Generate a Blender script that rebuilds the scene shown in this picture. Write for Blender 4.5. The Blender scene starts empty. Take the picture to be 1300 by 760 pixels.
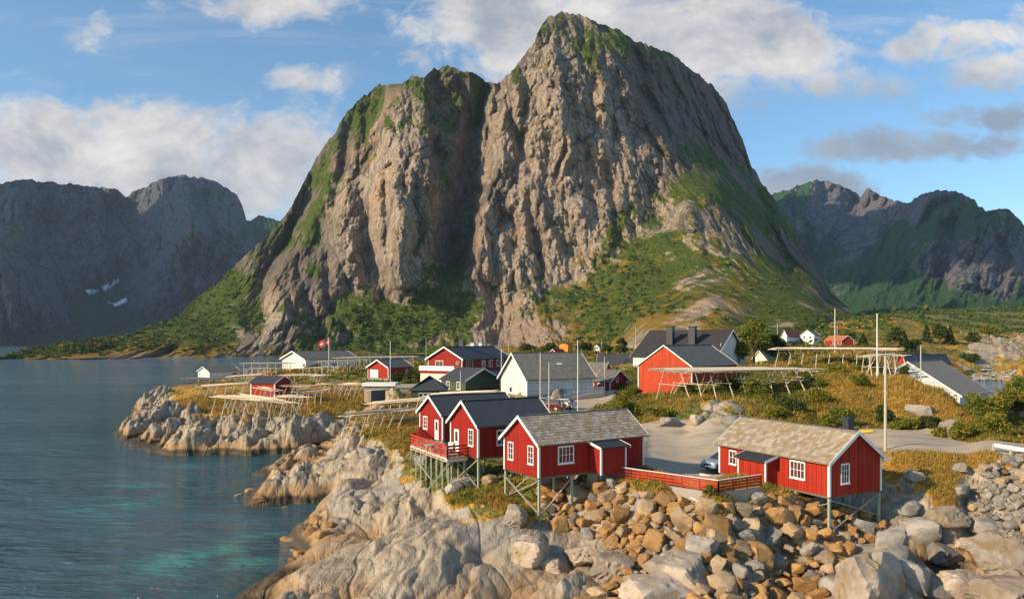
import bpy, bmesh, math, random
import numpy as np
from mathutils import Vector, Matrix
random.seed(7); RNG = np.random.RandomState(7)
C = bpy.context.scene.collection
SC = bpy.context.scene
PI = math.pi
F, CXP, HY, H = 960.0, 650.0, 432.0, 17.0      # focal length in reference pixels, principal column, horizon row, camera height

# ---------------------------------------------------------------- camera
cam_d = bpy.data.cameras.new('camera'); cam = bpy.data.objects.new('camera', cam_d); C.objects.link(cam)
cam.location = (0, 0, H); cam.rotation_euler = (PI/2, 0, 0)
cam_d.sensor_width = 36; cam_d.lens = 36*F/1300; cam_d.shift_y = 52/1300
cam_d.clip_start = .5; cam_d.clip_end = 60000
SC.camera = cam
# ---------------------------------------------------------------- light
SUN_AZ = math.atan2(-.885, -.465)      # direction towards the sun, measured from +Y clockwise: atan2(x, y)
SUN_EL = math.radians(27)
sd = Vector((math.sin(SUN_AZ)*math.cos(SUN_EL), math.cos(SUN_AZ)*math.cos(SUN_EL), math.sin(SUN_EL)))
sun_d = bpy.data.lights.new('sun', 'SUN'); sun = bpy.data.objects.new('sun', sun_d); C.objects.link(sun)
sun.rotation_euler = sd.to_track_quat('Z', 'Y').to_euler(); sun.location = (-60, -40, 80)
sun_d.energy = 4.9; sun_d.angle = math.radians(.6); sun_d.color = (1.0, .80, .55)
SC.view_settings.view_transform = 'Standard'; SC.view_settings.look = 'None'
SC.view_settings.exposure = 0.28; SC.view_settings.gamma = 1; SC.view_settings.use_curve_mapping = False
SC.cycles.volume_bounces = 0; SC.cycles.max_bounces = 5; SC.cycles.diffuse_bounces = 2; SC.cycles.glossy_bounces = 2
SC.cycles.transparent_max_bounces = 8

W = bpy.data.worlds.new('World'); SC.world = W; W.use_nodes = True
class NT:
    """small helper to write node trees as expressions"""
    def __init__(s, nt): s.nt = nt; s.n = nt.nodes; s.l = nt.links
    def node(s, t, **kw):
        n = s.n.new(t)
        for k, v in kw.items():
            if k.startswith('i_'):
                key = k[2:]; sock = n.inputs[int(key)] if key.isdigit() else n.inputs[key.replace('_', ' ')]
                s.put(sock, v)
            else: setattr(n, k, v)
        return n
    def put(s, sock, v):
        if hasattr(v, 'links') or isinstance(v, bpy.types.NodeSocket): s.l.new(v, sock)
        else:
            if isinstance(v, (tuple, list)) and len(v) == 3 and sock.type == 'RGBA': v = (*v, 1)
            sock.default_value = v
    def m(s, op, a, b=0.0, c=None, clamp=False):
        n = s.n.new('ShaderNodeMath'); n.operation = op; n.use_clamp = clamp
        s.put(n.inputs[0], a); s.put(n.inputs[1], b)
        if c is not None: s.put(n.inputs[2], c)
        return n.outputs[0]
    def mix(s, f, a, b, blend='MIX'):
        n = s.n.new('ShaderNodeMix'); n.data_type = 'RGBA'; n.blend_type = blend; n.clamp_factor = True
        s.put(n.inputs[0], f); s.put(n.inputs[6], a); s.put(n.inputs[7], b); return n.outputs[2]
    def noise(s, vec, scale, detail=4, rough=.55, dist=0, lac=2.0, dim='3D', ntype='FBM'):
        n = s.n.new('ShaderNodeTexNoise'); n.noise_dimensions = dim
        s.put(n.inputs['Vector'], vec); n.inputs['Scale'].default_value = scale; n.inputs['Detail'].default_value = detail
        n.inputs['Roughness'].default_value = rough; n.inputs['Distortion'].default_value = dist
        return n.outputs['Fac']
    def smooth(s, v, lo, hi, a=0.0, b=1.0):
        n = s.n.new('ShaderNodeMapRange'); n.interpolation_type = 'SMOOTHSTEP'
        s.put(n.inputs[0], v); s.put(n.inputs[1], lo); s.put(n.inputs[2], hi); s.put(n.inputs[3], a); s.put(n.inputs[4], b)
        return n.outputs[0]
    def scale(s, vec, v3, rot=(0, 0, 0)):
        n = s.n.new('ShaderNodeMapping'); s.put(n.inputs[0], vec); n.inputs['Scale'].default_value = v3
        n.inputs['Rotation'].default_value = rot; return n.outputs[0]
    def bump(s, h, strength=.5, dist=.1, normal=None):
        n = s.n.new('ShaderNodeBump'); s.put(n.inputs['Height'], h); n.inputs['Strength'].default_value = strength
        n.inputs['Distance'].default_value = dist
        if normal is not None: s.l.new(normal, n.inputs['Normal'])
        return n.outputs[0]

def build_world():
    t = NT(W.node_tree); t.n.clear()
    out = t.node('ShaderNodeOutputWorld')
    sky = t.node('ShaderNodeTexSky'); sky.sky_type = 'NISHITA'; sky.sun_disc = False
    sky.sun_elevation = SUN_EL; sky.sun_rotation = SUN_AZ; sky.air_density = 1.0; sky.dust_density = .35; sky.ozone_density = 2.4
    bg = t.node('ShaderNodeBackground', i_Color=t.mix(1.0, sky.outputs[0], (.80, 1.0, 1.05), 'MULTIPLY'), i_Strength=.14)
    tc = t.node('ShaderNodeTexCoord'); sep = t.node('ShaderNodeSeparateXYZ', i_0=tc.outputs['Generated'])
    X, Y, Z = sep.outputs
    ys = t.m('MAXIMUM', Y, .12)
    # tangent of bearing and of height: the cloud deck is laid out over the real directions of the sky
    a = t.m('MULTIPLY', t.m('DIVIDE', X, ys), F/100); e = t.m('MULTIPLY', t.m('DIVIDE', Z, ys), F/100)
    cv = t.node('ShaderNodeCombineXYZ', i_0=a, i_1=t.m('MULTIPLY', e, 1.5), i_2=0.0).outputs[0]
    warp = t.noise(cv, .9, 3, .5)
    n1 = t.noise(cv, .55, 12, .60, .35)
    n2 = t.noise(t.scale(cv, (1, 1, 1), (0, 0, .3)), 2.4, 8, .64, .5)
    # (column, row, half width, half height, weight) of each bank in reference pixels
    banks = [(40, 185, 150, 62, 1.0), (190, 175, 150, 50, 1.0), (330, 195, 105, 60, 1.0), (200, 240, 260, 50, .9), (110, 35, 55, 32, .6), (330, 8, 170, 24, .62), (20, 60, 60, 20, .25),
             (430, 85, 90, 30, .3), (370, 140, 60, 30, .25), (640, 20, 130, 48, .95), (780, 60, 210, 90, 1.0), (950, 45, 150, 60, 1.0), (990, 110, 90, 50, .5),
             (1120, 40, 45, 40, .6), (1215, 45, 95, 28, .8), (1260, 88, 90, 30, .8), (1100, 125, 70, 22, .45), (1130, 188, 120, 24, .85), (1150, 225, 90, 16, .3),
             (1020, 240, 100, 30, .9), (1180, 60, 120, 30, .75), (1080, 110, 80, 30, .75), (1270, 150, 90, 20, .65), (1200, 190, 110, 22, .75), (380, 100, 70, 22, .6), (1290, 20, 60, 20, .4), (-200, 150, 200, 90, .8), (1500, 120, 150, 60, .6), (520, -60, 400, 40, .5), (1000, -120, 300, 60, .6)]
    tot = None
    for cx, cy, rx, ry, w in banks:
        dx = t.m('DIVIDE', t.m('SUBTRACT', a, (cx-CXP)/100), rx/100); dy = t.m('DIVIDE', t.m('SUBTRACT', e, (HY-cy)/100), ry/100)
        d = t.m('ADD', t.m('MULTIPLY', dx, dx), t.m('MULTIPLY', dy, dy))
        g = t.m('MULTIPLY', t.m('EXPONENT', t.m('MULTIPLY', d, -.75)), w)
        tot = g if tot is None else t.m('MAXIMUM', tot, g)
    body = t.m('ADD', tot, t.m('ADD', t.m('MULTIPLY', t.m('SUBTRACT', n1, .5), 1.7), t.m('MULTIPLY', t.m('SUBTRACT', n2, .5), .8)))
    alpha = t.smooth(body, .30, .78)
    thin = t.m('MULTIPLY', t.smooth(t.noise(t.scale(cv, (.35, 1.4, 1), (0, 0, .25)), .8, 6, .6, .6), .5, .75), .28)
    front = t.smooth(Y, .05, .25)
    n3 = t.noise(t.scale(cv, (.5, .9, 1)), .5, 7, .55)
    back = t.smooth(n3, .5, .62)
    alpha = t.m('MAXIMUM', alpha, thin)
    # light and dark of the clouds: bright tops and sunlit left edges, grey undersides
    sh = t.m('ADD', t.m('MULTIPLY', t.m('SUBTRACT', t.noise(t.scale(cv, (1, 1, 1)), .9, 8, .6, .3), .5), 1.9), t.m('MULTIPLY', t.m('SUBTRACT', .9, body), .35))
    lit = t.smooth(sh, -.5, .55)
    ccol = t.mix(lit, (.33, .36, .42), (.86, .80, .74))
    # low grey bank on the right
    dk = t.m('MULTIPLY', t.smooth(a, 2.2, 3.4), t.m('MULTIPLY', t.smooth(e, 1.5, 2.1), t.smooth(e, 3.6, 2.9)))
    ccol = t.mix(t.m('MULTIPLY', dk, .8), ccol, (.25, .32, .42))
    cb = t.node('ShaderNodeBackground', i_Color=ccol, i_Strength=.95)
    mx = t.node('ShaderNodeMixShader'); t.put(mx.inputs[0], t.m('MULTIPLY', alpha, t.m('MULTIPLY', .95, t.m('ADD', t.m('MULTIPLY', front, .999), .001))))
    t.l.new(bg.outputs[0], mx.inputs[1]); t.l.new(cb.outputs[0], mx.inputs[2]); t.l.new(mx.outputs[0], out.inputs[0])
build_world()

# ---------------------------------------------------------------- small numeric library
def P(px, py, D):
    """point that the reference shows at (px, py), at distance D ahead"""
    return Vector(((px-CXP)/F*D, D, H+(HY-py)/F*D))
def Dz(py, z): return (H-z)*F/(py-HY)
def PZ(px, py, z): return P(px, py, Dz(py, z))

_perm = np.random.RandomState(3).permutation(4096).astype(np.int64)
def _h(ix, iy, s=0): return _perm[(_perm[(ix+s*131) & 4095] + iy) & 4095]
def perlin(x, y, seed=0):
    x0 = np.floor(x).astype(np.int64); y0 = np.floor(y).astype(np.int64); fx = x-x0; fy = y-y0
    u = fx*fx*fx*(fx*(fx*6-15)+10); v = fy*fy*fy*(fy*(fy*6-15)+10)
    def g(ix, iy, dx, dy):
        a = _h(ix, iy, seed)*(2*PI/4096); return np.cos(a)*dx+np.sin(a)*dy
    n00 = g(x0, y0, fx, fy); n10 = g(x0+1, y0, fx-1, fy); n01 = g(x0, y0+1, fx, fy-1); n11 = g(x0+1, y0+1, fx-1, fy-1)
    return ((n00*(1-u)+n10*u)*(1-v)+(n01*(1-u)+n11*u)*v)*1.5
def fbm(x, y, o=5, seed=0, gain=.5, lac=2.03):
    r = 0; a = 1.0; t = 0
    for i in range(o): r = r+a*perlin(x, y, seed+i*7); t += a; x = x*lac+3.1; y = y*lac+1.7; a *= gain
    return r/t
def ridged(x, y, o=5, seed=0, gain=.5, lac=2.07):
    r = 0; a = 1.0; t = 0
    for i in range(o):
        r = r+a*(1-2*np.abs(perlin(x, y, seed+i*7))); t += a; x = x*lac+3.1; y = y*lac+1.7; a *= gain
    return r/t
def worley(x, y, seed=0, jit=.9):
    """returns nearest distance, distance to the cell border and a random value per cell"""
    x0 = np.floor(x).astype(np.int64); y0 = np.floor(y).astype(np.int64)
    f1 = np.full(x.shape, 9.0); f2 = np.full(x.shape, 9.0); cid = np.zeros(x.shape)
    for i in (-1, 0, 1):
        for j in (-1, 0, 1):
            ix = x0+i; iy = y0+j; h1 = _h(ix, iy, seed); h2 = _h(iy, ix, seed+5)
            dx = ix+.5+(h1/4096-.5)*jit-x; dy = iy+.5+(h2/4096-.5)*jit-y; d = np.sqrt(dx*dx+dy*dy)
            n = d < f1; f2 = np.where(n, f1, np.minimum(f2, d)); cid = np.where(n, _h(h1, h2, 9)/4096, cid); f1 = np.where(n, d, f1)
    return f1, f2-f1, cid
def facets(x, y, seed=0, tilt=.9, curv=.4, jit=.95, gap=False):
    """continuous surface of tilted flat blocks that meet in sharp valleys; gap: how far from such a valley"""
    x0 = np.floor(x).astype(np.int64); y0 = np.floor(y).astype(np.int64); h = np.full(x.shape, -9.0); h2 = np.full(x.shape, -9.0)
    for i in (-1, 0, 1):
        for j in (-1, 0, 1):
            ix = x0+i; iy = y0+j; a1 = _h(ix, iy, seed); a2 = _h(iy, ix, seed+5); a3 = _h(a1, a2, seed+9); a4 = _h(a2, a1, seed+11); a5 = _h(a3, a4, 2)
            dx = x-(ix+.5+(a1/4096-.5)*jit); dy = y-(iy+.5+(a2/4096-.5)*jit); r2 = dx*dx+dy*dy
            v = (a5/4096-.5)*.6+(a3/4096-.5)*2*tilt*dx+(a4/4096-.5)*2*tilt*dy-curv*r2-1.1*np.maximum(r2-.35, 0)
            h2 = np.where(v > h, h, np.maximum(h2, v)); h = np.maximum(h, v)
    return (h-.12, h-h2) if gap else h-.12
def sstep(a, b, x): t = np.clip((x-a)/(b-a), 0, 1); return t*t*(3-2*t)
class TPS:
    """thin plate spline through scattered points (several values at once)"""
    def __init__(s, pts, vals, lam=0.0):
        p = np.array(pts, float); v = np.array(vals, float); n = len(p)
        if v.ndim == 1: v = v[:, None]
        A = np.zeros((n+3, n+3)); A[:n, :n] = s.k(np.hypot(p[:, None, 0]-p[None, :, 0], p[:, None, 1]-p[None, :, 1]))+lam*np.eye(n)
        A[:n, n] = 1; A[:n, n+1:] = p; A[n, :n] = 1; A[n+1:, :n] = p.T
        b = np.zeros((n+3, v.shape[1])); b[:n] = v
        s.w = np.linalg.lstsq(A, b, rcond=None)[0]; s.p = p
    @staticmethod
    def k(r): return r*r*np.log(r+1e-9)
    def __call__(s, x, y):
        sh = x.shape; x = x.ravel(); y = y.ravel(); n = len(s.p); out = np.zeros((len(x), s.w.shape[1]))
        for i in range(n):
            dx = x-s.p[i, 0]; dy = y-s.p[i, 1]; r2 = dx*dx+dy*dy+1e-12; k = r2*.5*np.log(r2); out += k[:, None]*s.w[i]
        out += s.w[n]+x[:, None]*s.w[n+1]+y[:, None]*s.w[n+2]
        return out.reshape(*sh, -1)
def tps_coarse(tps, xs, ys, nx=220, ny=220):
    """evaluate on a coarse grid and interpolate (xs, ys are the 1-D axes of the fine grid)"""
    gx = np.linspace(xs[0], xs[-1], nx); gy = np.linspace(ys[0], ys[-1], ny)
    g = tps(*np.meshgrid(gx, gy)); return bilin(g, gx, gy, *np.meshgrid(xs, ys))
def bilin(g, gx, gy, x, y):
    fx = np.clip((x-gx[0])/(gx[-1]-gx[0])*(len(gx)-1), 0, len(gx)-1.001); fy = np.clip((y-gy[0])/(gy[-1]-gy[0])*(len(gy)-1), 0, len(gy)-1.001)
    i = fx.astype(int); j = fy.astype(int); a = fx-i; b = fy-j
    if g.ndim == 3: a = a[..., None]; b = b[..., None]
    return (g[j, i]*(1-a)+g[j, i+1]*a)*(1-b)+(g[j+1, i]*(1-a)+g[j+1, i+1]*a)*b
def poly_sd(x, y, poly):
    """signed distance to a polygon, positive inside"""
    p = np.array(poly, float); d = np.full(x.shape, 1e18); ins = np.zeros(x.shape, bool)
    for (ax, ay), (bx, by) in zip(p, np.roll(p, -1, 0)):
        ex, ey = bx-ax, by-ay; t = np.clip(((x-ax)*ex+(y-ay)*ey)/(ex*ex+ey*ey+1e-12), 0, 1)
        d = np.minimum(d, (x-ax-t*ex)**2+(y-ay-t*ey)**2)
        c = ((ay > y) != (by > y)) & (x < (bx-ax)*(y-ay)/(by-ay+1e-12)+ax); ins ^= c
    d = np.sqrt(d); return np.where(ins, d, -d)

def setprops(o, label=None, cat=None, group=None, kind=None):
    if label: o['label'] = label
    if cat: o['category'] = cat
    if group: o['group'] = group
    if kind: o['kind'] = kind
    return o
def grid_obj(name, V, mat, attr=None, kind='structure', flip=False):
    """V: (rows, cols, 3) grid -> mesh object"""
    r, c, _ = V.shape; me = bpy.data.meshes.new(name)
    idx = np.arange(r*c).reshape(r, c)
    q = np.stack([idx[:-1, :-1], idx[:-1, 1:], idx[1:, 1:], idx[1:, :-1]], -1).reshape(-1, 4)
    if flip: q = q[:, ::-1]
    me.vertices.add(r*c); me.vertices.foreach_set('co', V.reshape(-1).astype(np.float32))
    me.loops.add(q.size); me.loops.foreach_set('vertex_index', q.reshape(-1).astype(np.int32))
    me.polygons.add(len(q)); me.polygons.foreach_set('loop_start', (np.arange(len(q))*4).astype(np.int32))
    me.polygons.foreach_set('use_smooth', np.ones(len(q), bool))
    me.update(calc_edges=True)
    if attr is not None:
        a = me.color_attributes.new('cover', 'FLOAT_COLOR', 'POINT'); col = np.ones((r*c, 4), np.float32)
        for k, ch in enumerate(attr): col[:, k] = np.clip(ch, 0, 1).reshape(-1)
        a.data.foreach_set('color', col.reshape(-1))
    me.materials.append(mat); o = bpy.data.objects.new(name, me); C.objects.link(o); o['kind'] = kind
    return o

# ---------------------------------------------------------------- materials of the land
def newmat(name):
    m = bpy.data.materials.new(name); m.use_nodes = True; t = NT(m.node_tree); t.n.clear()
    out = t.node('ShaderNodeOutputMaterial'); b = t.node('ShaderNodeBsdfPrincipled'); t.l.new(b.outputs[0], out.inputs[0])
    t.b = b; t.out = out; b.inputs['Roughness'].default_value = .85; b.inputs['Specular IOR Level'].default_value = .25
    return m, t
def pos(t): return t.node('ShaderNodeNewGeometry').outputs['Position']
def cover(t):
    a = t.node('ShaderNodeVertexColor', layer_name='cover'); s = t.node('ShaderNodeSeparateColor', i_0=a.outputs[0]); t.alpha = a.outputs[1]; return s.outputs

def land_material():
    m, t = newmat('coastal_ground'); p = pos(t); veg, road, gold = cover(t)
    nz = t.node('ShaderNodeSeparateXYZ', i_0=t.node('ShaderNodeNewGeometry').outputs['Normal']).outputs[2]
    z = t.node('ShaderNodeSeparateXYZ', i_0=p).outputs[2]
    rot = t.scale(p, (1, .25, 1), (0, 0, .19))
    a = t.noise(p, .35, 6, .6); b = t.noise(rot, 1.5, 6, .58, .1); c = t.noise(p, 5, 5, .7); d = t.noise(p, .09, 4, .5)
    rock = t.mix(t.smooth(b, .3, .7), (.20, .162, .115), (.49, .405, .295))
    rock = t.mix(t.smooth(a, .42, .68, 0, .6), rock, (.44, .34, .23))          # pinkish bands
    rock = t.mix(t.smooth(c, .55, .75, 0, .55), rock, (.13, .115, .105))       # dark lichen specks
    rock = t.mix(t.smooth(d, .52, .62, 0, .5), rock, (.30, .285, .26))
    och = t.noise(p, .8, 5, .65)
    rock = t.mix(t.smooth(och, .58, .72, 0, .75), rock, (.40, .23, .08))        # ochre staining
    crack = t.alpha
    rock = t.mix(t.m('MULTIPLY', crack, .72), rock, (.10, .07, .045))  # cracks darkened in the colour to stand in for occlusion
    wz = t.m('ADD', z, t.m('MULTIPLY', t.m('SUBTRACT', a, .5), 1.2))
    rock = t.mix(t.smooth(wz, 2.2, 1.2, 0, .8), rock, (.36, .21, .09))           # brown weed belt
    rock = t.mix(t.smooth(wz, 1.15, .6), rock, (.075, .055, .032))               # wet black belt at the water
    g1 = t.noise(p, .7, 5, .65); g2 = t.noise(p, 3.0, 5, .7); g3 = t.noise(p, .12, 4, .6)
    gcol = t.mix(t.smooth(g2, .35, .65), (.22, .11, .016), (.58, .33, .06)); gcol = t.mix(t.smooth(t.noise(p, .28, 5, .6), .5, .66, 0, .7), gcol, (.33, .13, .02))
    grn = t.mix(t.smooth(g2, .35, .65), (.055, .065, .013), (.20, .20, .035))
    gm = t.smooth(t.m('ADD', gold, t.m('ADD', t.m('MULTIPLY', t.m('SUBTRACT', g1, .5), 2.4), t.m('MULTIPLY', t.m('SUBTRACT', g3, .5), 3.2))), .42, .68)
    grass = t.mix(gm, grn, gcol)
    vm = t.smooth(t.m('ADD', veg, t.m('ADD', t.m('MULTIPLY', t.m('SUBTRACT', g1, .5), 1.0), t.m('MULTIPLY', t.m('SUBTRACT', nz, .8), 1.1))), .44, .56)
    col = t.mix(vm, rock, grass)
    rn = t.noise(p, 9, 4, .7)
    gravel = t.mix(t.smooth(rn, .3, .7), (.42, .33, .225), (.60, .48, .34))
    gravel = t.mix(t.smooth(t.noise(p, .35, 4, .5), .45, .7, 0, .6), gravel, (.34, .30, .245))
    tr = t.m('ABSOLUTE', t.m('SUBTRACT', t.noise(t.scale(p, (.16, .9, 1), (0, 0, .35)), .55, 3, .5, .3), .5))
    gravel = t.mix(t.smooth(tr, .05, .0, 0, .35), gravel, (.20, .165, .12))
    gravel = t.mix(t.smooth(t.noise(p, .22, 5, .65), .56, .68, 0, .5), gravel, (.24, .20, .12))
    col = t.mix(road, col, gravel)
    t.put(t.b.inputs['Base Color'], col)
    t.put(t.b.inputs['Roughness'], t.smooth(wz, .6, .1, .9, .35))
    hb = t.m('ADD', t.m('MULTIPLY', b, 1.0), t.m('ADD', t.m('MULTIPLY', c, .35), t.m('MULTIPLY', crack, -.8)))
    hb = t.m('ADD', t.m('MULTIPLY', hb, t.m('SUBTRACT', 1, road)), t.m('MULTIPLY', rn, t.m('MULTIPLY', road, .15)))
    t.put(t.b.inputs['Normal'], t.bump(hb, .65, .35))
    return m

def mountain_material(name, rockA, rockB, dark, vegA, vegB, s=1.0, goldc=(.30, .19, .035), slant=.15, vz=.22):
    m, t = newmat(name); p = pos(t); veg, scree, gold = cover(t)
    gn = t.node('ShaderNodeNewGeometry').outputs['Normal']
    vs = t.scale(p, (1, 1, vz), (0, slant, 0))
    a = t.noise(vs, .035/s, 8, .62, .6); b = t.noise(vs, .16/s, 8, .7, .4); c = t.noise(p, .012/s, 5, .5); d = t.noise(p, .4/s, 6, .7)
    rock = t.mix(t.smooth(b, .34, .66), rockA, rockB)
    rock = t.mix(t.smooth(a, .5, .66, 0, .8), rock, dark)
    rock = t.mix(t.smooth(c, .5, .66, 0, .65), rock, (rockB[0]*1.0, rockB[1]*.80, rockB[2]*.60))
    rock = t.mix(t.smooth(t.noise(vs, .07/s, 6, .6, 1.0), .56, .66, 0, .6), rock, (rockB[0]*1.25, rockB[1]*1.2, rockB[2]*1.15))
    rock = t.mix(t.smooth(t.m('ABSOLUTE', t.m('SUBTRACT', t.noise(vs, .09/s, 6, .62, .8), .5)), .0, .022, .75, 0), rock, (dark[0]*.5, dark[1]*.5, dark[2]*.5))
    rock = t.mix(t.smooth(d, .54, .70, 0, .7), rock, (dark[0]*.6, dark[1]*.6, dark[2]*.6))
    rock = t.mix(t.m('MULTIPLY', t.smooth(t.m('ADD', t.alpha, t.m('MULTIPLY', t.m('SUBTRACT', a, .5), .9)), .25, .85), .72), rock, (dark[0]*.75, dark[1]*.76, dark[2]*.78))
    v1 = t.noise(p, .05/s, 7, .68); v2 = t.noise(p, .25/s, 6, .7)
    vc = t.mix(t.smooth(v2, .35, .65), vegA, vegB)
    vc = t.mix(t.smooth(t.m('ADD', gold, t.m('MULTIPLY', t.m('SUBTRACT', v1, .5), 1.6)), .42, .68), vc, goldc)
    vm = t.smooth(t.m('ADD', veg, t.m('ADD', t.m('MULTIPLY', t.m('SUBTRACT', v1, .5), .9), t.m('MULTIPLY', t.m('SUBTRACT', v2, .5), .5))), .43, .57)
    sc = t.mix(t.smooth(t.noise(p, .5/s, 5, .7), .35, .65), (rockA[0]*.75, rockA[1]*.72, rockA[2]*.72), (rockB[0]*.9, rockB[1]*.85, rockB[2]*.8))
    col = t.mix(t.smooth(t.m('ADD', scree, t.m('MULTIPLY', t.m('SUBTRACT', v1, .5), .8)), .4, .6), rock, sc)
    col = t.mix(vm, col, vc)
    t.put(t.b.inputs['Base Color'], col); t.b.inputs['Roughness'].default_value = .95; t.b.inputs['Specular IOR Level'].default_value = .1
    hb = t.m('ADD', t.m('MULTIPLY', b, 9*s), t.m('ADD', t.m('MULTIPLY', d, 4.5*s), t.m('MULTIPLY', a, 10*s)))
    t.put(t.b.inputs['Normal'], t.bump(hb, .8, 1.0))
    return m, t, col

# ---------------------------------------------------------------- near land: one height field
S0 = [(-22, 20), (-18, 38)]
shore_px = [(300, 756), (320, 745), (338, 734), (360, 723), (375, 718), (388, 705), (372, 695), (363, 683), (375, 674), (397, 661), (394, 655), (409, 643), (419, 636),
            (397, 638), (369, 639), (338, 643), (312, 642), (305, 636), (318, 628), (332, 613), (343, 608.5), (341, 606.3), (321, 604), (320, 601), (328, 598), (350, 588), (381, 577),
            (397, 571.5), (411, 567), (395, 573.5), (355, 576), (313, 578.5), (287, 577), (232, 579), (204, 578), (185, 572), (157, 566), (152, 560), (141, 551.5), (150, 543), (165, 534), (170, 524), (172, 516)]
def shp(px, py): q = PZ(px, py, 0); return (q.x, q.y)
shore = S0+[shp(*q) for q in shore_px]+[(-101, 215), (-106, 235), (-102, 262), (-88, 285), (-60, 305), (-20, 310), (-6, 345), (-2, 420), (14, 500), (40, 620), (60, 760), (60, 2200), (2400, 2200), (2400, 20)]
inlet = [(112, 168), (135, 150), (185, 150), (260, 190), (330, 240), (300, 300), (235, 322), (190, 326), (165, 318), (140, 290), (120, 230)]
# (column, row, height or None, distance or None, grass -1..1, gold 0..1)
K = []
def kz(px, py, z, g=0, go=.6): K.append((px, Dz(py, z), z, g, go))
def kd(px, py, D, g=0, go=.6): K.append((px, D, H-(py-HY)/F*D, g, go))
for a in [(350, 745, .7, -1), (420, 715, 1.5, -1), (450, 660, 2.0, -1), (440, 690, 1.9, -1), (500, 625, 3.0, -.8), (480, 740, 1.9, -1), (550, 700, 2.9, -1), (600, 740, 2.2, -1), (560, 650, 3.7, -.9), (620, 690, 3.2, -1),
          (520, 600, 4.3, -.2), (560, 618, 4.4, .1, .3), (600, 620, 4.6, .1, .3), (640, 640, 4.4, .45), (600, 650, 4.2, .25), (570, 640, 4.0, .3), (690, 672, 3.0, -.6), (660, 665, 3.7, -.1), (650, 760, 1.7, -1), (700, 740, 2.0, -1),
          (760, 650, 4.1, -1), (740, 605, 5.6, -.4), (700, 612, 5.2, -.3), (763, 606, 6.1, .5), (840, 618, 6.1, .4), (912, 630, 5.9, .5), (967, 622, 5.8, .5), (1000, 634, 5.3, -.2),
          (850, 655, 4.6, -1), (850, 700, 3.1, -1), (850, 760, 1.8, -1), (950, 690, 3.4, -1), (950, 760, 1.8, -1), (1000, 660, 4.0, -1), (1054, 680, 2.9, -1), (1116, 663, 3.2, -.6), (1050, 760, 1.6, -1),
          (1150, 760, 1.8, -1), (1250, 760, 2.0, -.4), (1300, 760, 2.2, -.6), (850, 598, 5.95, -1), (905, 600, 5.62, -1), (840, 570, 6.1, -1), (915, 585, 5.75, -1), (880, 552, 6.35, -1), (830, 548, 6.45, -1), (915, 556, 6.4, -1),
          (480, 548, 5.2, .7), (500, 562, 4.7, .6), (430, 560, 2.9, -.6), (465, 545, 4.2, .1), (480, 585, 3.7, -.9), (440, 575, 3.0, -.8), (400, 600, 2.3, -1), (350, 630, 1.0, -1), (440, 610, 3.2, -1), (400, 583, 1.4, -1), (470, 563, 4.2, -.4), (420, 620, 1.6, -1), (470, 620, 2.5, -1),
          (530, 585, 4.7, .6, .4), (545, 600, 4.5, .1, .3), (375, 581, 1.0, -1), (420, 569, 1.5, -1), (350, 595, .6, -1),
          (195, 560, 1.5, -1), (175, 552, 1.1, -1), (250, 562, 1.9, -1), (300, 563, 1.9, -1), (350, 562, 1.8, -1), (400, 558, 1.9, -1), (330, 520, 4.2, .5, .9), (385, 522, 4.2, .4, .9), (270, 545, 2.5, -.4), (435, 545, 2.6, -.6), (210, 525, 2.5, -.9), (195, 509, 3.1, -.9), (225, 500, 4.5, .4, .9), (240, 493, 5.0, .8, .9),
          (250, 530, 3.0, -.1), (275, 515, 4.0, .6), (300, 530, 3.4, .1), (350, 535, 3.4, -.2), (400, 532, 3.6, -.2), (440, 522, 4.3, .1), (220, 515, 3.3, .3, .9), (300, 500, 5.2, .8, .7), (350, 510, 4.8, .6), (350, 497, 5.5, .9, .4), (400, 515, 4.7, .8), (400, 498, 5.5, .9, .9), (450, 500, 5.8, .9, .9), (450, 512, 5.3, .7),
          (280, 488, 4.3, .8, .5), (250, 487, 3.4, .6), (310, 487, 5.0, .9, .4), (340, 478, 5.8, .9), (400, 473, 6.8, .9), (450, 475, 7.0, .9, .2), (500, 481, 7.0, 1, 0), (530, 480, 7.0, .9, .1), (370, 469, 6.8, .9), (450, 466, 7.2, .9),
          (480, 512, 5.8, -.3), (460, 530, 4.9, .5), (500, 530, 5.7, .8), (520, 545, 5.6, .8), (560, 503, 6.8, .6, .1), (640, 507, 7.0, .5, .2), (700, 515, 7.0, 0), (760, 507, 7.0, 0, .2), (790, 502, 7.5, .8, .2), (740, 490, 7.9, .8, .2),
          (650, 481, 8.0, .8, .2), (560, 481, 7.4, .8, .2), (780, 540, 6.6, 0), (700, 532, 6.8, .3), (640, 545, 6.5, .3), (870, 545, 6.55, 0), (930, 549, 6.5, 0), (820, 545, 6.6, .3)]: kz(*a)
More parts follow.
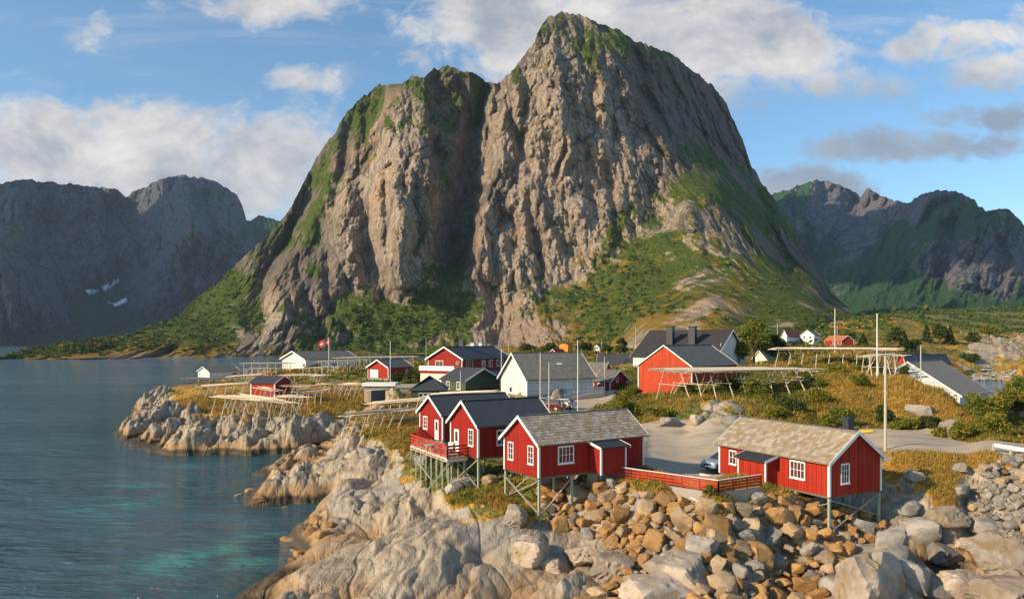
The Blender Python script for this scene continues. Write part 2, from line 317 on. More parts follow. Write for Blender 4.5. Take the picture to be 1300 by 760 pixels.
for a in [(800, 530, 98, .9, .2), (850, 517, 96, .5, .8), (870, 522, 94, -.3), (915, 520, 93, -.4), (945, 525, 92, .3, .8), (900, 503, 108, .8, .6), (960, 530, 92, .8, .8), (1000, 535, 91, .9, .7), (1065, 537, 91, .9, .5), (1110, 541, 89, .9, .6), (1000, 507, 103, .9, .3), (950, 495, 112, .9, .1), (870, 500, 112, .9, .3), (840, 506, 116, .9, .6),
          (1080, 500, 101, .9, .9), (1000, 485, 119, .9, .3), (1000, 468, 145, .6, .8), (950, 482, 128, .9, .1), (900, 488, 126, .9, .3), (1100, 480, 113, .8, .9), (1150, 481, 109, .9, .9), (1195, 499, 99, .8, .9), (1218, 522, 91, .2, .9), (1236, 540, 85, .7, .4), (1230, 560, 77, .8, .4), (1130, 520, 97, .0, .9), (1180, 525, 93, .9, .8),
          (1100, 450, 150, .8, .8), (1140, 505, 99, .5, .9), (1150, 494, 131, .8), (1200, 516, 112, .8), (1200, 514, 120, .8), (1215, 512, 131, .8), (1170, 500, 122, .8), (1245, 525, 127, .5), (1250, 530, 110, .5), (1240, 545, 95, .5), (1290, 540, 118, .5),
          (1130, 574, 66.5, .2), (1130, 548, 83, .2), (1200, 575, 66, .3), (1200, 549, 82, .2), (1300, 582, 63, .2), (1300, 562, 73, .4, .4), (1100, 560, 75, .2), (1260, 535, 82, .8, .2), (1298, 505, 94, .2), (1298, 540, 82, .4, .4), (1260, 520, 90, .8, .2),
          (1145, 588, 63.5, .5, .9), (1200, 579, 64.5, .9, .9), (1250, 583, 63.5, .4, .9), (1180, 602, 61.5, .5, .9), (1180, 640, 58.3, -.1), (1150, 620, 60, -.1), (1150, 660, 56.5, -.6), (1180, 680, 55, -.8), (1180, 720, 50, -1), (1215, 640, 59, .2), (1240, 622, 61, -.8), (1240, 665, 57, -1), (1285, 620, 60.5, -.9), (1290, 690, 52, -.3),
          (955, 462, 205, .8, .3), (1020, 441, 335, .7), (1090, 452, 250, .7), (900, 450, 210, .8, .3), (850, 455, 190, .7), (1130, 403, 520, .3, .8), (1080, 417, 470, .2), (1050, 428, 420, .5), (1180, 412, 560, .4, .7), (1235, 424, 430, .2), (1290, 445, 360, -.4), (1270, 432, 400, -.2), (1200, 437, 380, .7, .8), (1150, 436, 350, .6, .8), (1120, 430, 400, .8, .4),
          (1240, 452, 352, -.4), (1235, 471, 338, .2), (1275, 471, 335, .4, .9), (1300, 466, 320, .6, .9), (1200, 398, 950, .7, .3), (1300, 398, 950, .8, .2), (1300, 418, 700, .8, .2), (1200, 408, 750, .8, .3), (1120, 399, 1100, .6, .4),
          (700, 447, 430, .6, .8), (650, 446, 470, .5, .8), (760, 447, 460, .4, .7), (800, 441, 600, .6, .5), (600, 447, 560, .5), (700, 440, 760, .5), (900, 432, 520, .6), (980, 425, 520, .6), (740, 458, 260, .7), (650, 462, 240, .7), (560, 464, 240, .7), (840, 450, 320, .6)]: kd(*a)
for x, D, z, g in [(-18, 30, -.5, -1), (0, 30, .8, -1), (15, 30, 1.2, -1), (30, 30, 1.2, -1), (-5, 40, 1.5, -1), (100, 60, 7, .4), (140, 100, 9, .5), (250, 150, 10, .6), (60, 40, 3, -.5), (700, 700, 40, .8), (900, 1100, 70, .8)]:
    K.append((CXP+x/D*F, D, z, g, .5))
NU, ND = 1150, 960
us = np.linspace(-.80, .80, NU); ls = np.linspace(math.log(27), math.log(1500), ND)
Kx = [((k[0]-CXP)/F*2.4, math.log(k[1])) for k in K]
tp = TPS(Kx, [(k[2], k[3], k[4]) for k in K], 1e-5)
Ba = tps_coarse(tp, us*2.4, ls, 300, 420)
U, Lg = np.meshgrid(us, ls); GY = np.exp(Lg); GX = U*GY
wx = GX+.9*fbm(GX*.35, GY*.35, 4, 11)*np.clip(GY/80, .6, 3); wy = GY+1.2*fbm(GX*.35+50, GY*.35, 4, 12)*np.clip(GY/80, .6, 3)
sd1 = poly_sd(wx, wy, shore); sd2 = -poly_sd(wx, wy, inlet); sdist = np.minimum(sd1, sd2)
base = Ba[..., 0]; vegb = Ba[..., 1]; gold = Ba[..., 2]*(1-.22*sstep(75, 90, GY)*sstep(-5, 10, GX))

# roads and the gravel yard: polygons on the ground
def gp(lst): return [(P(a, b, D).x, D) for a, b, D in lst]
yard = gp([(819, 600, 64), (822, 598, 70), (824, 545, 89.5), (920, 552, 84.5), (922, 560, 76), (915, 585, 67), (912, 610, 60.2), (905, 614, 57.6), (868, 610, 60), (830, 605, 62.2)])
lane_c = [PZ(690, 520, 7.0), PZ(735, 512, 7.0), PZ(775, 500, 7.4), PZ(800, 493, 7.8)]
track = gp([(740, 0, 87), (800, 0, 91.5), (870, 0, 91.5), (925, 0, 89), (1010, 0, 86.5), (1100, 0, 87.5), (1190, 0, 85.5), (1213, 0, 83), (1225, 0, 76), (1270, 0, 71.5), (1345, 0, 70), (1345, 0, 62.5), (1260, 0, 65), (1190, 0, 66.2), (1130, 0, 67), (1112, 0, 70), (1060, 0, 78), (1010, 0, 82), (915, 0, 84.2), (820, 0, 88.5), (740, 0, 82)])
lane = gp([(690, 0, 108), (735, 0, 104), (748, 0, 112), (770, 0, 124), (790, 0, 135), (776, 0, 142), (745, 0, 131), (700, 0, 122), (655, 0, 119), (650, 0, 110)])
rd = np.maximum(poly_sd(GX, GY, yard), np.maximum(poly_sd(GX, GY, track), poly_sd(GX, GY, lane)))
roadm = sstep(-.5, .35, rd+.35*fbm(GX*1.3, GY*1.3, 3, 40))
flat = sstep(-2.2, 0, rd)

# rock relief: foliated slabs that dip one way, blocks, cracks
ca, sa = math.cos(1.38), math.sin(1.38)
rx_ = GX*ca+GY*sa; ry_ = -GX*sa+GY*ca+.10*GY*np.sin(GX*.03)          # rx_ runs along the bands
wrp = fbm(GX*.08, GY*.08, 3, 20)*3.5
band = ridged(rx_*.035+1.2, (ry_+wrp)*.22, 4, 21)
w1 = .35*fbm(GX*.4, GY*.4, 4, 29)
blk = sstep(-.15, .35, fbm(GX*.06, GY*.06, 3, 28))
def saw(t, w=.10): f = t-np.floor(t); return np.where(f < 1-w, f/(1-w), (1-f)/w)-.5
fade = np.clip(110/GY, .25, 1)
lw = wrp*1.1+3.2*fbm(GX*.035, GY*.035, 2, 61)
nr_ = sstep(60, 95, GY)*.6+.4
am = .55+.8*fbm(GX*.09+4, GY*.09, 3, 62)
st1 = saw((ry_+lw+w1*.5)/5.2, .09)*1.35*am
st2 = saw((ry_+lw*1.25+w1)/1.9+.3*fbm(rx_*.2, ry_*.3, 3, 63), .14)*.42*(.5+am)
st3 = saw((ry_+lw+w1)/.62, .2)*.11
xj = saw((rx_+2.5*fbm(GX*.1, GY*.1, 3, 64)+w1*2+np.floor((ry_+lw)/5.2)*3.3)/7.5, .06)*.75+saw((rx_+w1*1.5+np.floor((ry_+lw*1.25)/1.9)*1.7)/2.8, .08)*.26*blk
k1, q1 = facets((rx_+wrp*.5)*.085, (ry_+wrp*.55)*.20, 31, .9, .30, gap=True)
k2, q2 = facets((rx_+wrp*.5+w1)*.26+5, (ry_+wrp*.6+w1)*.62, 33, 1.1, .35, gap=True)
k3, q3 = facets((rx_+w1)*.75+5, (ry_+wrp*.6+w1)*1.5, 36, 1.2, .4, gap=True)
rough = .45+.55*sstep(-.25, .3, fbm(GX*.05+9, GY*.05, 3, 65)); rough = np.maximum(rough, sstep(85, 105, GY))
rough = np.maximum(rough, sstep(22, 27, GX)*sstep(75, 66, GY)); fc = 1.75*k1+.85*k2*rough+.34*k3*rough*fade
rock = .45*st1+.5*st2*fade*rough+.35*xj*rough+fc+.35*fbm(GX*.10, GY*.10, 3, 23)
crk_a = np.clip(sstep(.05, .0, q1)*1.0+sstep(.07, .0, q2)*.8*rough+sstep(.08, 0, q3)*.5*rough, 0, 1)*rough**.5
bankp = [PZ(a_, b_, c_) for a_, b_, c_ in ((690, 618, 5.0), (770, 608, 6.0), (905, 636, 5.6), (968, 628, 5.7), (1060, 642, 4.6), (1125, 652, 3.6), (1140, 675, 2.6), (1090, 700, 2.4), (1060, 790, 1.4), (720, 790, 1.4), (800, 720, 2.5), (765, 690, 2.9), (700, 668, 3.2))]
bankm = sstep(-1.5, 1.0, poly_sd(GX, GY, [(q.x, q.y) for q in bankp]))
rock = rock*(1-.85*bankm)-.35*bankm
rock = np.where((GY > 86) & (GY < 100) & (GX > 12) & (GX < 34), rock*.55, rock)
grassn = .55*fbm(GX*.2, GY*.2, 5, 25)+.10*fbm(GX*1.5, GY*1.5, 3, 26)
wveg = vegb+.8*fbm(GX*.16, GY*.16, 4, 27)
rk = sstep(.25, -.25, wveg)
near_amp = np.clip(GY/70, .8, 2.0)
rel = (rock*rk+grassn*(1-rk))*near_amp
rel *= sstep(0, 3.0, sdist)*.85+.15
rel *= (1-flat)
land = np.maximum(base, .25)
prof = 1-np.exp(-np.maximum(sdist, 0)/np.clip(GY/110, .45, 1.6))
hgt = land*prof+rel*np.clip(prof*1.3, 0, 1)
hgt = np.where(sdist > 0, np.maximum(hgt, .55*prof-.02), -np.minimum(4, -sdist*.55)-.05)
# scattered skerries around the shore
veg = .5+.5*np.clip(wveg*1.3, -1, 1)
# the ground stays clear of the cabin floors
for (x0, y0), ang, w_, l_, zc in [((-1.98, 59.3), math.radians(33.5-90), 4.8, 10.7, 5.7), ((23.1, 55), math.radians(116.6-90), 5.6, 11.7, 4.9), ((-6.7, 67.0), math.radians(33.5-90), 4.8, 13.5, 6.2), ((-9.6, 77.8), math.radians(33.5-90), 5.0, 12, 6.3)]:
    dx = GX-x0; dy = GY-y0; a_ = dx*math.cos(ang)+dy*math.sin(ang); b_ = -dx*math.sin(ang)+dy*math.cos(ang); q_ = np.maximum(np.maximum(-a_, a_-w_), np.maximum(-b_, b_-l_))
    hgt = np.where(q_ < 2.5, np.minimum(hgt, zc+np.maximum(q_, 0)*.5), hgt)
GZ = hgt
def gz(x, y):
    u = x/y; l = math.log(y); return float(bilin(GZ, us, ls, np.array([u]), np.array([l]))[0])
def gzs(x, y): return bilin(GZ, us, ls, x/y, np.log(y))
LAND = land_material()
ground = grid_obj('ground', np.stack([GX, GY, GZ], -1), LAND, [veg, roadm, gold, crk_a*(1-roadm)])

# ---------------------------------------------------------------- sea
def sea_material():
    m, t = newmat('sea_water'); p = pos(t)
    d = t.node('ShaderNodeVertexColor', layer_name='cover'); sp = t.node('ShaderNodeSeparateColor', i_0=d.outputs[0]).outputs
    sand = t.m('MULTIPLY', t.smooth(sp[0], .05, .9), t.smooth(t.noise(t.scale(p, (.6, 1.0, 1), (0, 0, -.25)), .2, 8, .72, .8), .40, .62))
    col = t.mix(t.noise(p, .02, 3), (.055, .105, .138), (.090, .165, .195))
    col = t.mix(t.m('MULTIPLY', sp[1], .8), col, (.02, .07, .08))
    col = t.mix(t.m('MULTIPLY', sand, .75), col, (.05, .32, .28))
    t.put(t.b.inputs['Base Color'], col); t.b.inputs['Roughness'].default_value = .07; t.b.inputs['IOR'].default_value = 1.333; t.b.inputs['Specular IOR Level'].default_value = .5
    w1 = t.noise(t.scale(p, (.35, 1.2, 1), (0, 0, .35)), .8, 5, .6, .5); w2 = t.noise(t.scale(p, (.5, 1.2, 1), (0, 0, -.2)), .22, 4, .55, .3)
    w3 = t.noise(t.scale(p, (.3, 1, 1), (0, 0, .1)), .035, 3, .5)
    calm = t.smooth(t.noise(t.scale(p, (.25, 1, 1), (0, 0, .12)), .014, 4, .6, .5), .35, .62, .35, 1.0)
    hh = t.m('MULTIPLY', calm, t.m('ADD', t.m('MULTIPLY', w1, 1.1), t.m('ADD', t.m('MULTIPLY', w2, 1.6), t.m('MULTIPLY', w3, 1.2))))
    t.put(t.b.inputs['Normal'], t.bump(hh, 1.0, 1.0))
    return m
def build_sea():
    n1, n2 = 420, 420
    su = np.linspace(-1.15, 1.15, n1); sl = np.concatenate([np.linspace(math.log(18), math.log(900), n2-20), np.linspace(math.log(1000), math.log(50000), 20)])
    UU, LL = np.meshgrid(su, sl); Y = np.exp(LL); X = UU*Y
    s = -np.minimum(poly_sd(X, Y, shore), -poly_sd(X, Y, inlet))
    # shallow sand patches: places on the sea bed between the skerries
    pat = np.zeros(X.shape)
    for px, py, rx, ry, w in [(300, 700, 75, 22, 1.0), (210, 715, 60, 20, .9), (150, 640, 60, 14, .95), (130, 668, 40, 7, .9), (180, 615, 50, 7, .6), (240, 590, 50, 5, .45), (60, 600, 40, 4, .25), (330, 745, 30, 8, .3), (260, 655, 50, 7, .35)]:
        c = PZ(px, py, 0); e1 = PZ(px+rx, py, 0); e2 = PZ(px, py-ry, 0)
        pat = np.maximum(pat, w*np.exp(-((X-c.x)/(e1.x-c.x))**2-((Y-c.y)/(e2.y-c.y))**2))
    shal = np.exp(-np.maximum(s, 0)/14)
    V = np.stack([X, Y, np.zeros_like(X)], -1)
    return grid_obj('water', V, sea_material(), [pat, shal, shal*0])
build_sea()
# ---------------------------------------------------------------- mountains
def interp_line(pts, x):
    p = np.array(sorted(pts)); return np.interp(x, p[:, 0], p[:, 1])
def crease(px, py, pts, depth, wl, wr, fade=18):
    p = np.array(sorted(pts, key=lambda q: q[1])); xl = np.interp(py, p[:, 1], p[:, 0]); s = px-xl
    k = np.where(s < 0, np.exp(-(s/wl)**2), np.exp(-(s/wr)**2))
    return depth*k*sstep(p[0, 1]-fade, p[0, 1]+fade, py)*(1-sstep(p[-1, 1]-fade, p[-1, 1]+fade, py))
def mountain(name, x0, x1, nc, nr, sky, foot, ctrl, creases, mat, s=1.0, amp=1.0, slant=.2, seed=50, jag=2.2, veg_slope=.5, darks=None, cmin=.15, far=0):
    cols = np.linspace(x0, x1, nc); ysk = interp_line(sky, cols); yft = interp_line(foot, cols)
    ysk = ysk-jag*(ridged(cols*.055, cols*0+.5, 5, seed+1, .6))*sstep(0, 25, yft-ysk)+.6*jag
    v = np.linspace(0, 1, nr)[:, None]; PX = np.repeat(cols[None], nr, 0); PY = yft[None]+(ysk-yft)[None]*v
    t = TPS([(a/100, b/100) for a, b, *_ in ctrl], [(c[2], c[3], c[4], c[5]) for c in ctrl], 1e-4)
    gx = np.linspace(x0, x1, 200); gy = np.linspace(0, 480, 160); g = t(*np.meshgrid(gx/100, gy/100)); B = bilin(g, gx, gy, PX, PY)
    D = B[..., 0]
    X = (PX-CXP)/F*D; Z = H+(HY-PY)/F*D
    crag = sstep(.25, -.25, B[..., 1])*(1-cmin)+cmin
    for c in creases: D = D+crease(PX+9*fbm(X*.02/s, Z*.02/s, 4, seed+2), PY, *c)
    Xr, Zr = X, Z
    if far: X = (PX-CXP)/F*far; Z = (HY-PY)/F*far      # the relief of a far range keeps one grain over its whole breadth
    sx = X+slant*Z; k = 1/s
    wv = 14*s*fbm(sx*.009*k, Z*.006*k, 3, seed+3)
    w2 = 3.2*s*fbm(sx*.04*k, Z*.02*k, 4, seed+14); w3 = 1.1*s*fbm(sx*.15*k, Z*.1*k, 3, seed+16)
    f0 = facets((sx+wv)*.0075*k, (Z+wv)*.0040*k+.5, seed+31, 1.0, .3)
    f1, g1 = facets((sx+wv+Z*.1)*.018*k, (Z+wv)*.0085*k, seed+4, 1.0, .3, gap=True); f2, g2 = facets((sx+wv+w2)*.045*k, (Z*.9+w2-sx*.25)*.020*k, seed+5, 1.1, .35, gap=True)
    f3, g3 = facets((sx+w2-Z*.3)*.10*k, (Z+w2)*.052*k, seed+6, 1.2, .4, gap=True); f4 = facets((sx+w2+w3)*.24*k, (Z+w3-sx*.4)*.13*k, seed+7, 1.2, .4); f5 = facets((sx+w3+Z*.3)*.5*k, (Z+w3)*.30*k, seed+8, 1.2, .4)
    rel = -46*f0-34*f1-17*f2-8.5*f3-4.0*f4-1.9*f5
    crk = np.clip(sstep(.07, 0, g1)*1.2+sstep(.08, 0, g2)*1.0+sstep(.08, 0, g3)*.5, 0, 1.3)*crag  # facet creases, darkened in the colour as occlusion
    rel = rel-5*ridged((sx+wv+w2)*.03*k, (Z+wv)*.006*k, 4, seed+9, .62)
    Q = Z*.5+D*.8 if not far else Z*1.3; soft = 14*fbm(X*.014*k, Q*.014*k, 5, seed+10)-7*facets(X*.03*k, Q*.03*k, seed+11, 1.1, .9)-3*facets(X*.09*k, Q*.09*k, seed+21, 1.1, .9)
    D = D+amp*s*(rel*crag+soft*(1-crag))*sstep(0, .05, v)
    V = np.stack([(PX-CXP)/F*D, D, H+(HY-PY)/F*D], -1)
    # slope of the real surface decides where plants hold
    du = np.gradient(V, axis=1); dv = np.gradient(V, axis=0); n = np.cross(du, dv); n /= np.linalg.norm(n, axis=-1, keepdims=True)+1e-9
    nz = np.abs(n[..., 2])
    kk = 5; nzs = nz.copy()
    for _ in range(3):
        nzs[1:-1] = (nzs[:-2]+nzs[1:-1]+nzs[2:])/3; nzs[:, 1:-1] = (nzs[:, :-2]+nzs[:, 1:-1]+nzs[:, 2:])/3
    vegv = .5+.5*B[..., 1]+veg_slope*(nzs-.45)+.55*fbm(X*.012*k, Q*.012*k, 5, seed+12)+.3*fbm(X*.05*k, Q*.05*k, 4, seed+17)
    # body: the back of the mountain falls away behind the crest
    nb = 14; tb = np.linspace(0, 1, nb+1)[1:, None]; top = V[-1]; up = np.maximum(top[:, 2], 1)
    back = np.stack([top[None, :, 0]+0*tb, top[None, :, 1]+up[None]*(.12*tb+1.3*tb**2)*1.0+4*tb, top[None, :, 2]*(1-tb**1.6)-12*tb+0*up[None]], -1)
    back[..., 2] += 6*s*fbm(back[..., 0]*.02*k, back[..., 1]*.02*k, 4, seed+13)*np.sin(PI*tb)
    V = np.concatenate([V, back], 0)
    pad = lambda q: np.concatenate([q, np.repeat(q[-1:], nb, 0)], 0)
    dk = np.zeros_like(vegv)
    if darks:  # lichen-dark rock; shade of the right face and gully painted in too
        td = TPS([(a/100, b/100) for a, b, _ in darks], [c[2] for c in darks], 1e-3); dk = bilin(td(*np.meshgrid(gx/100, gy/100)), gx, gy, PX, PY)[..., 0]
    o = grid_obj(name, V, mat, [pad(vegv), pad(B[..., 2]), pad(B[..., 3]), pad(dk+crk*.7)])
    return o, dict(V=V, veg=vegv, PX=PX, PY=PY, nr=nr)

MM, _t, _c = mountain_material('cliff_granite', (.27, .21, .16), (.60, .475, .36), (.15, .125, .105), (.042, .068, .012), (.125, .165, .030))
m_sky = [(-60, 452), (0, 451.5), (34, 443), (55, 438), (92, 432), (137, 427), (161, 424), (191, 412), (219, 403), (246, 381), (280, 354), (308, 326), (328, 309), (352, 285), (369, 265), (380, 241), (393, 217), (400, 201), (413, 183), (426, 168), (440, 142), (458, 124),
         (481, 107), (495, 105), (510, 107), (524, 95), (539, 95), (550, 87), (568, 82), (578, 86), (588, 92), (600, 92), (617, 104), (632, 103), (646, 93), (663, 75), (678, 52), (689, 29), (698, 19), (713, 14), (736, 19), (759, 28), (788, 39), (805, 51), (840, 62), (863, 75),
         (881, 90), (904, 107), (918, 124), (933, 153), (944, 180), (953, 205), (965, 229), (979, 246), (990, 266), (1008, 284), (1017, 307), (1028, 327), (1043, 347), (1054, 370), (1066, 380), (1082, 396), (1095, 409), (1130, 425), (1150, 432)]
m_foot = [(-60, 457), (0, 456), (150, 455.5), (300, 453.5), (420, 452), (520, 450), (620, 449), (700, 448), (780, 446), (830, 446), (900, 446), (1000, 440), (1060, 436), (1150, 436)]
# column, row, distance, plants(-1..1), scree, gold
mc = [(-60, 456, 670, .3, 0, .9), (0, 456, 680, -.3, 0, .9), (60, 440, 740, .6, 0, .8), (150, 455, 705, -.6, 0, .9), (100, 446, 715, .4, 0, .9), (160, 426, 800, .8, 0, .5), (150, 440, 760, .8, 0, .6), (250, 452, 745, -.6, 0, .8), (300, 452, 775, -.8, 0, .8), (420, 452, 815, -.4, .3, .6), (500, 449, 860, -.2, .9, .5), (600, 448, 850, -.1, .8, .5), (700, 447, 790, -.1, .8, .6), (780, 445, 640, .2, .3, .8),
      (250, 385, 960, .35, 0, .1), (220, 410, 870, .8, 0, .3), (250, 430, 800, .8, 0, .4), (300, 425, 840, .1, 0, .3), (340, 425, 850, -.4, 0, .3), (300, 345, 1040, .1, 0, .1), (300, 385, 920, .1, 0, .2), (350, 290, 1090, -.05, 0, .1), (350, 350, 960, -.5, 0, .2), (350, 395, 890, -.35, 0, .2), (400, 430, 845, .1, .3, .2), (400, 400, 885, -.5, 0, .2), (430, 425, 870, -.4, .9, .2),
      (400, 205, 1120, .1, 0, .1), (430, 160, 1130, .3, 0, 0), (420, 230, 1070, .1, 0, .3), (420, 300, 1000, -.1, 0, .3), (400, 350, 945, -.5, 0, .2), (440, 350, 945, -.5, 0, .2), (440, 400, 890, .4, .2, .1), (460, 380, 915, .1, 0, .1), (480, 420, 880, .7, .3, .1), (520, 405, 895, .8, .2, .1), (560, 395, 905, .8, .1, .2), (600, 400, 900, .6, .2, .2), (560, 425, 870, .05, .7, .2), (620, 420, 860, -.4, .9, .3), (650, 400, 890, -.5, .9, .4), (600, 440, 850, -.2, .8, .5),
      (500, 108, 1090, .1, 0, 0), (520, 150, 1040, -.2, 0, .1), (470, 130, 1110, .2, 0, .1), (520, 200, 1000, -.6, 0, .5), (500, 250, 970, -.8, 0, .7), (500, 300, 945, -.8, 0, .6), (510, 350, 925, -.8, 0, .4), (520, 380, 912, -.4, 0, .3), (565, 90, 1090, .0, 0, .0), (560, 150, 1050, -.2, 0, 0), (560, 250, 985, .1, 0, .0), (580, 320, 950, .3, 0, .1), (575, 370, 925, .4, 0, .1),
      (620, 110, 1075, .0, 0, 0), (640, 150, 1040, -.3, 0, .6), (640, 200, 1000, -.6, 0, .6), (640, 270, 965, -.9, 0, .3), (640, 340, 935, -.8, 0, .2), (650, 370, 925, -.4, 0, .2), (700, 370, 905, .2, .1, .4), (700, 400, 870, -.1, .8, .5), (700, 425, 830, -.4, 1, .6), (740, 420, 800, .1, .6, .5), (720, 350, 925, -.2, 0, .5), (760, 350, 895, .2, 0, .5), (760, 385, 850, .6, .2, .4), (790, 420, 700, .4, .3, .4), (760, 400, 800, .5, .5, .3),
      (650, 96, 1080, -.2, 0, .2), (690, 60, 1075, -.4, 0, .3), (713, 16, 1095, .2, 0, .2), (745, 26, 1100, .3, 0, .2), (700, 120, 1035, -.6, 0, .3), (700, 200, 990, -.8, 0, .3), (700, 280, 955, -.8, 0, .3), (760, 120, 1030, -.7, 0, .2), (760, 200, 985, -.9, 0, .2), (760, 280, 950, -.6, 0, .3), (800, 60, 1120, .1, 0, .1), (800, 120, 1050, -.7, 0, 0), (800, 200, 990, -.8, 0, 0), (800, 270, 950, -.3, 0, .3), (800, 310, 920, .1, 0, .4),
      (840, 150, 1090, -.7, 0, 0), (840, 200, 1010, -.6, 0, .1), (850, 240, 970, -.3, 0, .4), (840, 290, 920, .05, 0, .3), (860, 78, 1230, .1, 0, .1), (900, 110, 1340, -.2, 0, 0), (900, 180, 1210, -.4, 0, 0), (880, 215, 1040, .1, 0, .2), (915, 220, 1120, .1, 0, .1), (945, 190, 1340, -.6, 0, 0), (965, 235, 1300, .2, 0, .1), (900, 250, 950, .1, 0, .3), (900, 300, 850, -.4, 0, .4), (850, 350, 800, .15, 0, .35), (900, 350, 740, -.25, .1, .45), (850, 390, 640, .1, 0, .5), (850, 415, 480, -.6, 0, .8), (900, 385, 560, -.5, 0, .6), (800, 435, 560, -.2, 0, .8), (900, 420, 450, -.2, 0, .7), (820, 400, 640, .5, .2, .6),
      (950, 290, 980, -.1, 0, .2), (950, 350, 760, -.2, .1, .4), (950, 390, 590, -.05, .2, .5), (950, 425, 470, .2, .3, .5), (990, 268, 1240, .2, 0, .2), (985, 320, 1010, -.2, 0, .2), (1000, 370, 720, .2, .2, .3), (1000, 410, 540, -.1, .8, .3), (1020, 320, 1180, -.3, 0, 0), (1040, 370, 900, -.4, .3, .0), (1050, 400, 640, .0, .6, .2), (1054, 372, 1080, -.4, 0, 0), (1085, 402, 880, -.2, .3, .3), (1100, 425, 620, .3, .2, .5), (1140, 432, 640, .4, 0, .6), (1050, 430, 480, .3, .3, .5)]
mcr = [([(632, 98), (624, 150), (616, 210), (607, 262)], 44, 6, 9), ([(600, 92), (591, 140), (582, 190)], -30, 12, 8), ([(555, 88), (551, 150), (560, 215)], 26, 7, 9), ([(735, 28), (745, 90), (757, 150)], 20, 5, 10), ([(800, 58), (816, 110), (838, 165)], 26, 6, 9), ([(770, 200), (777, 260), (784, 305)], 18, 5, 9), ([(672, 88), (667, 140), (658, 190)], 18, 5, 8), ([(830, 75), (852, 112), (874, 155)], 22, 6, 8), ([(388, 235), (371, 290), (350, 335)], 22, 6, 8), ([(531, 225), (529, 290), (523, 345)], 17, 5, 7), ([(497, 195), (487, 260), (493, 325)], 15, 5, 7), ([(668, 240), (676, 300), (690, 350)], 16, 5, 8), ([(415, 300), (410, 350), (425, 400)], 18, 6, 9), ([(380, 330), (388, 380), (400, 420)], 16, 6, 8),
       ([(614, 100), (608, 150), (602, 200), (598, 250), (592, 300), (580, 345)], 85, 34, 9),
       ([(520, 170), (512, 230), (505, 300), (510, 370)], -48, 26, 34),
       ([(480, 110), (470, 170), (461, 230), (462, 290), (475, 340), (498, 385)], 46, 18, 12),
       ([(448, 150), (440, 200), (425, 260), (400, 320)], 26, 14, 8), ([(415, 190), (400, 240), (370, 300), (330, 350)], 18, 14, 8),
       ([(652, 95), (640, 160), (622, 230), (612, 300), (606, 360)], -26, 14, 30), ([(640, 100), (648, 150), (662, 190), (676, 215)], 22, 8, 6),
       ([(700, 60), (710, 120), (722, 180), (716, 215)], -30, 16, 7), ([(717, 178), (714, 195), (706, 222)], 26, 3, 6),
       ([(745, 60), (770, 120), (790, 170), (812, 235)], -16, 22, 7), ([(775, 70), (800, 110), (832, 160), (852, 200)], -18, 24, 8), ([(690, 230), (700, 280), (722, 330)], 14, 5, 10),
       ([(660, 200), (655, 260), (650, 330)], 12, 10, 6), ([(745, 190), (748, 250), (752, 300)], 14, 5, 12), ([(812, 190), (820, 230), (845, 270)], -14, 12, 6),
       ([(862, 90), (890, 150), (905, 205)], 22, 10, 8), ([(960, 240), (975, 290), (1000, 340), (1030, 380)], 40, 18, 10), ([(985, 275), (1002, 310), (1020, 345)], -30, 8, 12),
       ([(905, 235), (950, 290), (985, 340), (1025, 385)], -26, 22, 10), ([(865, 240), (880, 290), (900, 340)], -18, 16, 12), ([(345, 350), (360, 390), (375, 430)], -16, 14, 8), ([(300, 410), (320, 430)], -20, 14, 8)]
main_mtn, MD = mountain('mountain', -60, 1150, 1250, 560, m_sky, m_foot, mc, mcr, MM, jag=6.0, darks=[(300, 350, .8), (340, 400, .35), (380, 430, .5), (250, 420, .6), (400, 250, .9), (430, 180, .9), (420, 330, .7), (440, 400, .6), (470, 130, .8), (520, 110, .7), (520, 170, .2), (500, 250, -.3), (500, 330, -.3), (580, 120, .9), (585, 200, 1), (590, 300, .9), (560, 370, .5), (625, 110, .6), (640, 200, -.2), (640, 300, -.2), (660, 90, .5), (700, 50, .4), (700, 150, -.2), (700, 250, .0), (760, 60, .5), (760, 150, .1), (760, 250, .25), (800, 90, .8), (820, 150, .7), (850, 100, 1), (880, 160, 1.1), (930, 180, 1.2), (840, 200, .6), (900, 220, 1.1), (960, 260, 1.1), (830, 260, .3), (900, 300, .4), (860, 380, .0), (960, 330, .6), (1000, 320, 1), (1040, 370, .9), (700, 360, .2), (600, 430, .3), (1060, 430, .4)])

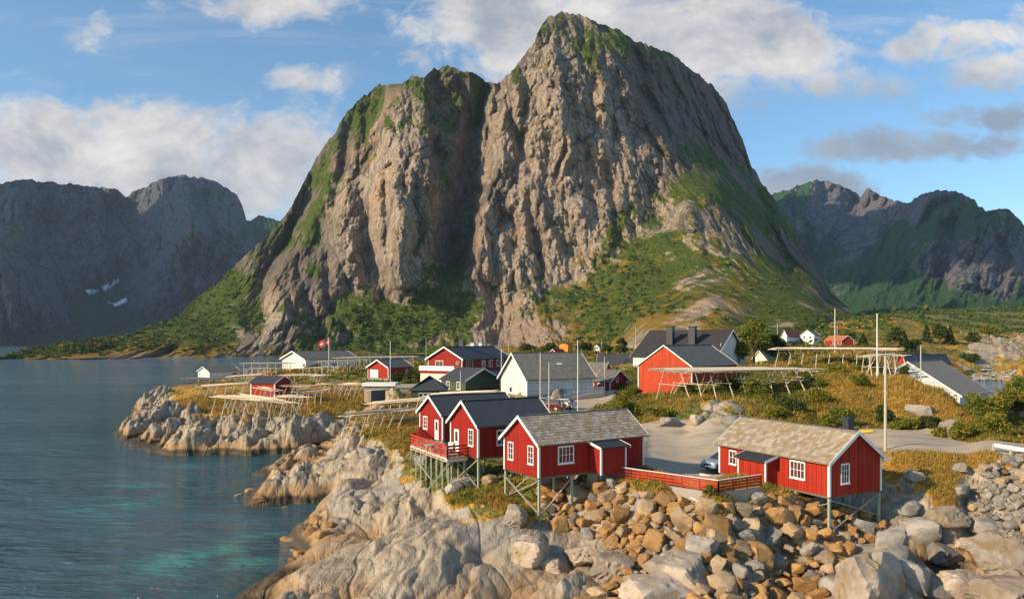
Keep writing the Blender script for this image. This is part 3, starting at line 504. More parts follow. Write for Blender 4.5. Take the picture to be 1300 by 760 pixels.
FM, _t2, _c2 = mountain_material('far_rock', (.12, .115, .13), (.31, .28, .285), (.055, .055, .065), (.03, .075, .032), (.075, .15, .045), 3.2, (.12, .12, .035), vz=.55)
FL, _t3, _c3 = mountain_material('far_rock_blue_grey', (.075, .08, .10), (.19, .19, .215), (.035, .038, .05), (.018, .05, .028), (.05, .105, .042), 3.2, (.08, .10, .035), vz=.55)
l_sky = [(-260, 250), (-150, 235), (-60, 225), (0, 232), (20, 227), (68, 229), (103, 236), (137, 237), (150, 241), (160, 250), (168, 243), (185, 236), (205, 226), (226, 222), (253, 225), (270, 226), (284, 236), (301, 246), (308, 261), (311, 278), (321, 277), (335, 272), (356, 280), (400, 300), (450, 330)]
l_foot = [(-260, 440), (450, 440)]
lc = [(-260, 440, 2300, .6, 0, 0), (0, 440, 2350, .7, 0, 0), (100, 440, 2350, .8, 0, 0), (200, 440, 2350, .8, 0, .1), (400, 440, 2600, .6, 0, 0), (80, 420, 2600, .7, .1, .1), (150, 410, 2800, .9, 0, .2), (200, 420, 2700, .9, 0, .1), (110, 390, 3200, .9, 0, 0), (150, 375, 3500, .5, .5, 0), (130, 345, 3650, -.6, .2, 0), (100, 300, 3900, -.7, 0, 0), (20, 230, 4100, .2, 0, 0), (0, 290, 3800, -.4, 0, 0), (60, 260, 4000, -.1, 0, 0),
      (-100, 300, 3600, -.2, 0, 0), (-150, 240, 4000, 0, 0, 0), (-260, 260, 3800, 0, 0, 0), (-100, 400, 2600, 0, 0, 0), (0, 325, 2900, -.2, 0, .3), (20, 360, 2750, -.9, 0, 0), (60, 400, 2650, -.9, 0, 0), (0, 400, 2550, -.3, 0, 0), (85, 415, 2620, -.1, .2, 0), (50, 340, 3200, -.5, 0, 0), (110, 236, 4300, -.4, 0, 0), (160, 252, 4600, -.5, 0, 0), (165, 300, 4100, -.7, 0, 0), (185, 330, 3750, -.7, 0, 0), (225, 224, 4200, -.4, 0, 0), (225, 260, 3900, -.5, 0, 0), (265, 260, 3900, .2, 0, .2),
      (300, 248, 4100, -.5, 0, 0), (300, 300, 3700, -.1, 0, 0), (243, 288, 3450, -.6, 0, .5), (270, 310, 3450, .3, 0, .2), (220, 320, 3400, -.7, .3, 0), (240, 350, 3300, -.7, 0, 0), (200, 370, 3200, -.7, .2, 0), (260, 380, 3100, -.8, 0, 0), (200, 400, 2950, .3, .2, 0), (260, 415, 2750, .3, 0, 0), (320, 278, 4600, .2, 0, 0), (356, 281, 4700, .2, 0, 0), (340, 320, 4000, 0, 0, 0), (320, 360, 3400, -.2, 0, 0), (400, 350, 3400, 0, 0, 0), (450, 335, 4000, 0, 0, 0), (320, 420, 2700, .3, 0, 0)]
lcr = [([(160, 245), (170, 280), (190, 310), (170, 345), (150, 370)], 220, 30, 16), ([(243, 285), (225, 320), (205, 360), (190, 395)], -160, 22, 30), ([(0, 322), (40, 350), (80, 400)], -120, 60, 14), ([(205, 230), (215, 270), (235, 300)], 90, 18, 10),
       ([(60, 250), (70, 300), (90, 350)], 90, 30, 14), ([(30, 240), (30, 300)], -80, 30, 16), ([(120, 250), (125, 300), (130, 340)], -80, 20, 16), ([(290, 300), (285, 350), (290, 400)], 70, 14, 10), ([(270, 310), (262, 360), (265, 400)], -60, 14, 14)]
_, ML = mountain('mountain_left', -260, 450, 560, 260, l_sky, l_foot, [(a, b, c, d-.25, e, f) for a, b, c, d, e, f in lc], lcr, FL, 3.2, 2.3, .25, 90, 5, .3, cmin=.6, far=3400)
bpy.data.objects['mountain_left'].name = 'mountain.001'
r_sky = [(920, 262), (960, 247), (984, 244), (1010, 236), (1035, 228), (1054, 230), (1076, 238), (1093, 249), (1096, 244), (1103, 238), (1117, 246), (1136, 255), (1155, 257), (1164, 250), (1183, 241), (1208, 242), (1224, 247), (1237, 252), (1242, 262), (1252, 266), (1265, 264), (1281, 266), (1300, 284), (1350, 305), (1420, 318), (1560, 350)]
r_foot = [(920, 412), (1560, 410)]
rc = [(920, 410, 1900, .5, 0, 0), (1060, 410, 1700, .6, 0, 0), (1150, 408, 1500, .7, 0, .1), (1300, 408, 1400, .9, 0, .1), (1560, 408, 1400, .7, 0, 0), (920, 265, 3800, 0, 0, 0), (984, 250, 3700, .3, 0, 0), (1035, 232, 3900, -.3, 0, 0), (1054, 232, 3900, -.3, 0, 0), (1020, 270, 3400, -.5, .1, 0), (1060, 275, 3500, -.6, 0, 0), (1093, 252, 3900, -.5, 0, 0), (1103, 242, 3700, -.4, 0, 0), (1130, 258, 3700, -.5, 0, 0),
      (1050, 310, 3000, -.2, .4, 0), (1100, 285, 3300, -.3, .6, 0), (1100, 310, 2900, .1, .2, 0), (1150, 265, 3400, -.5, .2, 0), (1180, 244, 3000, -.6, 0, 0), (1210, 244, 2900, -.4, 0, .4), (1238, 255, 2750, -.3, 0, .5), (1200, 262, 2800, .3, .2, .8), (1170, 290, 2800, .3, 0, .1), (1225, 275, 2600, .5, 0, .0), (1200, 295, 2550, .3, 0, 0), (1175, 310, 2550, -.5, 0, 0), (1150, 320, 2550, .3, 0, 0),
      (1100, 340, 2400, .4, 0, .0), (1060, 350, 2400, .2, 0, 0), (1120, 370, 2050, .5, .1, 0), (1160, 350, 2250, .2, 0, 0), (1180, 380, 1900, .3, 0, 0), (1210, 340, 2200, -.5, 0, 0), (1235, 300, 2400, -.1, 0, 0), (1250, 330, 2250, -.8, 0, 0), (1265, 268, 2700, -.4, 0, .2), (1280, 300, 2500, -.3, 0, 0), (1300, 290, 2700, -.2, 0, 0), (1300, 340, 2200, -.4, 0, 0), (1280, 365, 1950, -.6, 0, 0), (1230, 375, 1850, .5, 0, 0), (1260, 385, 1700, .6, .2, 0), (1300, 385, 1650, .7, 0, 0), (1270, 398, 1500, .9, 0, .2),
      (1400, 330, 2400, 0, 0, 0), (1400, 380, 1800, .3, 0, 0), (1560, 355, 2400, 0, 0, 0), (1080, 390, 1900, .4, 0, 0)]
rcr = [([(1093, 245), (1094, 265), (1100, 290)], 110, 16, 8), ([(1240, 258), (1235, 300), (1225, 345), (1215, 375)], -110, 14, 20), ([(1258, 266), (1262, 300), (1275, 340)], 90, 10, 12), ([(1225, 250), (1190, 275), (1150, 290)], -90, 18, 30), ([(1165, 260), (1150, 300), (1130, 340)], 60, 24, 16), ([(1182, 300), (1175, 340), (1170, 380)], -60, 16, 12), ([(1250, 300), (1246, 340), (1240, 370)], 60, 6, 6), ([(1285, 280), (1285, 320), (1290, 360)], -60, 8, 12)]
mountain('mountain_right', 920, 1560, 520, 240, r_sky, r_foot, rc, rcr, FM, 2.6, 2.3, -.15, 130, 5, .3, cmin=.6, far=2600)
bpy.data.objects['mountain_right'].name = 'mountain.002'

def snow(label, pts, seed):
    V, PX, PY, nr = ML['V'][:ML['nr']], ML['PX'], ML['PY'], ML['nr']; q = poly_sd(PX, PY, pts)+1.2*fbm(PX*.5, PY*.7, 3, seed); n = np.cross(np.gradient(V, axis=1), np.gradient(V, axis=0)); n /= np.linalg.norm(n, axis=-1, keepdims=True); n *= np.where(n[..., 1:2] > 0, -1, 1)
    W_ = V+n*9; mb = MBs = []; vs = []; fs = []; rr, cc = np.where((q[:-1, :-1] > 0) & (q[1:, 1:] > 0)); ids = {}
    def vi(i, j):
        if (i, j) not in ids: ids[i, j] = len(vs); vs.append(tuple(W_[i, j]))
        return ids[i, j]
    for i, j in zip(rr, cc): fs.append((vi(i, j), vi(i, j+1), vi(i+1, j+1), vi(i+1, j)))
    me = bpy.data.meshes.new('snow_patch'); me.from_pydata(vs, [], fs); me.materials.append(SNOW); o = bpy.data.objects.new('snow_patch', me); C.objects.link(o); setprops(o, label, 'snow patch', 'snow patches on the left range')
    so = o.modifiers.new('thick', 'SOLIDIFY'); so.thickness = 6; so.offset = 0
SNOW, _s = newmat('old_snow'); _s.b.inputs['Base Color'].default_value = (.9, .9, .92, 1)
snow('upper right of the three snow patches in the left cirque', [(130, 366), (150, 354), (152, 358), (134, 369)], 1)
snow('left and smallest of the three snow patches in the left cirque', [(108, 372), (116, 368), (124, 370), (118, 374), (109, 374)], 2)
snow('lowest V shaped snow patch in the left cirque', [(136, 384), (147, 388), (162, 380), (164, 384), (148, 392)], 3)
# ---------------------------------------------------------------- unseen clouds added high above the frame to shade the far ranges
def cloud(label, cx, cy, cz, rx, ry, rz, seed):
    r = random.Random(seed); bm = bmesh.new()
    for k in range(26):
        a = r.uniform(0, 6.28); q = math.sqrt(r.random())*.8; R = r.uniform(.22, .4)
        m4 = Matrix.Translation((cx+rx*q*math.cos(a), cy+ry*q*math.sin(a), cz+r.uniform(-.2, .3)*rz)) @ Matrix.Diagonal((rx*R, ry*R, rz*r.uniform(.6, 1), 1))
        bmesh.ops.create_icosphere(bm, subdivisions=3, radius=1, matrix=m4)
    me = bpy.data.meshes.new('cloud'); bm.to_mesh(me); bm.free(); me.polygons.foreach_set('use_smooth', [True]*len(me.polygons))
    m, t = newmat('shade_cloud'); t.b.inputs['Base Color'].default_value = (.8, .8, .82, 1); t.b.inputs['Roughness'].default_value = 1; me.materials.append(m)
    o = bpy.data.objects.new('cloud', me); C.objects.link(o); o['kind'] = 'stuff'; o['label'] = label; o['category'] = 'cloud'
cA, sA = math.sin(SUN_AZ)/math.tan(SUN_EL), math.cos(SUN_AZ)/math.tan(SUN_EL)
def cloud_over(label, x, y, z, cz, rx, ry, rz, seed): cloud(label, x+cA*(cz-z), y+sA*(cz-z), cz, rx, ry, rz, seed)
cloud_over('broad unseen cloud added to shade the left range', -1750, 3300, 350, 2300, 1250, 1500, 200, 1)
cloud_over('broad unseen cloud added to shade the right range', 1500, 2750, 350, 2300, 950, 1150, 200, 2)
# ---------------------------------------------------------------- builders for objects
class MB:
    def __init__(s): s.v = []; s.f = []; s.c = []; s.cur = (1, 1, 1); s.mi = []; s.m = 0
    def add(s, vs, fs):
        b = len(s.v); s.v += [tuple(q) for q in vs]
        for f in fs: s.f.append([b+i for i in f]); s.c.append(s.cur); s.mi.append(s.m)
        return s
    def box(s, x0, y0, z0, x1, y1, z1):
        return s.add([(x0, y0, z0), (x1, y0, z0), (x1, y1, z0), (x0, y1, z0), (x0, y0, z1), (x1, y0, z1), (x1, y1, z1), (x0, y1, z1)],
              [(0, 3, 2, 1), (4, 5, 6, 7), (0, 1, 5, 4), (1, 2, 6, 5), (2, 3, 7, 6), (3, 0, 4, 7)])
    def bar(s, p, q, w, h=None, up=(0, 0, 1)):
        """rectangular bar from p to q"""
        h = h or w; p = Vector(p); q = Vector(q); d = (q-p).normalized(); u = Vector(up)
        if abs(d.dot(u)) > .98: u = Vector((1, 0, 0))
        a = d.cross(u).normalized(); b = a.cross(d); vs = []
        for e in (p, q):
            for i, j in ((-1, -1), (1, -1), (1, 1), (-1, 1)): vs.append(e+a*(i*w/2)+b*(j*h/2))
        return s.add(vs, [(0, 1, 2, 3), (7, 6, 5, 4), (0, 4, 5, 1), (1, 5, 6, 2), (2, 6, 7, 3), (3, 7, 4, 0)])
    def tube(s, p, q, r, r2=None, n=8):
        r2 = r if r2 is None else r2; p = Vector(p); q = Vector(q); d = (q-p).normalized(); u = Vector((0, 0, 1)) if abs(d.z) < .9 else Vector((1, 0, 0))
        a = d.cross(u).normalized(); b = a.cross(d); vs = []
        for e, rr in ((p, r), (q, r2)):
            for k in range(n): t = 2*PI*k/n; vs.append(e+a*(rr*math.cos(t))+b*(rr*math.sin(t)))
        return s.add(vs, [(k, (k+1) % n, n+(k+1) % n, n+k) for k in range(n)]+[tuple(range(n))[::-1], tuple(range(n, 2*n))])
    def build(s, name, mat, parent=None, smooth=False, **props):
        me = bpy.data.meshes.new(name); me.from_pydata(s.v, [], s.f); 
        for m in (mat if isinstance(mat, (list, tuple)) else [mat]): me.materials.append(m)
        if isinstance(mat, (list, tuple)): me.polygons.foreach_set('material_index', s.mi)
        if any(c != (1, 1, 1) for c in s.c):
            a = me.color_attributes.new('cover', 'FLOAT_COLOR', 'CORNER'); buf = []
            for f, c in zip(s.f, s.c): buf += [*c, 1]*len(f)
            a.data.foreach_set('color', buf)
        bm = bmesh.new(); bm.from_mesh(me); bmesh.ops.recalc_face_normals(bm, faces=bm.faces); bm.to_mesh(me); bm.free()
        if smooth: me.polygons.foreach_set('use_smooth', [True]*len(me.polygons))
        o = bpy.data.objects.new(name, me); C.objects.link(o); o.parent = parent
        setprops(o, **props); return o
def thing(name, label, cat, loc=(0, 0, 0), rz=0, group=None):
    o = bpy.data.objects.new(name, None); C.objects.link(o); o.location = loc; o.rotation_euler = (0, 0, rz); o.empty_display_size = .2
    return setprops(o, label, cat, group)
def dup(root, loc, rz=None, label=None, scale=None):
    def cp(o, par):
        c = o.copy(); C.objects.link(c); c.parent = par
        for ch in list(o.children): cp(ch, c)
        return c
    r = cp(root, None); r.location = loc
    if rz is not None: r.rotation_euler[2] = rz
    if label: r['label'] = label
    if scale: r.scale = scale
    return r

def simple(name, col, rough=.8, var=.12, sc=2.0, spec=.3, metal=0):
    m, t = newmat(name); n = t.noise(t.node('ShaderNodeTexCoord').outputs['Object'], sc, 5, .6)
    lo = tuple(c*(1-var) for c in col); hi = tuple(min(1, c*(1+var)) for c in col)
    t.put(t.b.inputs['Base Color'], t.mix(n, lo, hi)); t.b.inputs['Roughness'].default_value = rough; t.b.inputs['Specular IOR Level'].default_value = spec; t.b.inputs['Metallic'].default_value = metal
    return m
def board_mat(name, col, wear=.25, board=.16, worncol=None, rough=.7, horizontal=False):
    """painted boards: joints every board width, each board a little different, weathered streaks"""
    m, t = newmat(name); o = t.node('ShaderNodeTexCoord').outputs['Object']; s = t.node('ShaderNodeSeparateXYZ', i_0=o).outputs
    ax = s[2] if horizontal else t.m('ADD', s[0], s[1])
    k = t.m('DIVIDE', ax, board); fr = t.m('FRACT', k); idx = t.m('FLOOR', k)
    wn = t.node('ShaderNodeTexWhiteNoise', noise_dimensions='1D', i_W=idx).outputs[0]
    gap = t.m('MINIMUM', fr, t.m('SUBTRACT', 1, fr)); g = t.smooth(gap, 0, .09)
    strv = t.scale(o, (6, 6, .5) if not horizontal else (.5, .5, 6)); n = t.noise(strv, 1.2, 6, .6)
    c = t.mix(wn, tuple(q*.82 for q in col), tuple(min(1, q*1.15) for q in col))
    c = t.mix(t.smooth(n, .55, .75, 0, wear), c, worncol or tuple(q*.5 for q in col))
    zz = t.noise(o, .5, 4, .6); c = t.mix(t.smooth(zz, .45, .7, 0, wear), c, tuple(q*.7 for q in col))
    c = t.mix(g, tuple(q*.35 for q in col), c)
    t.put(t.b.inputs['Base Color'], c); t.b.inputs['Roughness'].default_value = rough
    t.put(t.b.inputs['Normal'], t.bump(t.m('ADD', g, t.m('MULTIPLY', n, .3)), .8, .03)); return m
def tile_mat(name, a, b, tw=.35, th=.3, axis='x', rough=.75, mortar=.03):
    m, t = newmat(name); o = t.node('ShaderNodeTexCoord').outputs['Object']; s = t.node('ShaderNodeSeparateXYZ', i_0=o).outputs
    vec = t.node('ShaderNodeCombineXYZ', i_0=s[1], i_1=t.m('MULTIPLY', s[2], 1.6)).outputs[0]
    br = t.node('ShaderNodeTexBrick', i_Vector=vec, i_Color1=(*a, 1), i_Color2=(*b, 1), i_Mortar=(*[q*.35 for q in a], 1)); br.inputs['Scale'].default_value = 1
    br.inputs['Brick Width'].default_value = tw; br.inputs['Row Height'].default_value = th; br.inputs['Mortar Size'].default_value = mortar; br.offset = .5
    c = t.mix(t.smooth(t.noise(o, .8, 5, .6), .4, .7, 0, .5), br.outputs[0], tuple(q*.8 for q in b))
    t.put(t.b.inputs['Base Color'], c); t.b.inputs['Roughness'].default_value = rough
    t.put(t.b.inputs['Normal'], t.bump(t.m('SUBTRACT', 1, br.outputs[1]), .6, .03)); return m
def slate_mat(name, a, b, moss=(.30, .20, .06)):
    """separate stone slates: the tint of each comes from its own colour attribute"""
    m, t = newmat(name); o = t.node('ShaderNodeTexCoord').outputs['Object']; k = cover(t)
    c = t.mix(k[0], a, b); c = t.mix(t.smooth(t.m('ADD', k[1], t.noise(o, 1.3, 4, .6)), 1.15, 1.45, 0, .6), c, moss)
    c = t.mix(t.smooth(t.noise(o, 14, 3, .7), .55, .75, 0, .5), c, tuple(q*.45 for q in a))
    t.put(t.b.inputs['Base Color'], c); t.b.inputs['Roughness'].default_value = .85; t.put(t.b.inputs['Normal'], t.bump(t.noise(o, 9, 4, .7), .4, .02)); return m
def glass_mat():
    m, t = newmat('window_glass'); t.b.inputs['Base Color'].default_value = (.035, .035, .035, 1); t.b.inputs['Roughness'].default_value = .08; t.b.inputs['Specular IOR Level'].default_value = .8; return m

MAT = dict(
    red=board_mat('falu_red_boards', (.36, .022, .012), .35), red2=board_mat('bright_red_boards', (.43, .032, .012), .3), redold=board_mat('weathered_red_boards', (.52, .060, .018), .55, .22, (.55, .36, .26)), reddk=board_mat('dark_red_boards', (.27, .02, .015), .3),
    white=board_mat('white_boards', (.74, .72, .67), .12, .14), whiteh=board_mat('pale_clapboards', (.60, .66, .66), .15, .16, horizontal=True), trim=simple('white_trim', (.78, .77, .74), .55, .05), cream=simple('cream_render', (.74, .66, .52), .8, .06),
    green=board_mat('green_boards', (.085, .10, .055), .2, .15, horizontal=True), orange=board_mat('orange_boards', (.75, .26, .02), .2),
    slate=simple('dark_roof_slate', (.050, .053, .060), .62, .35, 1.5, .4), felt=simple('black_roof_felt', (.035, .036, .038), .7, .25, 3), black=simple('black_metal', (.03, .03, .032), .5, .2, 3, .5),
    tiledk=tile_mat('dark_roof_tiles', (.045, .042, .042), (.075, .068, .066)), tilegr=tile_mat('grey_slate_tiles', (.20, .18, .15), (.30, .27, .22), .5, .42), tilegr2=tile_mat('worn_grey_tiles', (.14, .13, .12), (.21, .20, .18), .4, .35), tilered=tile_mat('red_roof_tiles', (.42, .06, .03), (.5, .09, .04), .4, .35), tileor=tile_mat('orange_roof_tiles', (.5, .13, .05), (.6, .2, .08), .5, .4),
    slateC=slate_mat('brown_grey_slates', (.24, .205, .165), (.43, .375, .305)), slateD=slate_mat('tan_slates', (.25, .20, .15), (.45, .375, .285)),
    wood=simple('grey_driftwood', (.50, .43, .34), .85, .35, 3), woodlt=simple('pale_poles', (.64, .53, .40), .85, .25, 3), wooddk=simple('dark_weathered_poles', (.16, .14, .125), .9, .3, 3), stilt=simple('pale_green_treated_timber', (.32, .36, .27), .8, .25, 3), brace=simple('grey_brown_brace', (.40, .33, .28), .8, .2, 3),
    rail=board_mat('red_rail_boards', (.50, .05, .018), .3, .5), deck=simple('deck_planks', (.42, .37, .31), .85, .2, 5), conc=simple('concrete', (.36, .32, .26), .9, .2, 1.5), glass=glass_mat(), stone=simple('stone_wall', (.27, .23, .17), .9, .5, 1.2),
    plinth=simple('stone_plinth', (.30, .26, .2), .9, .4, 2), metal=simple('galvanised_steel', (.5, .5, .5), .45, .1, 2, .5, .6), brown=board_mat('brown_boards', (.30, .22, .15), .3, .2), greybox=board_mat('grey_slats', (.10, .10, .11), .2, .12), blue=simple('blue_paint', (.12, .25, .38), .6, .1), redpl=simple('red_cloth', (.6, .02, .02), .8, .1))
def ribbed_mat():
    m, t = newmat('ribbed_metal_roof'); o = t.node('ShaderNodeTexCoord').outputs['Object']; n = t.noise(o, .6, 5, .6)
    t.put(t.b.inputs['Base Color'], t.mix(n, (.075, .075, .085), (.14, .135, .14))); t.b.inputs['Roughness'].default_value = .5; t.b.inputs['Specular IOR Level'].default_value = .5; return m
MAT['ribbed'] = ribbed_mat()

def fit(xc, yb, D, th, xo):
    """length along direction th (radians from +X) from the corner seen at (xc, yb, D) until it is seen at column xo"""
    c = P(xc, yb, D); dx, dy = math.cos(th), math.sin(th); u = (xo-CXP)/F
    return (u*c.y-c.x)/(dx-u*dy)

def window(par, side, pos_, z0, w, h, cols=3, rows=3, W=0, L=0, frame='trim', depth=.05, mid=True, glass='glass'):
    """side: front (y=0), back (y=L), left (x=0), right (x=W); pos_ is the window's centre along that wall"""
    def pt(a, d, z):
        return {'front': (a, -d, z), 'back': (a, L+d, z), 'left': (-d, a, z), 'right': (W+d, a, z)}[side]
    def slab(mb, a0, a1, z0_, z1, d0, d1):
        p = pt(a0, d0, z0_); q = pt(a1, d1, z1); mb.box(min(p[0], q[0]), min(p[1], q[1]), z0_, max(p[0], q[0]), max(p[1], q[1]), z1)
    a0, a1 = pos_-w/2, pos_+w/2; fw = min(.1, w*.13); mb = MB()
    slab(mb, a0-fw, a0, z0-fw, z0+h+fw, -.02, depth); slab(mb, a1, a1+fw, z0-fw, z0+h+fw, -.02, depth)
    slab(mb, a0, a1, z0+h, z0+h+fw*1.2, -.02, depth-.003); slab(mb, a0, a1, z0-fw, z0, -.02, depth-.003); slab(mb, a0-fw*1.3, a1+fw*1.3, z0-fw*1.5, z0-fw-.002, -.02, depth+.05)
    for c in range(1, cols): x = a0+w*c/cols; tw = fw*.5 if cols < 6 else fw*.3; slab(mb, x-tw/2, x+tw/2, z0, z0+h, .012, depth-.008)
    for r in range(1, rows): z = z0+h*r/rows; slab(mb, a0, a1, z-fw*.16, z+fw*.16, .012, depth-.012)
    f = mb.build('window', MAT[frame], par); g = MB(); slab(g, a0+.001, a1-.001, z0+.001, z0+h-.001, -.01, .012); g.build('pane', MAT[glass], f)
    return f

def house(name, label, loc, th, W, L, hw, hr, wall, roof, trim='trim', cat='house', ov=.3, ovg=.3, thick=.14, plinth=0, plinthmat='plinth', boards=True, corner=.12, wins=(), doors=(), chim=(), slates=None, group=None, gable=None, roofkind='gable', asym=None, battens=0, corners=(0, 1, 2, 3), ribs=0, barge=.2, ridgecap=True, side=None):
    """gable wall along local x at y=0; ridge along local y. loc is the left corner of that gable wall (bottom of the wall)."""
    o = thing(name, label, cat, loc, th, group)
    xr = W*(asym if asym else .5)
    mb = MB(); mb.add([(0, 0, 0), (W, 0, 0), (W, 0, hw), (xr, 0, hw+hr), (0, 0, hw), (0, L, 0), (W, L, 0), (W, L, hw), (xr, L, hw+hr), (0, L, hw)],
        [(0, 1, 2, 3, 4), (9, 8, 7, 6, 5), (0, 5, 6, 1), (1, 6, 7, 2), (5, 0, 4, 9), (2, 7, 8, 3), (3, 8, 9, 4)])
    if battens:
        n = int(W/battens)
        for k in range(1, n):
            x = W*k/n; ztop = hw+hr*(x/xr if x < xr else (W-x)/(W-xr))-.05
            mb.box(x-.02, -.022, 0.01, x+.02, 0.003, ztop); mb.box(x-.02, L-.003, 0.01, x+.02, L+.022, ztop)
        n = int(L/battens)
        for k in range(1, n): y = L*k/n; mb.box(-.022, y-.02, 0.01, .003, y+.02, hw-.02); mb.box(W-.003, y-.02, 0.01, W+.022, y+.02, hw-.02)
    mb.build('wall', MAT[wall], o)
    if gable:
        for yy, sgn in ((0, -1), (L, 1)):
            g = MB(); a, b = sorted((yy+sgn*.004, yy+sgn*.03)); g.add([(0.02, a, hw), (W-.02, a, hw), (xr, a, hw+hr-.02), (0.02, b, hw), (W-.02, b, hw), (xr, b, hw+hr-.02)], [(0, 1, 2), (5, 4, 3), (0, 3, 4, 1), (1, 4, 5, 2), (2, 5, 3, 0)]); g.build('gable_cladding', MAT[gable], o)
    # roof slabs
    mb = MB(); e = .001
    for sx, wd in ((-1, xr), (1, W-xr)):
        sl = hr/wd; xe = xr+sx*(wd+ov); ze = hw+hr-sl*(wd+ov)
        p = [(xr, hw+hr+e), (xe, ze+e), (xe, ze+thick), (xr, hw+hr+thick)]
        mb.add([(a, -ovg, b) for a, b in p]+[(a, L+ovg, b) for a, b in p], [(0, 1, 2, 3), (7, 6, 5, 4), (0, 4, 5, 1), (1, 5, 6, 2), (2, 6, 7, 3), (3, 7, 4, 0)])
        if ribs:
            n = int((L+2*ovg)/ribs)
            for k in range(n+1):
                y = -ovg+(L+2*ovg)*k/n; mb.bar((xr, y, hw+hr+thick+.02), (xe, y, ze+thick+.02), .05, .06)
    rmat = [MAT[roof]]
    r = mb.build('roof', rmat, o)
    if slates:
        mb = MB()
        for sx, wd in ((-1, xr), (1, W-xr)):
            sl = hr/wd; leng = math.hypot(wd+ov, sl*(wd+ov)); nrow = int(leng/(slates*.85)); ux = -sx*(wd+ov)/leng; uz = sl*(wd+ov)/leng; xe = xr+sx*(wd+ov); ze = hw+hr-sl*(wd+ov)+thick
            nxn = -sx*-uz; nzn = abs(ux)
            for i in range(nrow):
                d0 = leng*i/nrow; d1 = d0+leng/nrow*1.25; y = -ovg-(random.random()*slates if i % 2 else 0)
                while y < L+ovg:
                    w = slates*random.uniform(.75, 1.25); y1 = min(y+w, L+ovg); y0 = max(y, -ovg)
                    if y1-y0 > .05:
                        lift = .035+random.random()*.02; dd0 = d0-random.random()*.05; d1c = min(d1, leng)
                        mb.cur = (random.random(), random.random(), 0)
                        def q(d, yy, h): return (xe+ux*d+sx*uz*h, yy, ze+uz*d+nzn*h)
                        g = .008; t2 = random.uniform(-.008, .008)
                        mb.add([q(dd0, y0+g, .004), q(dd0, y1-g, .004), q(d1c, y1-g, .0), q(d1c, y0+g, .0), q(dd0, y0+g, lift+t2), q(dd0, y1-g, lift-t2), q(d1c, y1-g, .012), q(d1c, y0+g, .012)], [(0, 3, 2, 1), (4, 5, 6, 7), (0, 1, 5, 4), (1, 2, 6, 5), (2, 3, 7, 6), (3, 0, 4, 7)])
                    y += w
        mb.cur = (1, 1, 1); mb.build('slates', MAT[{'slateC': 'slateC', 'slateD': 'slateD'}[roof+''] if roof in ('slateC', 'slateD') else roof], r)
    if ridgecap: MB().box(xr-.12, -ovg+.01, hw+hr+thick-.03, xr+.12, L+ovg-.01, hw+hr+thick+.05).build('ridge_cap', MAT[roof] if not slates else MAT['tilegr2'], r)
    if barge:
        for yy in (-ovg-.05, L+ovg+.002):
            mb = MB()
            for sx, wd in ((-1, xr), (1, W-xr)):
                sl = hr/wd; xe = xr+sx*(wd+ov+.02); ze = hw+hr-sl*(wd+ov+.02)
                p = [(xr, hw+hr+thick-barge), (xe, ze+thick-barge), (xe, ze+thick+.06), (xr, hw+hr+thick+.06)]
                mb.add([(a, yy, b) for a, b in p]+[(a, yy+.048, b) for a, b in p], [(0, 1, 2, 3), (7, 6, 5, 4), (0, 4, 5, 1), (1, 5, 6, 2), (2, 6, 7, 3), (3, 7, 4, 0)])
            mb.build('bargeboard', MAT[trim], o)
    if corner:
        cw = corner
        for k in corners:
            x, y = ((0, 0), (W, 0), (W, L), (0, L))[k]; mb = MB(); x0, x1 = ((-.035, cw) if x == 0 else (W-cw, W+.035)); y0, y1 = ((-.035, cw) if y == 0 else (L-cw, L+.035))
            mb.box(x0, y0, -.01, x1, y1, hw-.02).build('corner_board', MAT[trim], o)
    if plinth: MB().box(.06, .06, -plinth, W-.06, L-.06, -.001).build('foundation', MAT[plinthmat], o)
    for w in wins: window(o, *w, W=W, L=L)
    for sd_, a, w, h, m in doors:
        def pt(a, d): return {'front': (a, -d), 'back': (a, L+d), 'left': (-d, a), 'right': (W+d, a)}[sd_]
        p = pt(a-w/2, -.01); q = pt(a+w/2, .05); d = MB().box(min(p[0], q[0]), min(p[1], q[1]), .03, max(p[0], q[0]), max(p[1], q[1]), h).build('door', MAT[m], o)
        if w < 1.4 and h > 1.7:
            p = pt(a-w*.28, .02); q = pt(a+w*.28, .058); MB().box(min(p[0], q[0]), min(p[1], q[1]), h*.5, max(p[0], q[0]), max(p[1], q[1]), h*.9).build('pane', MAT['glass'], d)
        if w < 1.4:
            p = pt(a+w*.36, .05); q = pt(a+w*.42, .09); MB().box(min(p[0], q[0]), min(p[1], q[1]), 1.0, max(p[0], q[0]), max(p[1], q[1]), 1.06).build('handle', MAT['black'], d)
    for x, y, w, hgt_, m in chim:
        zb = hw+hr*(x/xr if x < xr else (W-x)/(W-xr))-.2; mb = MB().box(x-w/2, y-w/2, zb, x+w/2, y+w/2, hw+hr+hgt_); c = mb.build('chimney', MAT[m], r)
        MB().box(x-w*.62, y-w*.62, hw+hr+hgt_+.001, x+w*.62, y+w*.62, hw+hr+hgt_+.1).build('chimney_cap', MAT[m], c)
    return o
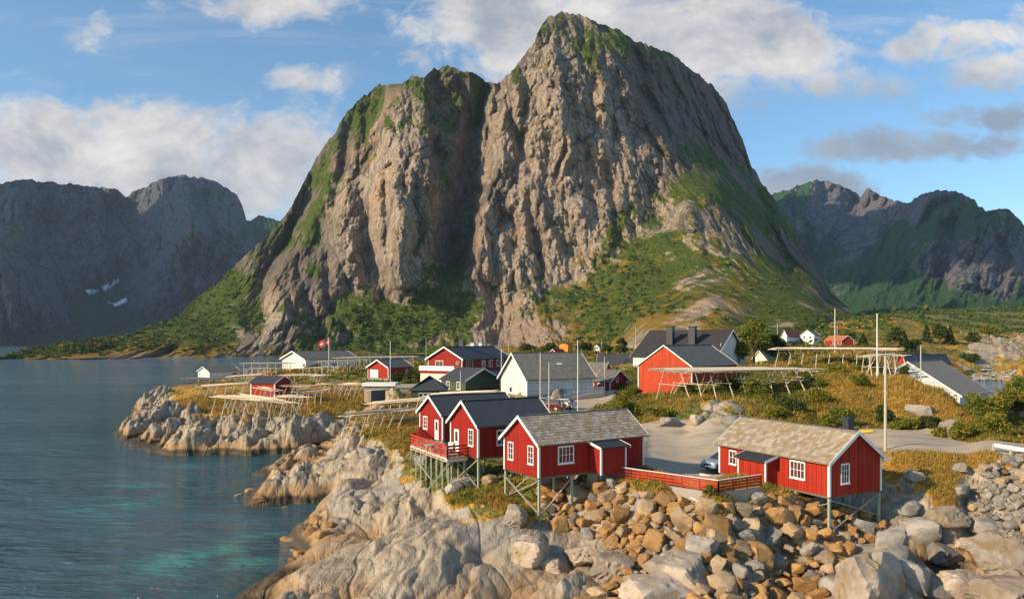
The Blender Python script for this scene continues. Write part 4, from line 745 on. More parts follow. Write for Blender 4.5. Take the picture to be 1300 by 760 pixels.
def corner_house(left_vis, xc, yb, D, th, Wpx, Lpx, *a, name='house', label='', hw=2.7, hr=1.8, W=None, L=None, **k):
    """xc,yb,D: near corner. left_vis True: gable to the left of the corner, long wall to the right. th is the direction of local x."""
    c = P(xc, yb, D)
    if left_vis:
        Wm = W or abs(fit(xc, yb, D, th, Wpx)); Lm = L or abs(fit(xc, yb, D, th+PI/2, Lpx)); loc = (c.x-math.cos(th)*Wm, c.y-math.sin(th)*Wm, c.z)
    else:
        Wm = W or abs(fit(xc, yb, D, th, Wpx)); Lm = L or abs(fit(xc, yb, D, th+PI/2, Lpx)); loc = tuple(c)
    return house(name, label, loc, th, Wm, Lm, hw, hr, *a, **k), Wm, Lm
def vp(x): return math.atan2(F, x-CXP)     # direction whose vanishing point is at column x
# ---------------------------------------------------------------- the four stilt cabins
PHI = vp(2100); TH = PHI-PI/2
def stilts(par, spots, braces, W=0):
    """spots: local (x, y) of posts; every post reaches the rock below"""
    M = Matrix.Translation(par.location) @ Matrix.Rotation(par.rotation_euler[2], 4, 'Z')
    Z0 = par.location.z
    for x, y in spots:
        w = M @ Vector((x, y, 0)); zb = gz(w.x, w.y)-Z0-.35
        MB().bar((x, y, zb), (x, y, -.16), .17, .17, (1, 0, 0)).build('stilt', MAT['stilt'], par)
    for a, b in braces: MB().bar(a, b, .14, .05).build('brace', MAT['brace'], par)
def under(par, x, y):
    M = Matrix.Translation(par.location) @ Matrix.Rotation(par.rotation_euler[2], 4, 'Z'); w = M @ Vector((x, y, 0)); return gz(w.x, w.y)-par.location.z
def joists(par, W, L): 
    mb = MB()
    for x in (.12, W/2, W-.12): mb.box(x-.08, .02, -.16, x+.08, L-.02, -.002)
    for k in range(6): y = .3+(L-.6)*k/5; mb.box(.02, y-.06, -.157, W-.02, y+.06, -.004)
    mb.build('floor_frame', MAT['wooddk'], par)

cabC, WC, LC = corner_house(True, 684, 606.3, 56.7, TH, 640, 817, 'red', 'slateC', name='stilt_cabin', label='red stilt cabin with brown stone slate roof, left of the rubble bank', hw=2.62, hr=1.75, cat='cabin', slates=.34, ov=.32, ovg=.28, battens=.19, thick=.09,
    wins=[('front', 1.0, .95, .62, 1.25, 2, 3), ('front', 3.75, .95, .62, 1.25, 2, 3), ('right', 2.55, .95, 1.35, 1.15, 4, 2)])
joists(cabC, WC, LC)
g0 = under(cabC, WC-.1, .1)
stilts(cabC, [(.1, .1), (WC-.1, .1), (.1, 3.2), (WC-.1, 3.2), (WC*.5, 3.2), (.1, 6.4), (WC-.1, 6.2)],
       [((WC-.1, .02, -1.2-1.9), (WC-.1, 3.2, -.3)), ((.1, 0, -2.2), (WC-.1, 0, -.3)), ((.1, -.06, -.5), (WC-.1, -.06, -2.6)), ((.05, 3.2, -.3), (.05, .2, -2.2))])
MB().box(WC-1.4, 5.8, -2.2, WC-.2, LC-.2, -.17).build('foundation', MAT['conc'], cabC)
def porch(par, side_x, y0, y1, d, h0, h1, wall, winspec=None, sgn=1, zf=0):
    """lean-to with a felt roof on the long wall at x = side_x, out to sgn*d"""
    a, b = side_x+sgn*.003, side_x+sgn*d
    p = MB(); x0, x1 = sorted((a, b)); zz = lambda x: h1+(h0-h1)*abs(x-a)/d
    p.add([(x0, y0, zf), (x1, y0, zf), (x1, y0, zz(x1)), (x0, y0, zz(x0)), (x0, y1, zf), (x1, y1, zf), (x1, y1, zz(x1)), (x0, y1, zz(x0))], [(0, 1, 2, 3), (7, 6, 5, 4), (0, 4, 5, 1), (1, 5, 6, 2), (2, 6, 7, 3), (3, 7, 4, 0)])
    n = int((y1-y0)/.19)
    for k in range(1, n): y = y0+(y1-y0)*k/n; q = sorted((b-sgn*.003, b+sgn*.022)); p.box(q[0], y-.02, zf+.02, q[1], y+.02, h0-.02)
    for k in range(1, int(d/.19)):
        x = a+sgn*.19*k
        for yy in (y0, y1): p.box(x-.02, min(yy-.022, yy+.003) if yy == y0 else yy-.003, zf+.02, x+.02, yy+.003 if yy == y0 else yy+.022, zz(x)-.03)
    o = p.build('porch', MAT[wall], par)
    r = MB(); xs = (a, b+sgn*.3); sl = (h0-h1)/d; zs = (h1+.02, h0+sl*.3+.02)
    vs = []
    for yy in (y0-.22, y1+.22): vs += [(xs[0], yy, zs[0]), (xs[1], yy, zs[1]), (xs[1], yy, zs[1]+.09), (xs[0], yy, zs[0]+.09)]
    r.add(vs, [(0, 1, 2, 3), (7, 6, 5, 4), (0, 4, 5, 1), (1, 5, 6, 2), (2, 6, 7, 3), (3, 7, 4, 0)]); r.build('porch_roof', MAT['felt'], o)
    t = MB()
    for yy in (y0-.262, y1+.222):
        vs = [];
        for w in (0, .04): vs += [(xs[0], yy+w, zs[0]-.08), (xs[1], yy+w, zs[1]-.08), (xs[1], yy+w, zs[1]+.12), (xs[0], yy+w, zs[0]+.12)]
        t.add(vs, [(0, 1, 2, 3), (7, 6, 5, 4), (0, 4, 5, 1), (1, 5, 6, 2), (2, 6, 7, 3), (3, 7, 4, 0)])
    t.build('porch_bargeboard', MAT['trim'], o)
    for yy in (y0, y1):
        q = sorted((b+sgn*.035, b-sgn*.1)); w = sorted((yy-.035, yy+.1)) if yy == y0 else sorted((yy+.035, yy-.1)); MB().box(q[0], w[0], zf-.1, q[1], w[1], h0-.03).build('corner_board', MAT['trim'], o)
    return o
cl = P(684, 606.3, 56.7)
yC0 = fit(684, 606.3, 56.7, PHI, 749); 
nrm = Vector((math.cos(TH), math.sin(TH)))
yC1 = yC0+2.55
porch(cabC, WC, yC0, yC1, 1.35, 2.0, 2.32, 'red')
cabC.children[0]

PHD = vp(170); THD = PHD-PI/2
cabD, WD, LD = corner_house(False, 1053, 630.5, 55, THD, 1118.7, 913, 'red2', 'slateD', name='stilt_cabin', label='red stilt cabin with tan slate roof and black chimney, right of the parking yard', hw=2.6, hr=1.95, cat='cabin', slates=.36, ov=.34, ovg=.28, battens=.19, thick=.09, corner=.15, barge=.24,
    wins=[('left', 2.95, .95, 1.3, 1.15, 4, 2), ('front', 1.62, .92, .72, 1.3, 3, 3), ('left', LD-1.5 if False else 9.9, 1.0, .7, 1.0, 2, 2)])
bpy.data.objects.remove([c for c in cabD.children if c.name.startswith('window')][-1].children[0]) if False else None
joists(cabD, WD, LD)
stilts(cabD, [(.12, .12), (WD-.12, .12), (.12, 3.2), (WD-.12, 3.2), (WD*.5, 3.2), (WD*.55, 3.6), (WD*.5, .12+6)],
       [((.12, .02, -.25), (WD-.12, .02, -1.9)), ((.12, .08, -2.6), (WD-.12, .08, -.2)), ((.04, .1, -.5), (.04, 3.2, -1.6)), ((WD*.5, 3.2, -.3), (WD-.12, 3.2, -1.7))])
MB().box(.25, 5.2, -1.8, 1.0, 6.3, -.17).build('foundation', MAT['conc'], cabD); MB().box(.4, 6.301, -1.2, WD-.4, LD-.3, -.17).build('foundation', MAT['conc'], cabD)
yD0 = fit(1053, 630.5, 55, PHD, 987); porch(cabD, 0, yD0, yD0+3.0, 1.25, 1.95, 2.3, 'red2', sgn=-1)
MB().box(WD/2+.1, .75, 4.3, WD/2+.7, 1.3, 5.45).build('chimney', MAT['black'], [c for c in cabD.children if c.name.startswith('roof')][0])
ch = [c for c in bpy.data.objects if c.name.startswith('chimney')][-1]; MB().box(WD/2+.04, .69, 5.451, WD/2+.76, 1.36, 5.54).build('chimney_cap', MAT['black'], ch)

cabB, WB, LB = corner_house(True, 607, 581, 63.1, TH, 572, 700, 'red', 'slate', name='stilt_cabin', label='red stilt cabin with plain dark roof, between the other two left cabins', hw=2.7, hr=1.78, cat='cabin', ov=.3, ovg=.28, battens=.19,
    wins=[('front', WB*.72 if False else 3.6, .95, .68, 1.25, 2, 3), ('right', 2.6, 1.0, 1.35, 1.1, 4, 2), ('right', 7.2, 1.0, .7, 1.1, 2, 2)], doors=[('front', 1.15, .8, 2.05, 'trim')])
joists(cabB, WB, LB)
stilts(cabB, [(.1, .1), (WB-.1, .1), (.1, 3.4), (WB-.1, 3.4), (WB/2, .1), (WB-.1, 6.8), (.1, 6.8)],
       [((WB-.1, .0, -.2), (WB*.1, -.5, -3.0)), ((WB-.3, .1, -.2), (WB*.2, -.3, -2.9)), ((.3, .05, -.3), (WB-.4, .05, -2.4)), ((.1, 1.8, -.6), (WB-.1, 1.8, -.6))])
cabA, WA, LA = corner_house(True, 562, 560, 73.5, TH, 533, 655, 'red', 'slate', name='stilt_cabin', label='red stilt cabin farthest left, with dark roof and railed deck in front', hw=2.55, hr=1.6, cat='cabin', ov=.3, ovg=.28, battens=.19,
    wins=[('front', 1.3, .95, .75, 1.1, 2, 3), ('right', 3.2, .95, 1.2, 1.0, 3, 2)], doors=[('front', 3.75, .8, 2.0, 'trim')])
joists(cabA, WA, LA)
stilts(cabA, [(.1, .1), (WA-.1, .1), (.1, 3.4), (WA-.1, 3.4), (WA/2, 3.4)], [((.1, .1, -.3), (WA-.1, .1, -1.8))])

# deck in front of the two left cabins
def railing(mb_parent, pts, h=1.0, closed=False, z=0, slats=4, name='railing', cap=True):
    mb = MB(); cp = MB()
    for (x0, y0), (x1, y1) in zip(pts[:-1], pts[1:]):
        L_ = math.hypot(x1-x0, y1-y0); n = max(1, round(L_/1.5))
        for k in range(n+1): t = k/n; x = x0+(x1-x0)*t; y = y0+(y1-y0)*t; mb.box(x-.045, y-.045, z-.12, x+.045, y+.045, z+h-.03)
        for k in range(slats): zz = z+.14+(h-.22)*k/(slats-1) if slats > 1 else z+h*.5; mb.bar((x0, y0, zz), (x1, y1, zz), .03, .13)
        cp.bar((x0, y0, z+h), (x1, y1, z+h), .14, .04)
    o = mb.build(name, MAT['rail'], mb_parent); cp.build('handrail', MAT['rail'] if cap is True else MAT[cap], o); return o
zd = 7.15
q1 = PZ(568, 581, zd); q2 = PZ(521, 564, zd); q0 = PZ(594, 579.5, zd); q3 = PZ(550, 558, zd)
deck = thing('timber_deck', 'railed timber deck on tall posts, wrapped round the two leftmost cabins', 'deck', (q1.x, q1.y, zd))
lp = [(v.x-q1.x, v.y-q1.y) for v in (q1, q2, q3, q0)]
ctrB = cabB.matrix_world if False else None
def prism(mb, pts, z0, z1):
    n = len(pts); return mb.add([(x, y, z0) for x, y in pts]+[(x, y, z1) for x, y in pts], [tuple(range(n))[::-1], tuple(range(n, 2*n))]+[(k, (k+1) % n, n+(k+1) % n, n+k) for k in range(n)])
pB = Vector((cabB.location.x-q1.x, cabB.location.y-q1.y)); dB = Vector((math.cos(TH), math.sin(TH)))
pA = Vector((cabA.location.x-q1.x, cabA.location.y-q1.y)); eA = pA+dB*(WA-.1); eB = pB+dB*(WB*.62)
outl = [lp[0], (eB.x, eB.y-.0), (pB.x, pB.y-.02), (eA.x, eA.y-.05), (pA.x, pA.y-.05), lp[1]]
prism(MB(), outl, -.12, -.001).build('deck_floor', MAT['deck'], deck)
fr = MB()
for a, b in zip(outl, outl[1:]+outl[:1]): fr.bar((a[0], a[1], -.26), (b[0], b[1], -.26), .06, .26)
for k in range(7): t = (k+.5)/7; a = Vector(lp[1]).lerp(Vector(lp[0]), t); fr.bar((a.x, a.y, -.27), (a.x+1.8, a.y+1.6, -.27), .06, .18)
fr.build('rim_beam', MAT['woodlt'], deck)
railing(deck, [(eB.x, eB.y-.1), lp[0], lp[1], (lp[1][0]+.35, lp[1][1]+1.1), (pA.x-.05, pA.y-.1)], 1.0)
for k in range(8):
    t = k/7; a = Vector(lp[0]).lerp(Vector(lp[1]), t); 
    for off in ((.05, .12), (1.3, 1.5)):
        x, y = a.x+off[0], a.y+off[1]; zb = gz(q1.x+x, q1.y+y)-zd-.3
        MB().bar((x, y, zb), (x, y, -.3), .13, .13, (1, 0, 0)).build('post', MAT['stilt'], deck)
for (a, b) in [((0.2, .1, -.4), (-1.6, -.3, -2.6)), ((-3.0, 2.0, -.3), (-1.4, .9, -2.0)), ((lp[1][0]+.3, lp[1][1], -.4), (lp[1][0]-1.3, lp[1][1]-.5, -2.2))]: MB().bar(a, b, .1, .08).build('brace', MAT['stilt'], deck)
# outward leaning rail supports below the floor
sp = MB()
for k in range(12): a = Vector(lp[1]).lerp(Vector(lp[0]), k/11); nrm2 = Vector((-.83, -.5)); sp.bar((a.x, a.y, -.35), (a.x+nrm2.x*.55, a.y+nrm2.y*.55, -.02), .05, .05)
sp.build('rail_support', MAT['rail'], deck)
# outdoor furniture on the deck
def table_set(loc, rz):
    t = thing('picnic_table', 'weathered grey picnic table on the deck of the left cabins', 'table', loc, rz)
    mb = MB()
    for k in range(5): mb.box(-.9, -.38+k*.155, .70, .9, -.38+k*.155+.14, .74)
    mb.build('tabletop', MAT['wood'], t)
    for s in (-1, 1): MB().box(-.9, s*.72-.13, .42, .9, s*.72+.13, .46).build('bench', MAT['wood'], t)
    for s in (-.6, .6):
        for e in (-1, 1): MB().bar((s, e*.6, 0), (s, e*.2, .70), .07, .05, (1, 0, 0)).build('leg', MAT['wood'], t)
    return t
table_set((q1.x-1.4, q1.y+3.1, zd), .6)
def garden_chair(loc, rz, label):
    c = thing('garden_chair', label, 'chair', loc, rz, 'white garden chairs on the deck'); MB().box(-.25, -.25, .4, .25, .25, .44).build('seat', MAT['trim'], c); MB().bar((0, .24, .45), (0, .34, .95), .5, .04, (0, 1, 0)).build('backrest', MAT['trim'], c)
    for x in (-.22, .22):
        for y in (-.22, .22): MB().box(x-.02, y-.02, 0, x+.02, y+.02, .4).build('leg', MAT['trim'], c)
    return c
gc = garden_chair((q1.x-.1, q1.y+2.6, zd), -.6, 'white garden chair beside the picnic table, nearer the middle cabin')
dup(gc, (q1.x-.5, q1.y+4.3, zd), 1.2, 'white garden chair beside the picnic table, nearer the leftmost cabin')

# ---------------------------------------------------------------- village houses
H_ = corner_house
h8, W8, L8 = H_(True, 669.2, 502, 125, vp(2200)-PI/2, 636, 753, 'white', 'tilegr', name='house', label='long white wooden house with grey tiled roof in the middle of the village', hw=2.9, hr=4.0, plinth=1.6, ov=.45, ovg=.5, corner=.14, corners=(1, 2), barge=.3,
    wins=[('right', L_, 1.0, .85, 1.5, 2, 3) for L_ in (5.0, 8.6, 13.0)]+[('front', 3.3, 0.35, .7, .8, 1, 1)])
[c for c in h8.children if c.name.startswith('wall')][0].data.materials[0] = MAT['white']
MB().box(W8+.002, .1, .02, W8+.03, L8-.1, 2.78).build('clapboard_cladding', MAT['whiteh'], h8)
rp = MB()
M8 = Matrix.Translation(h8.location) @ Matrix.Rotation(h8.rotation_euler[2], 4, 'Z')
ramp = thing('access_ramp', 'pale grey railed ramp along the side of the long white house', 'ramp', tuple(M8 @ Vector((W8+.06, 6.5, 0))), h8.rotation_euler[2])
rp.add([(0, 0, -.9), (1.5, 0, -.9), (1.5, 0, -.8), (0, 0, -.8), (0, 6, -.9), (1.5, 6, -.9), (1.5, 6, .05), (0, 6, .05), (0, 8.6, -.9), (1.5, 8.6, -.9), (1.5, 8.6, .05), (0, 8.6, .05)], [(0, 1, 2, 3), (3, 2, 6, 7), (0, 3, 7, 4), (1, 5, 6, 2), (7, 6, 10, 11), (4, 7, 11, 8), (5, 9, 10, 6), (8, 11, 10, 9)])
rp.build('walkway', MAT['wood'], ramp)
r2 = MB()
for k in range(9): y = k; zf = -.8+.85*min(1, y/6); r2.box(1.42, y-.04, zf, 1.5, y+.04, zf+1.0)
for j in range(5): zz = .15+j*.19; r2.bar((1.46, 0, -.8+zz), (1.46, 6, .05+zz), .03, .14); r2.bar((1.46, 6, .05+zz), (1.46, 8.6, .05+zz), .03, .14)
r2.build('railing', MAT['whiteh'], ramp)

h9, W9, L9 = H_(True, 586.7, 484, 166, vp(1150)-PI/2, 543.5, 646, 'red', 'slate', name='house', label='two storey red house with white balcony band and black roof behind the green house', hw=5.0, hr=2.5, plinth=1.2, ov=.5, ovg=.5, barge=.3,
    wins=[('front', 3.0, 3.0, 1.9, 1.4, 2, 1), ('right', 3.2, 2.7, 2.6, 1.9, 3, 1), ('right', 9.5, 3.0, 1.5, 1.3, 2, 1), ('right', 12.8, 3.0, 1.5, 1.3, 2, 1), ('right', 16.4, 3.0, 1.3, 1.3, 2, 1), ('right', 18.6, 3.0, 1.1, 1.3, 2, 1)], chim=[(4.4, 7.5, 1.1, 1.6, 'black'), (3.2, 14.5, .9, .9, 'whiteh'), (3.4, 18, .9, .9, 'whiteh')])
MB().box(-.6, -2.2, -1.0, W9-1.2, -.06, 1.75).build('ground_floor', MAT['cream'], h9)
MB().box(-.7, -2.3, 1.751, W9-1.1, -.05, 2.35).build('balcony_base', MAT['red'], h9)
MB().box(-.8, -2.42, 2.351, W9-.6, -2.3, 3.4).build('balcony_front', MAT['trim'], h9); MB().box(-.82, -2.299, 2.351, -.72, -.05, 3.4).build('balcony_side', MAT['trim'], h9)
MB().tube((W9-1.1, -.03, 4.0), (W9-1.1, -.12, 4.0), .55, n=16).build('wall_dish', MAT['brown'], h9)
MB().box(W9+.05, 9, -.8, W9+3, 16, 1.8).build('annex', MAT['blue'], h9)

h10, W10, L10 = H_(False, 591, 500, 133, vp(1600), 634.3, 560.3, 'green', 'slate', name='house', label='dark green house with black roof behind the stilt cabins', hw=2.4, hr=1.9, plinth=1.0, ov=.3, ovg=.35, corner=0, barge=.22,
    wins=[('left', 1.9, .8, .75, 1.2, 2, 2), ('left', 4.7, .8, .75, 1.2, 2, 2)])
def hip_house(name, label, loc, th, W, L, hw, hr, wall, roof, wins=(), plinth=.8, rin=.35):
    o = thing(name, label, 'house', loc, th); mb = MB().box(0, 0, -plinth, W, L, hw); mb.build('wall', MAT[wall], o)
    e = .3; r = rin*L; m = MB(); m.add([(-e, -e, hw), (W+e, -e, hw), (W+e, L+e, hw), (-e, L+e, hw), (-e, -e, hw+.12), (W+e, -e, hw+.12), (W+e, L+e, hw+.12), (-e, L+e, hw+.12), (W/2, r, hw+hr), (W/2, L-r, hw+hr)],
        [(0, 3, 2, 1), (0, 1, 5, 4), (1, 2, 6, 5), (2, 3, 7, 6), (3, 0, 4, 7), (4, 5, 8), (5, 6, 9, 8), (6, 7, 9), (7, 4, 8, 9)]); m.build('roof', MAT[roof], o)
    for w in wins: window(o, *w, W=W, L=L)
    return o
c0 = P(521.5, 508, 122); hip_house('annex', 'low grey green lean-to with hipped black roof and a row of small windows', tuple(c0), .05, 5.6, 6.5, 1.55, 2.3, 'green', 'slate', [('front', 1.6+k*.75, .55, .5, .6, 1, 1) for k in range(4)], rin=.6)
h11, W11, L11 = H_(True, 493, 480, 188, vp(1150)-PI/2, 467, 522.5, 'red2', 'tilegr2', name='boathouse', label='red boathouse with white garage door and dark roof on the lawn', hw=2.7, hr=1.8, plinth=.6, cat='boathouse', ov=.35, ovg=.5, barge=.3,
    doors=[('front', 2.0, 2.5, 2.1, 'trim'), ('right', 7.8, .95, 2.0, 'trim')])
h12, W12, L12 = H_(True, 388, 469.6, 262, vp(1500)-PI/2, 358.5, 453, 'white', 'tilegr2', name='warehouse', label='large white fish warehouse with grey roof at the back of the peninsula', hw=3.8, hr=2.6, plinth=2.5, cat='warehouse', ov=.6, ovg=.8, barge=.35,
    wins=[('right', 5, 1.0, 2.0, 1.2, 3, 1), ('right', 12, 1.0, 2.0, 1.2, 3, 1)], doors=[('front', 2.6, 1.6, 2.6, 'wood')], chim=[(5.6, 2, .8, .6, 'tiledk'), (4, 13, .9, 1.6, 'tiledk')])
h13, W13, L13 = H_(True, 266, 479, 268, vp(1500)-PI/2, 251.5, 304, 'white', 'tilegr2', name='boathouse', label='small white boathouse with grey green roof at the far left tip', hw=2.0, hr=1.6, plinth=.2, cat='boathouse', ov=.3, ovg=.4,
    wins=[('front', 1.3, .6, .6, .7, 1, 1), ('right', 9.5, .8, 1.8, .6, 1, 1)])
for i in range(6):
    for x in (.2, W13-.2): MB().box(x-.12, i*(L13-.4)/5, -4.5, x+.12, i*(L13-.4)/5+.2, -.01).build('pile', MAT['wood'], h13)
h14, W14, L14 = H_(False, 349, 504.5, 152, vp(900), 369, 318, 'red2', 'slate', name='shed', label='bright red shed with black roof among the drying racks on the peninsula', hw=2.95, hr=1.1, plinth=.9, cat='shed', ov=.3, ovg=.3, barge=.12, corner=.2, corners=(0, 3), trim='trim')
# slatted crate
cr = thing('storage_crate', 'pale and dark slatted storage box standing on the rocks', 'crate', tuple(P(471, 511.5, 117)), math.radians(-40))
MB().box(-1.6, .0, 0, 0, 2.9, 1.9).build('body', MAT['brown'], cr); m_ = MB()
for k in range(16): m_.box(.002, .05+k*.178, .05, .03, .05+k*.178+.15, 1.88)
m_.build('side_slats', MAT['greybox'], cr); MB().box(-1.65, -.05, 1.901, .05, 2.95, 1.97).build('lid', MAT['wood'], cr)
h16, W16, L16 = H_(False, 774.7, 500, 140, vp(1500), 797, 753.5, 'red', 'tilegr2', name='house', label='small red house with grey roof and white window beside the long white house', hw=2.35, hr=1.9, plinth=.8, ov=.3, ovg=.3, wins=[('left', 2.2, .7, 1.0, 1.15, 2, 3), ('front', 2.3, 2.2, .6, .6, 1, 1)])
H_(False, 766, 485, 165, vp(1500), 776, 746, 'orange', 'tilegr2', name='shed', label='shed with grey gable roof just behind the small red house', cat='shed', hw=2.3, hr=1.9, plinth=1, ov=.2, ovg=.3)
H_(False, 810, 482, 186, vp(900), 832, 757, 'white', 'slate', name='warehouse', label='long low white building with black roof left of the red barn', cat='warehouse', hw=2.1, hr=4.0, plinth=1.5, W=9, ov=.4, wins=[('left', 3.0, .7, 1.2, .8, 2, 1)])
h17, W17, L17 = H_(True, 878.5, 506, 120, vp(1500)-PI/2, 810, 935, 'redold', 'tilegr2', name='barn', label='big weathered red barn with worn grey roof beside the drying racks', cat='barn', hw=5.05, hr=3.3, ov=.18, ovg=.2, corner=.14, barge=.16)
for x, y in ((.3, .3), (W17/2, .3), (W17-.3, .3), (.3, 4), (W17-.3, 4)): MB().box(x-.13, y-.13, -1.6, x+.13, y+.13, -.01).build('stilt', MAT['wood'], h17)
h18, W18, L18 = H_(False, 908, 482, 168, vp(1332), 946, 804, 'white', 'tiledk', name='house', label='big white house with steep black roof and two chimneys behind the barn', hw=5.2, hr=5.9, plinth=2, ov=.5, ovg=.6, barge=.3, wins=[('front', 4.0, 6.4, .8, 1.6, 1, 2), ('front', 2.2, 2.5, 1.0, 1.4, 2, 2), ('front', 6.3, 2.5, 1.0, 1.4, 2, 2), ('left', 3, 2.6, 1.1, 1.4, 2, 2), ('left', 8, 2.6, 1.1, 1.4, 2, 2)],
    chim=[(W_*1.0, 7.0, 1.5, .9, 'black') for W_ in (4.4,)]+[(4.4, 12.5, 1.5, .9, 'black')])
H_(True, 973, 470, 200, vp(1500)-PI/2, 955, 985, 'cream', 'tilegr2', name='outbuilding', label='small cream gabled outbuilding right of the big white house', cat='outbuilding', hw=3.0, hr=2.2, plinth=1, ov=.3)
H_(True, 1033.3, 437, 330, vp(1500)-PI/2, 1016.6, 1041, 'trim', 'tilegr2', name='house', label='distant white two storey house with grey roof at the mountain foot', hw=4.0, hr=2.2, plinth=2, ov=.3, wins=[('front', 1.5, 2.6, .9, .9, 1, 1), ('front', 4.2, 2.6, .9, .9, 1, 1), ('front', 1.5, .7, .9, .9, 1, 1), ('front', 4.2, .7, .9, .9, 1, 1)])
H_(True, 999, 433, 352, vp(1100)-PI/2, 992, 1017, 'trim', 'tilered', name='house', label='distant white house with bright red roof at the mountain foot', hw=2.6, hr=2.6, plinth=2, ov=.3)
H_(False, 1068, 437.8, 318, vp(5000), 1076, 1047, 'red2', 'tileor', name='house', label='distant low red house with orange tiled roof', hw=1.9, hr=2.0, plinth=2, W=6, ov=.3, wins=[('left', 2.0, .6, .8, .9, 1, 1), ('left', 5.2, .6, .8, .9, 1, 1)])
h21, W21, L21 = H_(True, 1218.4, 521, 125, vp(1800)-PI/2, 1100, 1255, 'whiteh', 'ribbed', name='warehouse', label='white building with wide dark ribbed metal roof beside the inlet', cat='warehouse', hw=2.6, hr=5.2, W=16.2, plinth=1.6, ov=.5, ovg=.4, ribs=.55, barge=.3, wins=[('right', 3.2, .8, .9, 1.2, 2, 1), ('right', 4.8, .8, .9, 1.2, 2, 1)])
for px, py, D_, xl, xr_, lab in [(1151, 478, 168, 1138, 1165, 'nearest red gabled shed with black roof behind the ribbed metal roof'), (1167, 477, 176, 1155, 1184, 'middle red gabled shed with black roof behind the ribbed metal roof'), (1184, 476, 184, 1172, 1206, 'farthest red gabled shed with black roof behind the ribbed metal roof')]:
    H_(True, px, py, D_, vp(1800)-PI/2, xl, xr_, 'red2', 'slate', name='shed', label=lab, cat='shed', hw=3.0, hr=1.9, plinth=1.5, ov=.25, ovg=.3, barge=0, corner=0, group='red sheds behind the ribbed roof')
H_(True, 721, 447, 330, vp(1500)-PI/2, 710, 727, 'orange', 'slate', name='shed', label='distant orange yellow shed below the mountain', cat='shed', hw=3.4, hr=.6, plinth=1, ov=.1, barge=0, corner=0)
H_(True, 705, 451, 300, vp(1500)-PI/2, 699, 717, 'red', 'reddk', name='shed', label='distant tiny red shed left of the orange shed', cat='shed', hw=1.4, hr=1.0, plinth=1, ov=.1, corner=0)
H_(True, 761, 446.5, 420, vp(1500)-PI/2, 754.5, 771, 'trim', 'tilegr2', name='cottage', label='distant white cottage with dark green grey roof under the mountain', cat='cottage', hw=2.2, hr=1.7, plinth=2, ov=.3)
# stone quay with pale slab tops
qs = thing('stone_wall', 'rough stone wall topped by pale concrete slabs beside the green lean-to', 'wall', tuple(P(462, 505, 140)), -.02)
MB().box(0, 0, -.5, 9.5, 3, 2.2).build('masonry', MAT['stone'], qs); MB().box(-.3, -.3, 2.201, 5.9, 3.2, 2.8).build('coping', MAT['trim'], qs); MB().box(5.901, -.2, 1.9, 10.0, 3.2, 2.45).build('coping', MAT['conc'], qs)

# fence of the yard
zf = 6.12
f0, f1_, f2_ = PZ(763, 603.5, zf), PZ(912, 625.5, zf), PZ(966, 617.5, zf)
fe = thing('plank_fence', 'long low red plank fence with pale cap along the edge of the yard', 'fence', (f1_.x, f1_.y, zf))
lf = [(v.x-f1_.x, v.y-f1_.y) for v in (f0, f1_, f2_)]
railing(fe, lf, .86, z=.05, slats=4, name='panel', cap='trim')
cb = MB()
for a, b in zip(lf[:-1], lf[1:]): cb.bar((a[0], a[1], -.42), (b[0], b[1], -.42), .34, .84)
kerb = cb.build('retaining_kerb', MAT['conc'], fe)
# ---------------------------------------------------------------- placing things on the ground
def hit(px, py):
    """ground point that the reference shows at (px, py)"""
    u = (px-CXP)/F; s = (HY-py)/F; D = np.exp(np.linspace(math.log(28), math.log(1400), 1400)); z = H+s*D
    g = gzs(u*D, D); k = np.where(g >= z)[0]
    D_ = D[k[0]] if len(k) else 1400.0
    return Vector((u*D_, D_, gz(u*D_, D_)))
def on(px, D): x = (px-CXP)/F*D; return Vector((x, D, gz(x, D)))

# ---------------------------------------------------------------- boulders
def rock_mat(name, a, b, stain, grain=1.0):
    m, t = newmat(name); o = t.node('ShaderNodeTexCoord').outputs['Object']; inf = t.node('ShaderNodeObjectInfo').outputs['Random']
    v = t.node('ShaderNodeVectorMath', operation='ADD', i_0=o, i_1=t.node('ShaderNodeCombineXYZ', i_0=t.m('MULTIPLY', inf, 37), i_1=t.m('MULTIPLY', inf, 91), i_2=0.0).outputs[0]).outputs[0]
    n = t.noise(v, .9*grain, 6, .65); f = t.noise(v, 6*grain, 5, .7)
    c = t.mix(t.smooth(n, .35, .65), a, b); c = t.mix(t.smooth(t.noise(v, 1.4, 5, .6, .6), .52, .66, 0, .85), c, stain); c = t.mix(t.smooth(f, .56, .72, 0, .55), c, tuple(q*.45 for q in a))
    c = t.mix(1.0, c, t.node('ShaderNodeCombineColor', i_0=t.m('ADD', .72, t.m('MULTIPLY', inf, .5)), i_1=t.m('ADD', .72, t.m('MULTIPLY', inf, .5)), i_2=t.m('ADD', .72, t.m('MULTIPLY', inf, .5))).outputs[0], 'MULTIPLY')
    t.put(t.b.inputs['Base Color'], c); t.b.inputs['Roughness'].default_value = .9
    t.put(t.b.inputs['Normal'], t.bump(t.m('ADD', n, t.m('MULTIPLY', f, .6)), .9, .14)); return m
RM = dict(ochre=rock_mat('ochre_stone', (.34, .17, .055), (.47, .27, .10), (.26, .19, .13)), tan=rock_mat('tan_stone', (.33, .23, .13), (.48, .35, .22), (.38, .20, .07)), grey=rock_mat('grey_stone', (.22, .20, .175), (.37, .33, .28), (.20, .17, .14)), pink=rock_mat('pale_pinkish_stone', (.30, .235, .175), (.50, .41, .32), (.36, .24, .11)))
